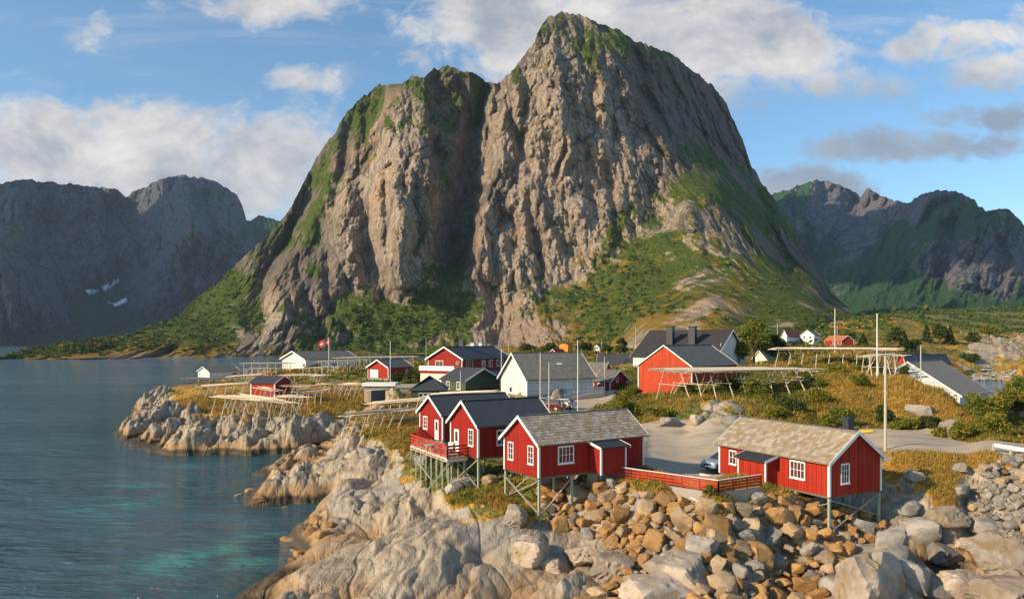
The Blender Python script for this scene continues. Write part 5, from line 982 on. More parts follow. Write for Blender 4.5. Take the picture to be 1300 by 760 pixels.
def facet_rock(seed, sub=3, planes=13, rough=.05, squash=(1, 1, 1)):
    r = np.random.RandomState(seed); bm = bmesh.new(); bmesh.ops.create_icosphere(bm, subdivisions=sub, radius=1)
    V = np.array([v.co[:] for v in bm.verts]); V /= np.linalg.norm(V, axis=1)[:, None]
    N = r.normal(size=(planes, 3)); N /= np.linalg.norm(N, axis=1)[:, None]; dd = r.uniform(.58, .95, planes)
    N = np.vstack([N, [[0, 0, 1], [0, 0, -1], [1, 0.1, 0], [-1, 0, .2], [0, 1, -.2], [0, -1, .1]]]); dd = np.concatenate([dd, r.uniform(.62, .95, 6)])
    c = V @ N.T; R = np.where(c > .05, dd[None]/np.maximum(c, .05), 9); ks = 160
    R = -np.log(np.exp(-ks*np.minimum(R, 2)).sum(1))/ks
    a = r.uniform(0, 50); nn = fbm(V[:, 0]*2.3+a, V[:, 1]*2.3+V[:, 2]*1.9+a, 4, seed); R = R*(1+rough*1.6*nn)
    R = R*(1+rough*1.3*(1-2*np.abs(fbm(V[:, 0]*4.1+V[:, 2]*1.3+a, V[:, 1]*4.1-V[:, 2]*3.7+a, 3, seed+3))*2.2)-rough*.5)
    V = V*R[:, None]*np.array(squash)
    me = bpy.data.meshes.new('boulder')
    for v, co in zip(bm.verts, V): v.co = co
    bm.to_mesh(me); bm.free(); me.polygons.foreach_set('use_smooth', [True]*len(me.polygons)); 
    try: me.set_sharp_from_angle(angle=math.radians(28))
    except Exception: pass
    return me
variants = {}
for mi, (mn, m) in enumerate(RM.items()):
    for k in range(7):
        me = facet_rock(100+mi*10+k, 3 if mn != 'pink' else 4, 5+k if mn != 'pink' else 12, .035 if mn != 'pink' else .05, ((1, .8, .62), (1, .7, .7), (1, .9, .8), (1.1, .75, .55), (1, .85, .7), (.9, .8, .9), (1.2, .7, .5))[k]); me.materials.append(m); variants[mn, k] = me
def boulder(px, py, rpx, kind, label, group=None, tilt=.5, sink=.25, k=None, rz=None):
    p = hit(px, py+rpx*.45); r = rpx*p.y/F
    o = bpy.data.objects.new('boulder', variants[kind, random.randrange(7) if k is None else k]); C.objects.link(o)
    o.location = (p.x, p.y, p.z+r*(.5-sink)); o.scale = (r*1.12, r*1.1, r*1.05); o.rotation_euler = (random.uniform(-tilt, tilt), random.uniform(-tilt, tilt), random.uniform(0, 6.28) if rz is None else rz)
    setprops(o, label, 'boulder', group); return o
# the outstanding ones, read off the reference
big = [(962, 700, 24, 'ochre', 'largest orange brown boulder in the middle of the rubble bank', 2), (908, 661, 20, 'ochre', 'rust coloured flat boulder under the fence corner', 0), (953, 664, 17, 'tan', 'pale tan pointed boulder right of the rust coloured flat one', 5), (892, 690, 24, 'grey', 'dark brown grey cracked boulder at the heart of the bank', 1), (917, 735, 26, 'tan', 'wide tan boulder above the bottom edge, left of the orange brown one', 3),
       (770, 675, 12, 'ochre', 'small deep orange boulder left of the bank centre', 4), (776, 712, 34, 'pink', 'pale pinkish slab leaning beside the rubble bank', 3), (672, 690, 30, 'pink', 'big pale split boulder below the front stilt of the slate roofed cabin', 2), (738, 700, 32, 'pink', 'long pale boulder left of the rubble bank', 6), (700, 712, 16, 'pink', 'small whitish boulder in the grass below the left cabin', 4), (655, 652, 22, 'pink', 'whitish boulder just left of the front stilt of the slate roofed cabin', 0),
       (860, 718, 46, 'pink', 'broad pale rock at the foot of the rubble bank', 3), (835, 745, 50, 'pink', 'broad pale rock cut by the bottom edge, left of centre', 6), (1098, 728, 50, 'pink', 'tallest pale grey boulder at the bottom, right of the rubble', 5), (1150, 722, 30, 'grey', 'leaning grey boulder beside the tallest pale one', 1), (1175, 738, 32, 'grey', 'striped grey boulder near the bottom edge, second from the tallest pale one', 3), (1222, 738, 34, 'pink', 'rounded pale boulder near the bottom edge on the right', 2),
       (1062, 738, 26, 'grey', 'grey slab tilted against the tallest pale boulder', 0), (1275, 700, 44, 'pink', 'long rounded pale boulder at the right edge', 3), (1275, 742, 46, 'pink', 'smooth pale boulder in the bottom right corner', 6), (1130, 682, 24, 'grey', 'grey boulder right under the far stilts of the right cabin', 4), (1250, 668, 18, 'grey', 'big angular grey block at the foot of the grey scree', 1), (590, 610, 16, 'grey', 'grey boulder under the middle stilt cabin', 2), (575, 617, 12, 'grey', 'smaller grey boulder among the posts of the timber deck', 4),
       (620, 605, 12, 'tan', 'tan boulder behind the right posts of the middle stilt cabin', 3), (540, 583, 14, 'grey', 'grey boulder left of the deck posts', 5), (528, 580, 10, 'grey', 'low dark boulder at the left end of the deck', 0), (850, 534, 13, 'grey', 'pale boulder at the near end of the rock face below the barn', 1), (884, 530, 13, 'pink', 'tall pale rock in the roadside face below the barn', 4), (930, 531, 20, 'grey', 'broad grey rock at the right end of the roadside face', 3), (1170, 520, 16, 'grey', 'grey rock half buried in golden grass left of the ribbed roof', 2), (1297, 515, 26, 'pink', 'tall pale rock cut by the right edge beside the bushes', 5), (1218, 545, 22, 'grey', 'dark rock in shade under the ribbed roof', 1)]
big += [(1152, 640, 20, 'grey', 'grey block in the shade right of the far stilts', 3), (1172, 668, 26, 'grey', 'tall grey block in the bluff below the golden grass tongue', 5), (1202, 655, 24, 'pink', 'pale steep block in the middle of the bluff', 1), (1196, 700, 26, 'grey', 'broad grey block at the foot of the bluff', 0), (1218, 622, 15, 'grey', 'small grey outcrop in the golden grass of the bluff top', 2), (1160, 603, 13, 'grey', 'pale outcrop by the utility pole at the bluff top', 4), (1228, 690, 20, 'pink', 'pale block between the bluff foot and the grey scree', 3), (1140, 700, 20, 'grey', 'dark grey block left of the bluff foot', 6), (1218, 594, 10, 'grey', 'low outcrop poking out of the grass below the road', 1)]
nb = 0
placed = []
for px, py, r, kd_, lab, k in big: boulder(px, py, r, kd_, lab, None, .35, .3, k); placed.append((px, py, r*.8)); nb += 1
for px, py, r, lab in [(372, 696, 9, 'long brown rock jutting into the sea at the notch'), (385, 702, 10, 'brown boulder just right of the jutting rock'), (380, 714, 8, 'low brown rock at the lower end of the notch'), (396, 692, 9, 'orange brown boulder above the notch'), (402, 676, 9, 'orange boulder at the top end of the notch'), (412, 702, 9, 'brown boulder inland of the notch'), (366, 683, 10, 'flat brown rock at the upper edge of the notch'), (372, 722, 7, 'small wet rock below the notch'), (420, 690, 8, 'tan boulder farthest inland of the notch'),
        (300, 627, 6, 'low wet skerry left of the small inlet'), (318, 622, 7, 'wet rock between the skerry and the headland'), (296, 633, 3, 'tiny skerry farthest out in the sea'), (352, 610, 6, 'wet rock in the narrow inlet'), (330, 640, 8, 'orange rock at the tip of the middle headland'), (360, 642, 8, 'brown rock at the foot of the middle headland')]:
    pz = PZ(px, py, .1); o = bpy.data.objects.new('shore_rock', variants['ochre' if r > 6 else 'grey', random.randrange(4)]); C.objects.link(o); q = r*pz.y/F; g = max(gz(pz.x, pz.y), -.3)
    o.location = (pz.x, pz.y, g+q*.15); o.scale = (q*1.3, q*1.3, q*.9); o.rotation_euler = (random.uniform(-.3, .3), random.uniform(-.3, .3), random.uniform(0, 6)); setprops(o, lab, 'rock', 'rocks at the waterline')
def inpoly(x, y, p):
    ins = False
    for (ax, ay), (bx, by) in zip(p, p[1:]+p[:1]):
        if (ay > y) != (by > y) and x < (bx-ax)*(y-ay)/(by-ay)+ax: ins = not ins
    return ins
bank = [(690, 622), (712, 614), (770, 612), (840, 628), (905, 640), (968, 630), (1005, 640), (1060, 645), (1120, 655), (1132, 672), (1075, 700), (1045, 735), (1040, 775), (720, 775), (800, 720), (770, 690), (735, 675), (700, 665), (688, 640)]
scree = [(1250, 590), (1300, 582), (1312, 600), (1312, 690), (1262, 690), (1236, 672), (1232, 640), (1246, 615)]
def scatter(poly, n, rfun, kinds, labf, group, spacing=.70, tries=20000):
    global nb
    c = 0; xs = [q[0] for q in poly]; ys = [q[1] for q in poly]
    for _ in range(tries):
        if c >= n: break
        x = random.uniform(min(xs), max(xs)); y = random.uniform(min(ys), max(ys))
        if not inpoly(x, y, poly): continue
        r = rfun(x, y)
        if any((x-a)**2+((y-b)*1.25)**2 < ((r+q)*spacing)**2 for a, b, q in placed): continue
        kd_ = random.choices(list(kinds), list(kinds.values()))[0]
        boulder(x, y, r, kd_, labf(x, y, r, kd_), group, .6, .12); placed.append((x, y, r)); c += 1; nb += 1
    return c
size = lambda r: 'large' if r > 15 else ('medium' if r > 9.5 else 'small')
def lab_bank(x, y, r, k):
    row = next(n for lim, n in ((632, 'in the top row of the bank'), (655, 'near the top of the bank'), (680, 'in the upper half of the bank'), (705, 'in the lower half of the bank'), (735, 'near the foot of the bank'), (9e9, 'at the very foot')) if y < lim)
    col = next(n for lim, n in ((715, 'below the left gable'), (760, 'below the left porch'), (800, 'below the left fence end'), (850, 'below the fence middle'), (895, 'left of the fence corner'), (940, 'right of the fence corner'), (990, 'below the right porch'), (1035, 'below the wide window'), (1080, 'at the corner stilt'), (9e9, 'by the far stilts')) if x < lim)
    return f"{size(r)} {dict(ochre='orange brown', tan='tan', grey='grey', pink='pale')[k]} boulder {row} {col}"
nbk = scatter(bank, 26, lambda x, y: random.uniform(15, 20), dict(ochre=5, tan=4, grey=1), lab_bank, 'boulders of the rubble bank')
nbk += scatter(bank, 85, lambda x, y: random.uniform(9.5, 14.5), dict(ochre=6, tan=4, grey=1.5), lab_bank, 'boulders of the rubble bank', .66)
nbk += scatter(bank, 110, lambda x, y: random.uniform(5.5, 9), dict(ochre=6, tan=4, grey=2), lab_bank, 'boulders of the rubble bank', .62)
lab_s = lambda x, y, r, k: f"{size(r)} {dict(ochre='ochre', tan='tan', grey='grey', pink='pale')[k]} stone of the scree, {'left' if x < 1272 else 'right'} side, {next(n for l_, n in ((600, 'just below the road'), (615, 'upper part'), (632, 'middle'), (650, 'lower part'), (9e9, 'bottom')) if y < l_)}"
nbs = scatter(scree, 60, lambda x, y: random.uniform(5, 9), dict(grey=6, tan=1, pink=1), lab_s, 'grey stones of the scree', .72)
print('boulders', nb, nbk, nbs)
def rubble(name, polys, n, kind, label, rmin=1.6, rmax=4.5, dl=0.0):
    """loose stones too many to count: one object"""
    base_ = [facet_rock(300+i, 1, 8, .05, (1, .85, .7)) for i in range(4)]
    Bv = [np.array([v.co[:] for v in m.vertices]) for m in base_]; Bf = [np.array([p.vertices[:] for p in m.polygons]) for m in base_]
    AV = []; AF = []; off = 0; c = 0
    pts = []
    while c < n:
        poly, w = polys[random.randrange(len(polys))] if True else None
        xs = [q[0] for q in poly]; ys = [q[1] for q in poly]; x = random.uniform(min(xs), max(xs)); y = random.uniform(min(ys), max(ys))
        if not inpoly(x, y, poly): continue
        pts.append((x, y)); c += 1
    for x, y in pts:
        p = hit(x, y); r = random.uniform(rmin, rmax)*p.y/F; k = random.randrange(4); a = random.uniform(0, 6.28); ca_, sa_ = math.cos(a), math.sin(a)
        V = Bv[k]*r; V = np.stack([V[:, 0]*ca_-V[:, 1]*sa_, V[:, 0]*sa_+V[:, 1]*ca_, V[:, 2]], 1)+np.array([p.x, p.y, p.z+r*.25]); AV.append(V); AF.append(Bf[k]+off); off += len(V)
    me = bpy.data.meshes.new(name); me.from_pydata(np.concatenate(AV).tolist(), [], np.concatenate(AF).tolist()); me.materials.append(RM[kind]); o = bpy.data.objects.new(name, me); C.objects.link(o)
    setprops(o, label, 'rubble', None, 'stuff'); return o
rubble('rubble', [(bank, 1), (bank, 1)], 900, 'ochre', 'small loose ochre stones filling the gaps of the bank')
rubble('scree', [(scree, 1), ([(1234, 476), (1290, 470), (1290, 482), (1234, 484)], 1)], 420, 'grey', 'small loose grey stones at the right edge', 1.2, 3.6)
fshore = [(0, 452.5), (60, 455), (200, 453), (420, 450), (420, 452), (300, 454.5), (150, 457), (0, 457)]

# ---------------------------------------------------------------- fish drying racks
def rack(label, a, b, Da, Db, w=3.0, frames=4, light='woodlt', deckn=0, rails=3, lower=True, splay=.9, group='fish drying racks', over=.8, mat2=None):
    A = P(*a, Da); B = P(*b, Db); o = thing('drying_rack', label, 'drying rack', (A.x, A.y, A.z), 0, group)
    d = Vector((B.x-A.x, B.y-A.y, B.z-A.z)); L_ = d.length; dn = Vector((d.x, d.y, 0)).normalized(); n = Vector((-dn.y, dn.x, 0))
    mt = MAT[light]; frames += 2 if frames < 7 else 0; deckn = int(deckn*1.5)+3
    for k in range(frames):
        t = .04+.92*k/max(1, frames-1); p = d*t
        if frames == 1: p = d*.5
        tops = []
        for sg in (-1, 1):
            foot = p+n*sg*(w/2+splay*random.uniform(.6, 1.1))+dn*random.uniform(-.4, .4); zb = gz(A.x+foot.x, A.y+foot.y)-A.z-.15
            top = p+n*(sg*w*.30); top.z = p.z+random.uniform(.0, .25)
            MB().tube((foot.x, foot.y, zb), tuple(top), .075, .06, 6).build('leg', mt, o)
            if lower and frames > 1:
                foot2 = p-n*sg*.1*w+dn*(.9*sg); 
        m = (p.z+gz(A.x+p.x, A.y+p.y)-A.z)/2
        c0_ = p-n*(w*.5+splay*.3); c1 = p+n*(w*.5+splay*.3); MB().tube((c0_.x, c0_.y, m+.1), (c1.x, c1.y, m-.1), .05, .05, 6).build('crossbar', mt, o)
        c0_ = p-n*(w*.55); c1 = p+n*(w*.55); MB().tube((c0_.x, c0_.y, p.z-.08), (c1.x, c1.y, p.z-.08), .06, .06, 6).build('crossbar', mt, o)
        if k and k % 2 and lower:
            q = d*(.04+.92*(k-1)/max(1, frames-1)); zb = gz(A.x+q.x, A.y+q.y)-A.z; MB().tube((q.x, q.y, zb+.3), tuple(p+Vector((0, 0, -.3))), .05, .05, 6).build('brace', mt, o)
    for j in range(rails):
        off = (j/(rails-1)-.5)*w if rails > 1 else 0; s = d*(-over/L_)+n*off; e = d*(1+over/L_)+n*off; r = random.uniform(-.08, .08)
        MB().tube(tuple(s+Vector((0, 0, .02+r))), tuple(e+Vector((0, 0, .02-r))), .075, .055, 6).build('rail', mt, o)
    if deckn:
        mb = MB()
        for k in range(deckn):
            off = (random.random()-.5)*w*1.15; t0 = random.uniform(-.04, .35); t1 = min(1.04, t0+random.uniform(.45, .75)); z = .12+random.random()*.16
            s = d*t0+n*off; e = d*t1+n*(off+random.uniform(-.25, .25)); mb.tube(tuple(s+Vector((0, 0, z))), tuple(e+Vector((0, 0, z))), .055, .04, 5)
        mb.build('pole_layer', MAT[mat2 or light], o)
    return o
rack('pale rack in front of the rocks, lowest and leftmost on the peninsula', (277, 503), (335, 508), 132, 124, 2.4, 3, deckn=4)
rack('pale sloping rack crossing in front of the bright red shed', (299, 501), (368, 511.5), 138, 122, 2.4, 4, deckn=4)
rack('long pale rack running from the white boathouse to the bright red shed', (257, 490), (317, 486.5), 165, 160, 2.8, 4, deckn=5)
rack('grey rack at the very tip below the white boathouse', (237, 480.5), (268, 481), 205, 200, 3, 3, 'wooddk', 6)
rack('dark rack behind the long pale one, right of the white boathouse', (265, 481), (300, 480), 215, 205, 3, 3, 'wooddk', 8)
rack('flat pale rack stack above the bright red shed', (296, 478), (330, 475.5), 215, 208, 4, 3, deckn=14)
rack('high pale rack standing left of the large white warehouse', (307, 461.5), (372, 461), 240, 245, 3, 5, deckn=8)
rack('lower pale rack under the high one left of the warehouse', (311, 468.5), (352, 467.5), 232, 236, 3, 4, deckn=4)
rack('pale rack in front of the warehouse gable', (357, 477), (402, 475.5), 205, 205, 3, 4, deckn=8)
rack('pale rack below the warehouse, right of its gable', (400, 476.5), (412, 476.5), 200, 198, 3, 2, deckn=5)
rack('small pale rack before the red shed front', (330, 491.5), (350, 496), 146, 142, 2.2, 2, deckn=3)
rack('dark decked rack over the right corner of the bright red shed', (344, 489), (391, 490), 158, 150, 4, 4, 'woodlt', 26, mat2='wooddk')
rack('dark decked rack in the middle of the peninsula', (378, 496.5), (412, 494.5), 146, 146, 3.6, 3, 'woodlt', 24, mat2='wooddk')
rack('pale rack on the front rocks, middle of the peninsula', (357, 503), (386, 504), 132, 130, 2.4, 2, deckn=3)
rack('pale rack with dark poles right of the middle rack', (411, 486.5), (440, 488), 160, 156, 3, 3, 'woodlt', 12, mat2='wooddk')
rack('pale open rack ending beside the slatted crate', (440, 487.5), (461, 488), 152, 148, 3, 2, deckn=3)
rack('pale rack in front of the long warehouse wall', (404, 459), (466, 456.5), 232, 240, 3, 6, deckn=10)
rack('long pale rack behind the red boathouse', (424, 454.5), (528, 452.5), 262, 268, 3.5, 8, deckn=14)
rack('pale rack on the grass left of the red boathouse', (383, 468), (425, 465), 225, 228, 3, 4, deckn=6)
rack('dark sagging rack left of the leftmost stilt cabin', (447, 526), (525, 519.5), 104, 100, 4.2, 5, 'wood', 34, mat2='wooddk')
rack('pale rack below the green lean-to', (474, 512), (538, 507), 116, 114, 3.4, 4, 'woodlt', 22)
rack('pale plank topped rack in front of the dark green house', (548, 501.5), (628, 497.5), 115, 112, 3.2, 5, 'woodlt', 34)
rack('wide pale decked rack in front of the red barn', (846, 471), (1020, 469), 107, 112, 8.5, 10, 'woodlt', 170, rails=5)
rack('high decked rack on the hill behind the wide one', (990, 443), (1135, 444), 140, 128, 8.0, 9, 'woodlt', 150, rails=5)
rack('small pale rack beside the tall utility pole on the hill', (1098, 452.5), (1145, 451), 116, 116, 2.5, 3, 'woodlt', 6)

# ---------------------------------------------------------------- poles, lamps, flag
def pole(label, px, ytop, D, r=.13, mat='wood', name='utility_pole', cat='pole', arm=False, yb=None, group=None):
    b = on(px, D); zt = H+(HY-ytop)/F*D; o = thing(name, label, cat, tuple(b), 0, group); r *= .8; MB().tube((0, 0, -.4), (0, 0, zt-b.z), r, r*.72, 10).build('shaft', MAT[mat], o)
    if arm: 
        MB().bar((-.9, 0, zt-b.z-.5), (.9, 0, zt-b.z-.5), .1, .12).build('crossarm', MAT[mat], o)
        for x in (-.8, 0.25, .8): MB().tube((x, 0, zt-b.z-.44), (x, 0, zt-b.z-.22), .05, .03, 6).build('insulator', MAT['black'], o)
    else: MB().tube((0, 0, zt-b.z), (0, 0, zt-b.z+.05), r*.85, r*.3, 10).build('cap', MAT['metal'], o)
    return o
pole('thick wooden utility pole behind the right stilt cabin', 1124, 452, 67.5, .17)
pole('tall pale pole rising through the small rack on the hill', 1113.5, 398, 114, .13, 'trim')
pole('tall brown pole behind the high decked rack', 1060, 392, 150, .2)
pole('grey pole beside the gable of the ribbed roof building', 1169, 438, 112, .13)
pole('white flagpole in front of the long white house', 733.5, 431.5, 108, .09, 'trim', 'flagpole', 'flagpole')
pole('wooden pole before the left end of the long white house', 686, 448, 111, .15, 'wood')
pole('thin white pole in front of the red boathouse', 495.5, 432.5, 176, .11, 'trim')
pole('thin pole behind the red boathouse', 541, 430, 215, .11, 'wood')
pole('thin pole before the right end of the two storey red house', 636.5, 442.5, 150, .1, 'trim')
pole('thin white mast beside the dark green house', 584.6, 470.5, 122, .06, 'trim')
pole('far pole behind the two storey red house', 645.5, 433.5, 240, .12, 'wood')
pole('lamp pole beside the small red house', 767.5, 453, 134, .12, 'wood')
pole('distant pole on the right golden hill', 1203.5, 413, 400, .3, 'wood'); pole('more distant pole on the right golden hill', 1220, 419, 430, .25, 'wood'); pole('distant pole above the roof of the far red house', 1063, 413, 330, .2, 'wood')
pole('distant pole left of the far white houses', 987, 410, 300, .2, 'wood'); pole('distant pole over the slope left of the black roof', 807, 414, 330, .2, 'wood'); pole('distant thin pole above the orange shed', 764, 430, 420, .2, 'wood')
sl = pole('street lamp on a wooden pole beside the parked cars', 697, 460, 104, .13, 'wood', 'street_lamp', 'street lamp')
zt = H+(HY-461.5)/F*104-sl.location.z
MB().tube((0, 0, zt-.1), (1.3, .1, zt), .04, .03, 6).build('arm', MAT['metal'], sl); MB().box(1.1, -.12, zt-.06, 1.75, .18, zt+.08).build('lamp_head', MAT['trim'], sl)
# cables
def cable(label, p, q, sag=1.2, r=.02):
    o = MB(); n = 14; pts = [Vector(p).lerp(Vector(q), k/n)-Vector((0, 0, sag*4*(k/n)*(1-k/n))) for k in range(n+1)]
    for a, b in zip(pts[:-1], pts[1:]): o.tube(a, b, r, r, 5)
    return o.build('overhead_cable', MAT['black'], None, label=label, cat='cable')
cable('thin dark overhead cable from the wooden pole to the street lamp', P(686, 450, 111), P(697, 462, 104), .3, .02)
cable('thin dark cable crossing the front of the red barn', P(767.5, 455, 134), P(880, 476, 119.5), 1.0, .025)
fl = pole('pole carrying the red flag above the white warehouse', 417.5, 428, 262, .14, 'trim', 'flagpole', 'flagpole')
zt = H+(HY-429)/F*262-fl.location.z
def flag():
    o = thing('flag', 'red flag with a blue and white cross flying over the warehouse', 'flag', (fl.location.x-.12, fl.location.y, fl.location.z+zt-2.6)); fw, fh, n = 3.4, 2.4, 12
    def sheet(x0, x1, z0, z1, off, name, mat):
        mb = MB(); n_ = 8
        for k in range(n_):
            xa = x0+(x1-x0)*k/n_; xb = x0+(x1-x0)*(k+1)/n_; w = lambda x: .25*math.sin(x*2.6)-.05*x; dz = lambda x: -.28*x
            mb.add([(-xa, w(xa)-off, z0+dz(xa)), (-xb, w(xb)-off, z0+dz(xb)), (-xb, w(xb)-off, z1+dz(xb)), (-xa, w(xa)-off, z1+dz(xa)), (-xa, w(xa)+off, z0+dz(xa)), (-xb, w(xb)+off, z0+dz(xb)), (-xb, w(xb)+off, z1+dz(xb)), (-xa, w(xa)+off, z1+dz(xa))], [(0, 1, 2, 3), (7, 6, 5, 4), (0, 3, 7, 4), (1, 5, 6, 2), (3, 2, 6, 7), (0, 4, 5, 1)])
        return mb.build(name, mat, o)
    sheet(0, fw, 0, fh, .008, 'cloth', MAT['redpl']); sheet(.95, 1.55, .003, fh-.003, .014, 'white_cross', MAT['trim']); sheet(.003, fw-.003, .9, 1.5, .013, 'white_cross', MAT['trim']); sheet(1.1, 1.4, .004, fh-.004, .02, 'blue_cross', MAT['blue']); sheet(.004, fw-.004, 1.05, 1.35, .021, 'blue_cross', MAT['blue'])
flag()
# guard rail on the right
gr = thing('guard_rail', 'pale low guard rail along the gravel road at the right edge', 'guard rail', tuple(on(1262, 64.8)))
g2 = on(1330, 62.5)-gr.location; MB().bar((0, 0, .62), (g2.x, g2.y, .62+g2.z), .12, .3).build('beam', MAT['trim'], gr)
for k in range(4): t = k/3; MB().bar((g2.x*t, g2.y*t+.1, -.3), (g2.x*t, g2.y*t+.1, .7), .14, .14, (1, 0, 0)).build('post', MAT['wood'], gr)
bl = thing('timber_beam', 'pale timber beam lying on the yard behind the fence corner', 'beam', tuple(PZ(889, 603.5, 5.75)), 0); e_ = PZ(915, 609, 5.75)-bl.location
MB().bar((0, 0, .13), (e_.x, e_.y, .13), .2, .18).build('beam', MAT['woodlt'], bl)
for t in (.1, .9): MB().box(e_.x*t-.12, e_.y*t-.2, -.05, e_.x*t+.12, e_.y*t+.2, .02).build('skid', MAT['wood'], bl)
# loose plank on the bank
p_ = hit(877, 640); tp_ = MB().bar((0, 0, 0), (.5, -.9, -.25), .16, .05).build('plank', MAT['trim'], None, label='short pale plank lying on the stones below the fence', cat='plank'); tp_.location = p_+Vector((0, 0, .5))
def canoe(label, px, py, D, mat, rz, L_=4.2):
    c = P(px, py, D); o = thing('kayak', label, 'kayak', (c.x, c.y, gz(c.x, c.y)+.05), rz, 'kayaks behind the right cabin'); mb = MB(); n, m = 14, 10; vs = []
    for i in range(n+1):
        t = i/n*2-1; w = .30*(1-abs(t)**2.4)+.01; h = .2*(1-abs(t)**4)+.03; z0 = .18*t*t*t*t
        for j in range(m): a = 2*PI*j/m; vs.append((t*L_/2, w*math.cos(a), .25+z0+h*math.sin(a)*(1 if math.sin(a) > 0 else 1)))
    mb.add(vs, [(i*m+j, i*m+(j+1) % m, (i+1)*m+(j+1) % m, (i+1)*m+j) for i in range(n) for j in range(m)]+[tuple(range(m)), tuple(n*m+j for j in range(m))[::-1]]); mb.build('hull', mat, o, True)
    MB().tube((-.5, 0, .42), (.3, 0, .46), .16, .2, 10).build('cockpit_rim', MAT['black'], o); return o
YEL = simple('yellow_plastic', (.80, .52, .05), .4, .05); CRM = simple('cream_plastic', (.8, .72, .5), .4, .05)
canoe('cream kayak on the grass behind the roof of the right cabin', 1062, 548, 82.5, CRM, .1); canoe('yellow kayak on the grass next to the black chimney', 1086, 545, 83.5, YEL, -.15)
# ---------------------------------------------------------------- vehicles and people
def paint(name, col):
    m, t = newmat(name); t.b.inputs['Base Color'].default_value = (*col, 1); t.b.inputs['Roughness'].default_value = .28; t.b.inputs['Metallic'].default_value = 0; t.b.inputs['Coat Weight'].default_value = .6; return m
LAMP = simple('headlight_glass', (.75, .78, .8), .15, .03, 3, .8); TAIL = simple('tail_light_glass', (.5, .02, .02), .2, .05); TYRE = simple('tyre_rubber', (.02, .02, .02), .85, .1)
def car(label, loc, rz, col, kind='hatch', group='parked cars'):
    """length along local x, front at +x"""
    o = thing('parked_car', label, 'car', loc, rz, group); Lc, Wc = 4.4, 1.78; hh = 1.46 if kind != 'suv' else 1.62
    P_ = paint(label.split(' car')[0].replace(' ', '_')+'_paint', col)
    low = [(-2.2, .32), (-2.22, .75), (-2.05, .98), (-1.2, 1.0), (.9, .96), (1.75, .84), (2.14, .68), (2.22, .42), (2.15, .26), (-2.1, .24)]
    def extr(prof, w0, w1, z0, z1, name, mat, par):
        """profile in x-z, the half width changes with height"""
        mb = MB(); n = len(prof); hw_ = lambda z: w0+(w1-w0)*(z-z0)/(z1-z0); rings = []
        vs = []
        for sg, sc_ in ((-1, 1.0), (-1, .0), (1, .0), (1, 1.0)): pass
        for f in (-1, -.93, .93, 1):
            k = 1.0 if abs(f) < 1 else .97
            for x, z in prof: 
                zc = (z0+z1)/2; vs.append((x*(1 if abs(f) < 1 else .985), f*hw_(z), zc+(z-zc)*(1 if abs(f) < 1 else .93)))
        fs = [tuple(range(n)), tuple(range(3*n, 4*n))[::-1]]
        for r in range(3):
            for k in range(n): fs.append((r*n+k, r*n+(k+1) % n, (r+1)*n+(k+1) % n, (r+1)*n+k))
        return mb.add(vs, fs).build(name, mat, par)
    b = extr(low, .86, .90, .24, 1.0, 'body', P_, o)
    b.modifiers.new('b', 'BEVEL').width = .05; b.modifiers['b'].segments = 2
    cab = [(-2.0, .97), (-1.75, hh-.12), (-1.4, hh-.02), (-.2, hh), (.25, hh-.06), (1.02, .95)] if kind != 'sedan' else [(-1.6, .97), (-1.05, hh-.1), (-.2, hh), (.25, hh-.06), (1.1, .93)]
    gl = extr(cab, .84, .66, .95, hh, 'window_band', MAT['glass'], o)
    rf = [(x*.97-.0, z+.012) for x, z in cab if z > hh-.2]; mb = MB()
    vs = [(x, y, z) for y in (-.68, .68) for x, z in rf]; n = len(rf); vs += [(x, y, z-.05) for x, y, z in vs]
    f = [(k, k+1, n+k+1, n+k) for k in range(n-1)]; f += [(2*n+n+k, 2*n+n+k+1, 2*n+k+1, 2*n+k) for k in range(n-1)]+[(0, n, 3*n, 2*n), (n-1, 3*n-1, 4*n-1, 2*n-1)]+[(k, 2*n+k, 2*n+k+1, k+1) for k in range(n-1)]+[(n+k+1, 3*n+k+1, 3*n+k, n+k) for k in range(n-1)]
    mb.add(vs, f).build('roof', P_, o)
    for sg in (-1, 1):
        mb = MB(); mb.bar((cab[-1][0], sg*.85, .96), (cab[-2][0], sg*.675, hh-.05), .07, .05); mb.build('windscreen_pillar', P_, o)
        mb = MB(); mb.bar((-.35, sg*.845, .97), (-.4, sg*.68, hh-.02), .08, .05); mb.build('door_pillar', P_, o)
        mb = MB(); mb.bar((cab[0][0]+.05, sg*.83, .98), (cab[1][0]+.05, sg*.7, hh-.1), .16, .06); mb.build('rear_pillar', P_, o)
        MB().box(1.98, sg*.52-.2, .62, 2.17, sg*.52+.2, .76).build('headlight', LAMP, o); MB().box(-2.235, sg*.66-.16, .7, -2.15, sg*.66+.16, .9).build('tail_light', TAIL, o)
        MB().box(.62, sg*.98-.09, .95, .78, sg*.98+.09, 1.08).build('wing_mirror', P_, o)
        for x in (-1.35, 1.38):
            w = MB().tube((x, sg*.70, .32), (x, sg*.905, .32), .325, n=20).build('wheel', TYRE, o); MB().tube((x, sg*.906, .32), (x, sg*.915, .32), .21, n=12).build('rim', MAT['metal'], w)
    MB().box(2.19, -.4, .5, 2.235, .4, .66).build('grille', MAT['black'], o); MB().box(2.236, -.26, .36, 2.25, .26, .46).build('number_plate', MAT['trim'], o); MB().box(-2.25, -.26, .5, -2.236, .26, .6).build('number_plate', MAT['trim'], o)
    MB().box(2.1, -.8, .26, 2.236, .8, .34).build('bumper', MAT['black'], o)
    return o
cp_ = PZ(899, 597, 5.75); car('silver blue car nosing out beside the right stilt cabin', (cp_.x+2.0, cp_.y+1.9, gz(cp_.x+.3, cp_.y+1.0)+.12), math.radians(212), (.22, .30, .39), 'sedan', None)
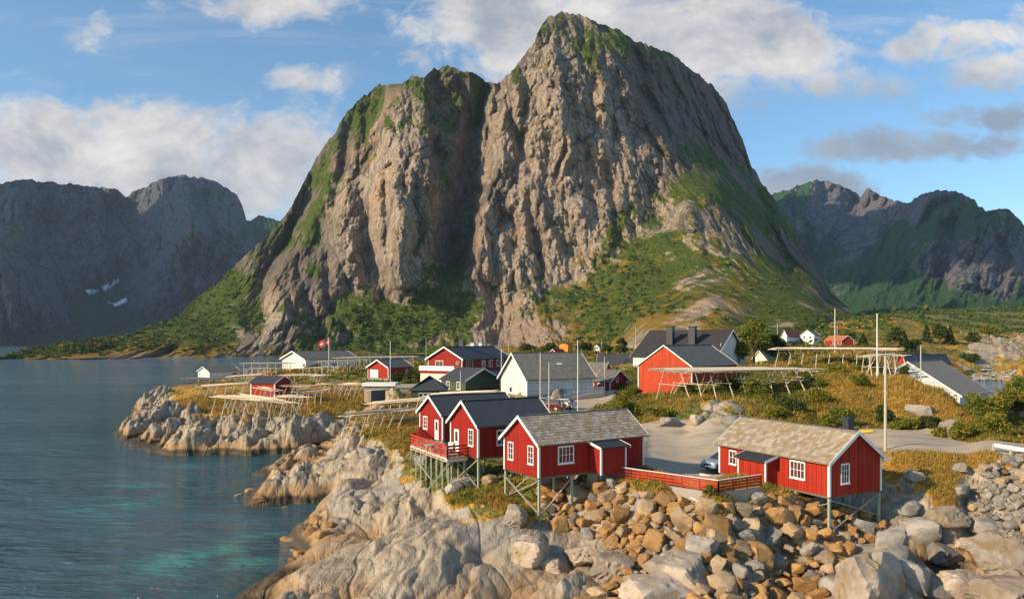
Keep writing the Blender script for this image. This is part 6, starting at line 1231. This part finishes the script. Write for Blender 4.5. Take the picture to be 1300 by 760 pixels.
q_ = on(712, 112); car('white hatchback parked before the long white house', tuple(q_+Vector((0, 0, .02))), math.radians(150), (.75, .75, .74), 'hatch')
q_ = on(698, 109); car('dark maroon car half hidden behind the street lamp pole', tuple(q_+Vector((0, 0, .02))), math.radians(152), (.12, .02, .02), 'hatch')
q_ = on(682, 113); car('light blue car at the left end of the parking row', tuple(q_+Vector((0, 0, .02))), math.radians(160), (.35, .50, .58), 'hatch')
q_ = on(1232, 337); car('distant dark blue car on the far side of the inlet', tuple(q_), 0.1, (.04, .06, .10), 'suv', 'cars across the inlet')
q_ = on(1253, 338); car('distant silver car on the far side of the inlet', tuple(q_), 3.2, (.4, .42, .45), 'suv', 'cars across the inlet')

SKIN = simple('skin', (.5, .3, .2), .6, .05); DCL = simple('dark_cloth', (.03, .032, .04), .9, .2); GCL = simple('grey_cloth', (.10, .11, .13), .9, .2); HAIR = simple('dark_hair', (.04, .025, .015), .8, .2)
def skinned(name, joints, edges, mat, par, sub=1):
    me = bpy.data.meshes.new(name); me.from_pydata([j[0] for j in joints], edges, []); o = bpy.data.objects.new(name, me); C.objects.link(o); me.materials.append(mat)
    md = o.modifiers.new('skin', 'SKIN'); md.use_smooth_shade = True
    if not me.skin_vertices: 
        bm = bmesh.new(); bm.from_mesh(me); bm.verts.layers.skin.verify(); bm.to_mesh(me); bm.free()
    for v, j in zip(me.skin_vertices[0].data, joints): v.radius = (j[1], j[1]*(j[2] if len(j) > 2 else 1))
    me.skin_vertices[0].data[0].use_root = True
    o.modifiers.new('sub', 'SUBSURF').levels = sub; o.modifiers['sub'].render_levels = sub; o.parent = par; return o
def person(label, loc, rz, coat, legs, stride=.12):
    o = thing('person', label, 'person', loc, rz)
    J = [((0, 0, .95), .13, .8), ((0, 0, 1.15), .12, .8), ((0, 0, 1.38), .14, .75), ((0, 0, 1.50), .055), ((0, .01, 1.60), .085), ((0, .01, 1.72), .075),
         ((-.19, 0, 1.42), .055), ((-.25, .02, 1.15), .042), ((-.24, -.08, .90), .032), ((-.24, -.12, .82), .03), ((.19, 0, 1.42), .055), ((.25, .02, 1.15), .042), ((.24, -.08, .90), .032), ((.24, -.12, .82), .03),
         ((-.09, 0, .88), .085), ((-.10, -stride*.5, .50), .06), ((-.10, -stride*.2, .08), .042), ((-.10, -stride-.12, .035), .035), ((.09, 0, .88), .085), ((.10, stride*.4, .50), .06), ((.10, stride, .08), .042), ((.10, stride-.16, .035), .035)]
    E = [(0, 1), (1, 2), (2, 3), (3, 4), (4, 5), (2, 6), (6, 7), (7, 8), (8, 9), (2, 10), (10, 11), (11, 12), (12, 13), (0, 14), (14, 15), (15, 16), (16, 17), (0, 18), (18, 19), (19, 20), (20, 21)]
    skinned('body', J, E, SKIN, o)
    g = lambda ids, k: [(J[i][0], J[i][1]*k, *(J[i][2:])) for i in ids]
    skinned('jacket', g([0, 1, 2, 6, 7, 8, 10, 11, 12], 1.22), [(0, 1), (1, 2), (2, 3), (3, 4), (4, 5), (2, 6), (6, 7), (7, 8)], coat, o)
    skinned('trousers', g([0, 14, 15, 16, 18, 19, 20], 1.16), [(0, 1), (1, 2), (2, 3), (0, 4), (4, 5), (5, 6)], legs, o)
    bm = bmesh.new(); bmesh.ops.create_uvsphere(bm, u_segments=12, v_segments=8, radius=.105)
    for v in bm.verts: v.co = Vector((v.co.x*.85, v.co.y+.02, max(v.co.z, -.03)))+Vector((0, .01, 1.70))
    me = bpy.data.meshes.new('hair'); bm.to_mesh(me); bm.free(); me.materials.append(HAIR); h = bpy.data.objects.new('hair', me); C.objects.link(h); h.parent = o
    bm = bmesh.new(); bmesh.ops.create_cone(bm, segments=6, radius1=.018, radius2=.005, depth=.035)
    for v in bm.verts: v.co = Vector((v.co.x, v.co.z-.085, v.co.y+1.655))
    me = bpy.data.meshes.new('nose'); bm.to_mesh(me); bm.free(); me.materials.append(SKIN); h = bpy.data.objects.new('nose', me); C.objects.link(h); h.parent = o
    return o
pp = on(723.5, 107); person('person in dark clothes standing on the lane right of the parked cars', tuple(pp), .3, DCL, DCL)
pp = on(713.5, 105.5); person('person in grey jacket standing at the white hatchback', tuple(pp), -1.2, GCL, DCL, .04)

# ---------------------------------------------------------------- plants
def leaf_mat(name, lo, hi, hi2=None):
    m, t = newmat(name); k = cover(t); c = t.mix(k[0], lo, hi); 
    if hi2: c = t.mix(t.smooth(k[1], .72, .9), c, hi2)
    t.put(t.b.inputs['Base Color'], c); t.b.inputs['Roughness'].default_value = .7; t.b.inputs['Specular IOR Level'].default_value = .15
    tr = t.node('ShaderNodeBsdfTranslucent', i_Color=c); mx = t.node('ShaderNodeMixShader', i_0=.25); t.l.new(t.b.outputs[0], mx.inputs[1]); t.l.new(tr.outputs[0], mx.inputs[2]); t.l.new(mx.outputs[0], t.out.inputs[0]); return m
LEAF = leaf_mat('birch_leaves', (.06, .08, .012), (.22, .25, .035), (.24, .20, .03)); LEAFD = leaf_mat('dark_leaves', (.030, .048, .012), (.105, .13, .03)); LEAFY = leaf_mat('yellow_green_leaves', (.09, .10, .012), (.26, .24, .03), (.36, .26, .03)); GRASSM = leaf_mat('grass_blades', (.20, .12, .02), (.52, .33, .07), (.13, .15, .03))
def quads(name, Pn, S, mat, seed=0, up=0.0, aspect=.6, parent=None, tint=None, tint2=None, tri=False):
    """many leaf faces: centres Pn, sizes S"""
    r = np.random.RandomState(seed); n = len(Pn); a = r.normal(size=(n, 3)); a /= np.linalg.norm(a, axis=1)[:, None]; b = np.cross(a, r.normal(size=(n, 3))); b /= np.linalg.norm(b, axis=1)[:, None]
    a = a*S[:, None]*.5; b = b*S[:, None]*.5*aspect
    V = np.stack([Pn-a, Pn+b, Pn+a, Pn-b], 1).reshape(-1, 3); me = bpy.data.meshes.new(name); k = 4
    me.vertices.add(n*k); me.vertices.foreach_set('co', V.reshape(-1).astype(np.float32)); me.loops.add(n*k); me.loops.foreach_set('vertex_index', np.arange(n*k, dtype=np.int32)); me.polygons.add(n); me.polygons.foreach_set('loop_start', (np.arange(n)*k).astype(np.int32)); me.update(calc_edges=True)
    c = np.ones((n*k, 4), np.float32); c[:, 0] = np.repeat(r.rand(n) if tint is None else tint, k); c[:, 1] = np.repeat(r.rand(n) if tint2 is None else tint2, k)
    at = me.color_attributes.new('cover', 'FLOAT_COLOR', 'POINT'); at.data.foreach_set('color', c.reshape(-1)); me.materials.append(mat); o = bpy.data.objects.new(name, me); C.objects.link(o); o.parent = parent; return o
def crown_points(n, h, w, kind, seed):
    r = np.random.RandomState(seed); lumps = []
    if kind == 'conifer':
        t = r.rand(n)**.75; z = h*(.08+.92*t); rad = w*.5*(1-t)*(1+.25*np.sin(z*7))+.05; a = r.rand(n)*2*PI; q = rad*np.sqrt(r.rand(n)); k = r.rand(n)**.5
        return np.stack([q*k**.3*np.cos(a), q*k**.3*np.sin(a), z-.15*q], 1)
    m = 16 if kind == 'tree' else 9; P0 = []
    for i in range(m):
        a = r.rand()*2*PI; t = r.rand(); rr = w*.30*math.sqrt(r.rand()); z = h*((.38+.5*t) if kind == 'tree' else (.25+.5*t)); R = w*r.uniform(.14, .26)*(1.15-.5*t); lumps.append((rr*math.cos(a)*(1.3-t*.6), rr*math.sin(a)*(1.3-t*.6), z, R))
    for i in range(n):
        l = lumps[r.randint(m)]; d = r.normal(size=3); d /= np.linalg.norm(d); q = l[3]*(r.rand()**.4); P0.append((l[0]+d[0]*q, l[1]+d[1]*q, l[2]+d[2]*q*.85))
    P0 = np.array(P0); P0[:, 2] = np.maximum(P0[:, 2], .05*h); return P0
BARK = simple('bark', (.12, .09, .065), .9, .3, 4)
def plant(name, label, cat, loc, h, w, kind, mat, n, leaf, seed, group=None, trunk=True):
    o = thing(name, label, cat, tuple(loc), 0, group); pts = crown_points(n, h, w, kind, seed); r = np.random.RandomState(seed)
    tint = np.clip(.5+.28*r.normal(size=n), 0, 1)
    quads('crown' if trunk else 'foliage', pts, leaf*r.uniform(.6, 1.3, n), mat, seed, parent=o, tint=tint)
    mb = MB(); mb.tube((0, 0, -.2), (0, 0, h*(.85 if kind == 'conifer' else .45)), w*.035+.02, w*.015+.01, 7)
    if kind != 'conifer':
        for i in range(6): a = i*1.05+seed; z0 = h*(.15+.05*i); mb.tube((0, 0, z0), (w*.28*math.cos(a), w*.28*math.sin(a), z0+h*.32), w*.018+.01, .01, 5)
    mb.build('trunk' if trunk else 'stem', BARK, o); return o
sd_ = 500
def pl(name, label, cat, px, py, hpx, wpx, kind, mat, n, lf, group=None, D=None, trunk=True):
    global sd_; sd_ += 1; b = hit(px, py) if D is None else on(px, D); s = b.y/F
    if D is not None and py is not None and H+(HY-py)/F*D > b.z: pass
    return plant(name, label, cat, b, hpx*s, wpx*s, kind, mat, n, lf*s, sd_, group, trunk)
pl('birch_tree', 'tall broad birch tree right of the big white house', 'tree', 957, 462, 66, 52, 'tree', LEAF, 5200, 3.4, D=185)
pl('birch_tree', 'darker tree filling the gap between the birch and the far houses', 'tree', 985, 462, 38, 40, 'tree', LEAFD, 3000, 3.2, D=190)
pl('birch_tree', 'lower green tree at the right foot of the tall birch', 'tree', 938, 466, 32, 30, 'tree', LEAF, 2000, 3.2, D=180)
for i, (px, py, h, w, lab) in enumerate([(1078, 449, 20, 14, 'leftmost dark conifer of the row behind the tall pale pole'), (1096, 447, 18, 16, 'second dark conifer left of the tall pale pole'), (1137, 452, 30, 18, 'tallest dark conifer right of the tall pale pole'), (1148, 451, 26, 18, 'dark conifer at the right shoulder of the tallest one'), (1162, 447, 20, 16, 'dark conifer above the red sheds'), (1176, 440, 24, 16, 'dark conifer on the slope right of the red sheds'), (1194, 436, 30, 20, 'broad dark conifer on the golden hill'), (1206, 437, 24, 16, 'slim dark conifer beside the broad one on the golden hill'), (1235, 431, 22, 14, 'lone dark conifer farther right on the golden hill'), (1017, 442, 12, 14, 'small dark conifer left of the far white house')]):
    pl('conifer', lab, 'tree', px, py, h*.9, w*(1.0 if i % 2 else 1.35), 'conifer' if i % 2 else 'tree', LEAFD, 1500, 2.8, 'conifers on the right hills', D=(330 if px < 1170 else 380))
bushes = [(793, 533, 46, 40, 'y', 'large yellow green bush between the lane and the red barn', 96), (775, 528, 30, 28, 'g', 'green bush at the left of the yellow green one by the lane', 97), (806, 500, 22, 26, 'g', 'round green bush in front of the barn wall', 121), (1066, 541, 42, 38, 'l', 'fresh green birch bush behind the roof of the right cabin', 88),
          (1122, 540, 30, 30, 'd', 'dark green bush behind the thick utility pole', 90), (1247, 552, 56, 56, 'l', 'big green bush right of the ribbed roof wall', 80), (1278, 548, 74, 60, 'y', 'tall yellow green bush at the right edge', 82), (1226, 558, 30, 40, 'y', 'low yellow green bush left of the big right edge bushes', 78), (1296, 506, 50, 40, 'l', 'green bush on top of the right edge knoll', 88),
          (1262, 560, 34, 46, 'y', 'rounded bush in front of the right edge bushes', 76), (1290, 548, 60, 40, 'd', 'dark green bush cut by the right edge', 84), (1240, 532, 40, 34, 'l', 'green bush against the ribbed roof wall corner', 88), (1040, 512, 22, 44, 'y', 'yellow green scrub above the ridge middle of the right cabin', 99), (1178, 545, 18, 34, 'd', 'dark roadside bush below the golden knoll', 86),
          (900, 630, 22, 17, 'l', 'small green shrub growing at the fence corner', 53.6), (522, 478, 22, 20, 'd', 'dark bush at the right wall of the red boathouse', 178), (504, 480, 16, 20, 'd', 'dark bush by the thin white pole', 180), (533, 482, 26, 22, 'd', 'dark green bush left of the two storey house', 175), (517, 487, 12, 24, 'l', 'low green bush on the boathouse lawn', 168),
          (960, 512, 26, 46, 'g', 'wide green scrub below the wide decked rack', 104), (1000, 520, 24, 44, 'd', 'dark scrub in the middle of the grassy slope', 96), (930, 507, 20, 40, 'd', 'dark scrub between the rack legs', 108), (1030, 497, 22, 40, 'g', 'green scrub below the end of the wide rack', 108), (870, 505, 14, 30, 'g', 'low green scrub beside the barn corner', 113), (1090, 500, 20, 34, 'g', 'green scrub under the high rack', 104), (1150, 478, 18, 22, 'd', 'dark bush before the gable of the ribbed roof building', 112), (1012, 480, 20, 46, 'y', 'yellow green scrub under the high decked rack', 124), (1105, 470, 18, 40, 'd', 'dark scrub behind the small rack on the hill', 128),
          (985, 528, 16, 36, 'y', 'yellow scrub above the ridge of the right cabin', 92), (708, 499, 10, 10, 'g', 'small green tree beside the parked cars', 116), (1200, 552, 12, 36, 'y', 'low scrub along the gravel road', 80), (1150, 543, 14, 40, 'g', 'green roadside scrub right of the utility pole', 86), (840, 548, 8, 40, 'g', 'low green roadside growth under the rock face', 93), (700, 442, 14, 30, 'd', 'dark bush behind the far orange shed', 420), (670, 443, 12, 26, 'd', 'dark bush left of the far orange shed', 430), (741, 443, 16, 26, 'd', 'dark bush right of the far orange shed', 430), (787, 446, 26, 24, 'd', 'dark bush left of the black roof', 350), (770, 447, 14, 20, 'd', 'dark bush beside the far cottage', 380),
          (1230, 452, 8, 30, 'd', 'low dark bush on the pale rocks across the inlet', 350), (1255, 423, 14, 28, 'g', 'green bush on top of the far right hill', 420), (1090, 470, 14, 30, 'g', 'green scrub by the hill poles', 124), (1060, 478, 16, 34, 'y', 'yellow scrub by the legs of the high rack', 120)]
for px, py, h, w, k, lab, D_ in bushes:
    pl('bush', lab, 'bush', px, py, h, w, 'bush', dict(y=LEAFY, g=LEAF, l=LEAF, d=LEAFD)[k], 700 if max(h, w) < 18 else (2600 if D_ < 100 else 1700), 2.6 if D_ > 100 else 3.0, D=D_, trunk=False)
ds = thing('dead_shrub', 'bare pale dead shrub in front of the ribbed roof wall', 'shrub', tuple(on(1247, 80))); mb = MB(); r_ = random.Random(4)
for i in range(16):
    a = r_.uniform(0, 6.28); q = r_.uniform(.2, 1.0); zt = r_.uniform(2.2, 4.2); mb.tube((0, 0, 1.0), (q*math.cos(a), q*math.sin(a), zt), .035, .008, 5)
mb.tube((0, 0, -.2), (0, 0, 1.1), .07, .05, 6); mb.build('branches', MAT['wood'], ds)

# grass: blades in tufts wherever the ground cover grows, one object
def grass():
    r = np.random.RandomState(11); N = 900000; u = r.uniform(-.5, .72, N); l = r.uniform(math.log(46), math.log(165), N); D = np.exp(l); x = u*D
    v = bilin(veg, us, ls, u, l); rm = bilin(roadm, us, ls, u, l); gd = bilin(gold, us, ls, u, l); z = bilin(GZ, us, ls, u, l); s = bilin(sdist, us, ls, u, l)
    pn = fbm(x*.5, D*.5, 3, 77)
    for cx, cy, ang, w_, l_ in foot:
        dx = x-cx; dy = D-cy; a = dx*math.cos(ang)+dy*math.sin(ang); b = -dx*math.sin(ang)+dy*math.cos(ang); rm = np.where((a > -.2) & (a < w_+.2) & (b > -.2) & (b < l_+.2), 1, rm)
    ok = (v+.22*pn > .60) & (rm < .25) & (s > 1.5); idx = np.where(ok)[0][:190000]; x, D, z, gd, pn = x[idx], D[idx], z[idx], gd[idx], pn[idx]; n = len(x)
    hgt_ = r.uniform(.16, .55, n)*np.clip(D/80, .8, 1.8); w = .035*np.clip(D/60, 1, 2.4); a = r.rand(n)*2*PI; lean = r.normal(size=(n, 2))*.18; lean[:, 0] += .10
    B = np.stack([x, D, z-.03], 1); dx = np.stack([np.cos(a), np.sin(a), 0*a], 1)*w[:, None]; T = B+np.stack([lean[:, 0]*hgt_*2, lean[:, 1]*hgt_*2, hgt_], 1)
    V = np.stack([B-dx, B+dx, T], 1).reshape(-1, 3); me = bpy.data.meshes.new('grass'); me.vertices.add(n*3); me.vertices.foreach_set('co', V.reshape(-1).astype(np.float32)); me.loops.add(n*3); me.loops.foreach_set('vertex_index', np.arange(n*3, dtype=np.int32)); me.polygons.add(n); me.polygons.foreach_set('loop_start', (np.arange(n)*3).astype(np.int32)); me.update(calc_edges=True)
    c = np.ones((n*3, 4), np.float32); c[:, 0] = np.repeat(r.rand(n), 3); c[:, 1] = np.repeat(np.clip(.86-(gd-.35)*1.0-pn*.5+.12*r.normal(size=n), 0, 1), 3)
    at = me.color_attributes.new('cover', 'FLOAT_COLOR', 'POINT'); at.data.foreach_set('color', c.reshape(-1)); me.materials.append(GRASSM); o = bpy.data.objects.new('grass', me); C.objects.link(o); setprops(o, 'golden and green wild grass between the rocks', 'grass', None, 'stuff')
foot = [(o.location.x, o.location.y, o.rotation_euler[2], w_, l_) for o, w_, l_ in ((cabC, WC, LC), (cabD, WD, LD), (cabB, WB, LB), (cabA, WA, LA), (h8, W8, L8), (h17, W17, L17))]
grass()

# scrub on the mountain side: far too many to count
def hillside():
    V, vg, PX, PY, nr = MD['V'], MD['veg'], MD['PX'], MD['PY'], MD['nr']; r = np.random.RandomState(5); N = 60000; i = r.randint(2, nr-2, N); j = r.randint(0, V.shape[1], N)
    px, py = PX[i, j], PY[i, j]; p = V[i, j]; pn = fbm(p[:, 0]*.018, p[:, 2]*.03, 4, 81)
    dens = np.where(py > 330, .9, .16)*np.where((px > 430) & (px < 830), 1, .16)
    near = np.where(D_low(px, py), 1, dens)
    ok = (vg[i, j]+.35*pn > .66) & (r.rand(N) < dens*.55); i, j, p, pn = i[ok], j[ok], p[ok], pn[ok]; n = len(i); print('hillside scrub', n)
    k = 14; sz = np.exp(r.normal(size=n)*.4)*1.9; c = np.repeat(p, k, 0)+np.array([0, 0, .3]); d = r.normal(size=(n*k, 3)); d /= np.linalg.norm(d, axis=1)[:, None]; d[:, 2] = np.abs(d[:, 2])*.9; S = np.repeat(sz, k)
    pts = c+d*S[:, None]*r.rand(n*k)[:, None]**.5
    o = quads('hillside_scrub', pts, S*.95, LEAFH, 9, tint=np.clip(np.repeat(r.rand(n), k)*.6+.4*r.rand(n*k), 0, 1)); setprops(o, 'dark green scrub scattered over the lower mountain slopes', 'scrub', None, 'stuff')
def D_low(px, py): return py > 380
LEAFH = leaf_mat('mountain_scrub_leaves', (.035, .062, .010), (.11, .165, .028), (.15, .16, .03))
hillside()

def low_scrub():
    r = np.random.RandomState(21); N = 60000; u = r.uniform(-.32, .72, N); l = r.uniform(math.log(58), math.log(520), N); D = np.exp(l); x = u*D
    v = bilin(veg, us, ls, u, l); rm = bilin(roadm, us, ls, u, l); gd = bilin(gold, us, ls, u, l); z = bilin(GZ, us, ls, u, l); s = bilin(sdist, us, ls, u, l); pn = fbm(x*.09, D*.09, 4, 78)
    for cx, cy, ang, w_, l_ in foot:
        dx = x-cx; dy = D-cy; a = dx*math.cos(ang)+dy*math.sin(ang); b = -dx*math.sin(ang)+dy*math.cos(ang); rm = np.where((a > -1) & (a < w_+1) & (b > -1) & (b < l_+1), 1, rm)
    ok = (v > .6) & (rm < .05) & (s > 3) & (pn-(gd-.5)*.5 > .02); idx = np.where(ok)[0][:9000]; n = len(idx); x, D, z = x[idx], D[idx], z[idx]; k = 16; sz = np.exp(r.normal(size=n)*.35)*.42*np.clip(D/100, .8, 3.2)
    d = r.normal(size=(n*k, 3)); d /= np.linalg.norm(d, axis=1)[:, None]; d[:, 2] = np.abs(d[:, 2])*.8; S = np.repeat(sz, k); pts = np.repeat(np.stack([x, D, z], 1), k, 0)+d*S[:, None]*1.2*r.rand(n*k)[:, None]**.5
    o = quads('low_scrub', pts, S*.55, LEAFS, 22, tint=np.clip(np.repeat(r.rand(n), k)*.7+.3*r.rand(n*k), 0, 1), tint2=np.repeat(r.rand(n), k)); setprops(o, 'low green and rusty scrub growing through the grass', 'scrub', None, 'stuff')
LEAFS = leaf_mat('low_scrub_leaves', (.05, .07, .012), (.19, .20, .03), (.36, .17, .03))
low_scrub()
def far_scrub():
    r = np.random.RandomState(31); N = 30000; u = r.uniform(.35, .76, N); l = r.uniform(math.log(380), math.log(1400), N); D = np.exp(l); x = u*D; v = bilin(veg, us, ls, u, l); z = bilin(GZ, us, ls, u, l); pn = fbm(x*.02, D*.006, 4, 79)
    ok = (v > .5) & (pn > .02); idx = np.where(ok)[0][:3500]; n = len(idx); x, D, z = x[idx], D[idx], z[idx]; k = 12; sz = np.exp(r.normal(size=n)*.35)*1.7*D/700
    d = r.normal(size=(n*k, 3)); d /= np.linalg.norm(d, axis=1)[:, None]; d[:, 2] = np.abs(d[:, 2]); S = np.repeat(sz, k); pts = np.repeat(np.stack([x, D, z], 1), k, 0)+d*S[:, None]*r.rand(n*k)[:, None]**.5
    o = quads('valley_scrub', pts, S*.9, LEAFH, 32, tint=np.clip(np.repeat(r.rand(n), k)*.6+.4*r.rand(n*k), 0, 1)); setprops(o, 'far off bushes covering the flat valley on the right', 'scrub', None, 'stuff')
far_scrub()
# ---------------------------------------------------------------- air
def haze():
    mb = MB().box(-1900, -40, -6, 2600, 5600, 1150); m = bpy.data.materials.new('haze_air'); m.use_nodes = True; t = NT(m.node_tree); t.n.clear(); out = t.node('ShaderNodeOutputMaterial')
    v = t.node('ShaderNodeVolumePrincipled'); v.inputs['Color'].default_value = (.62, .78, 1, 1); v.inputs['Density'].default_value = 4.2e-5; v.inputs['Anisotropy'].default_value = .2; t.l.new(v.outputs[0], out.inputs['Volume'])
    o = mb.build('haze', m); o['kind'] = 'stuff'; o['label'] = 'thin blue air between the village and the far mountains'; o['category'] = 'haze'
haze()
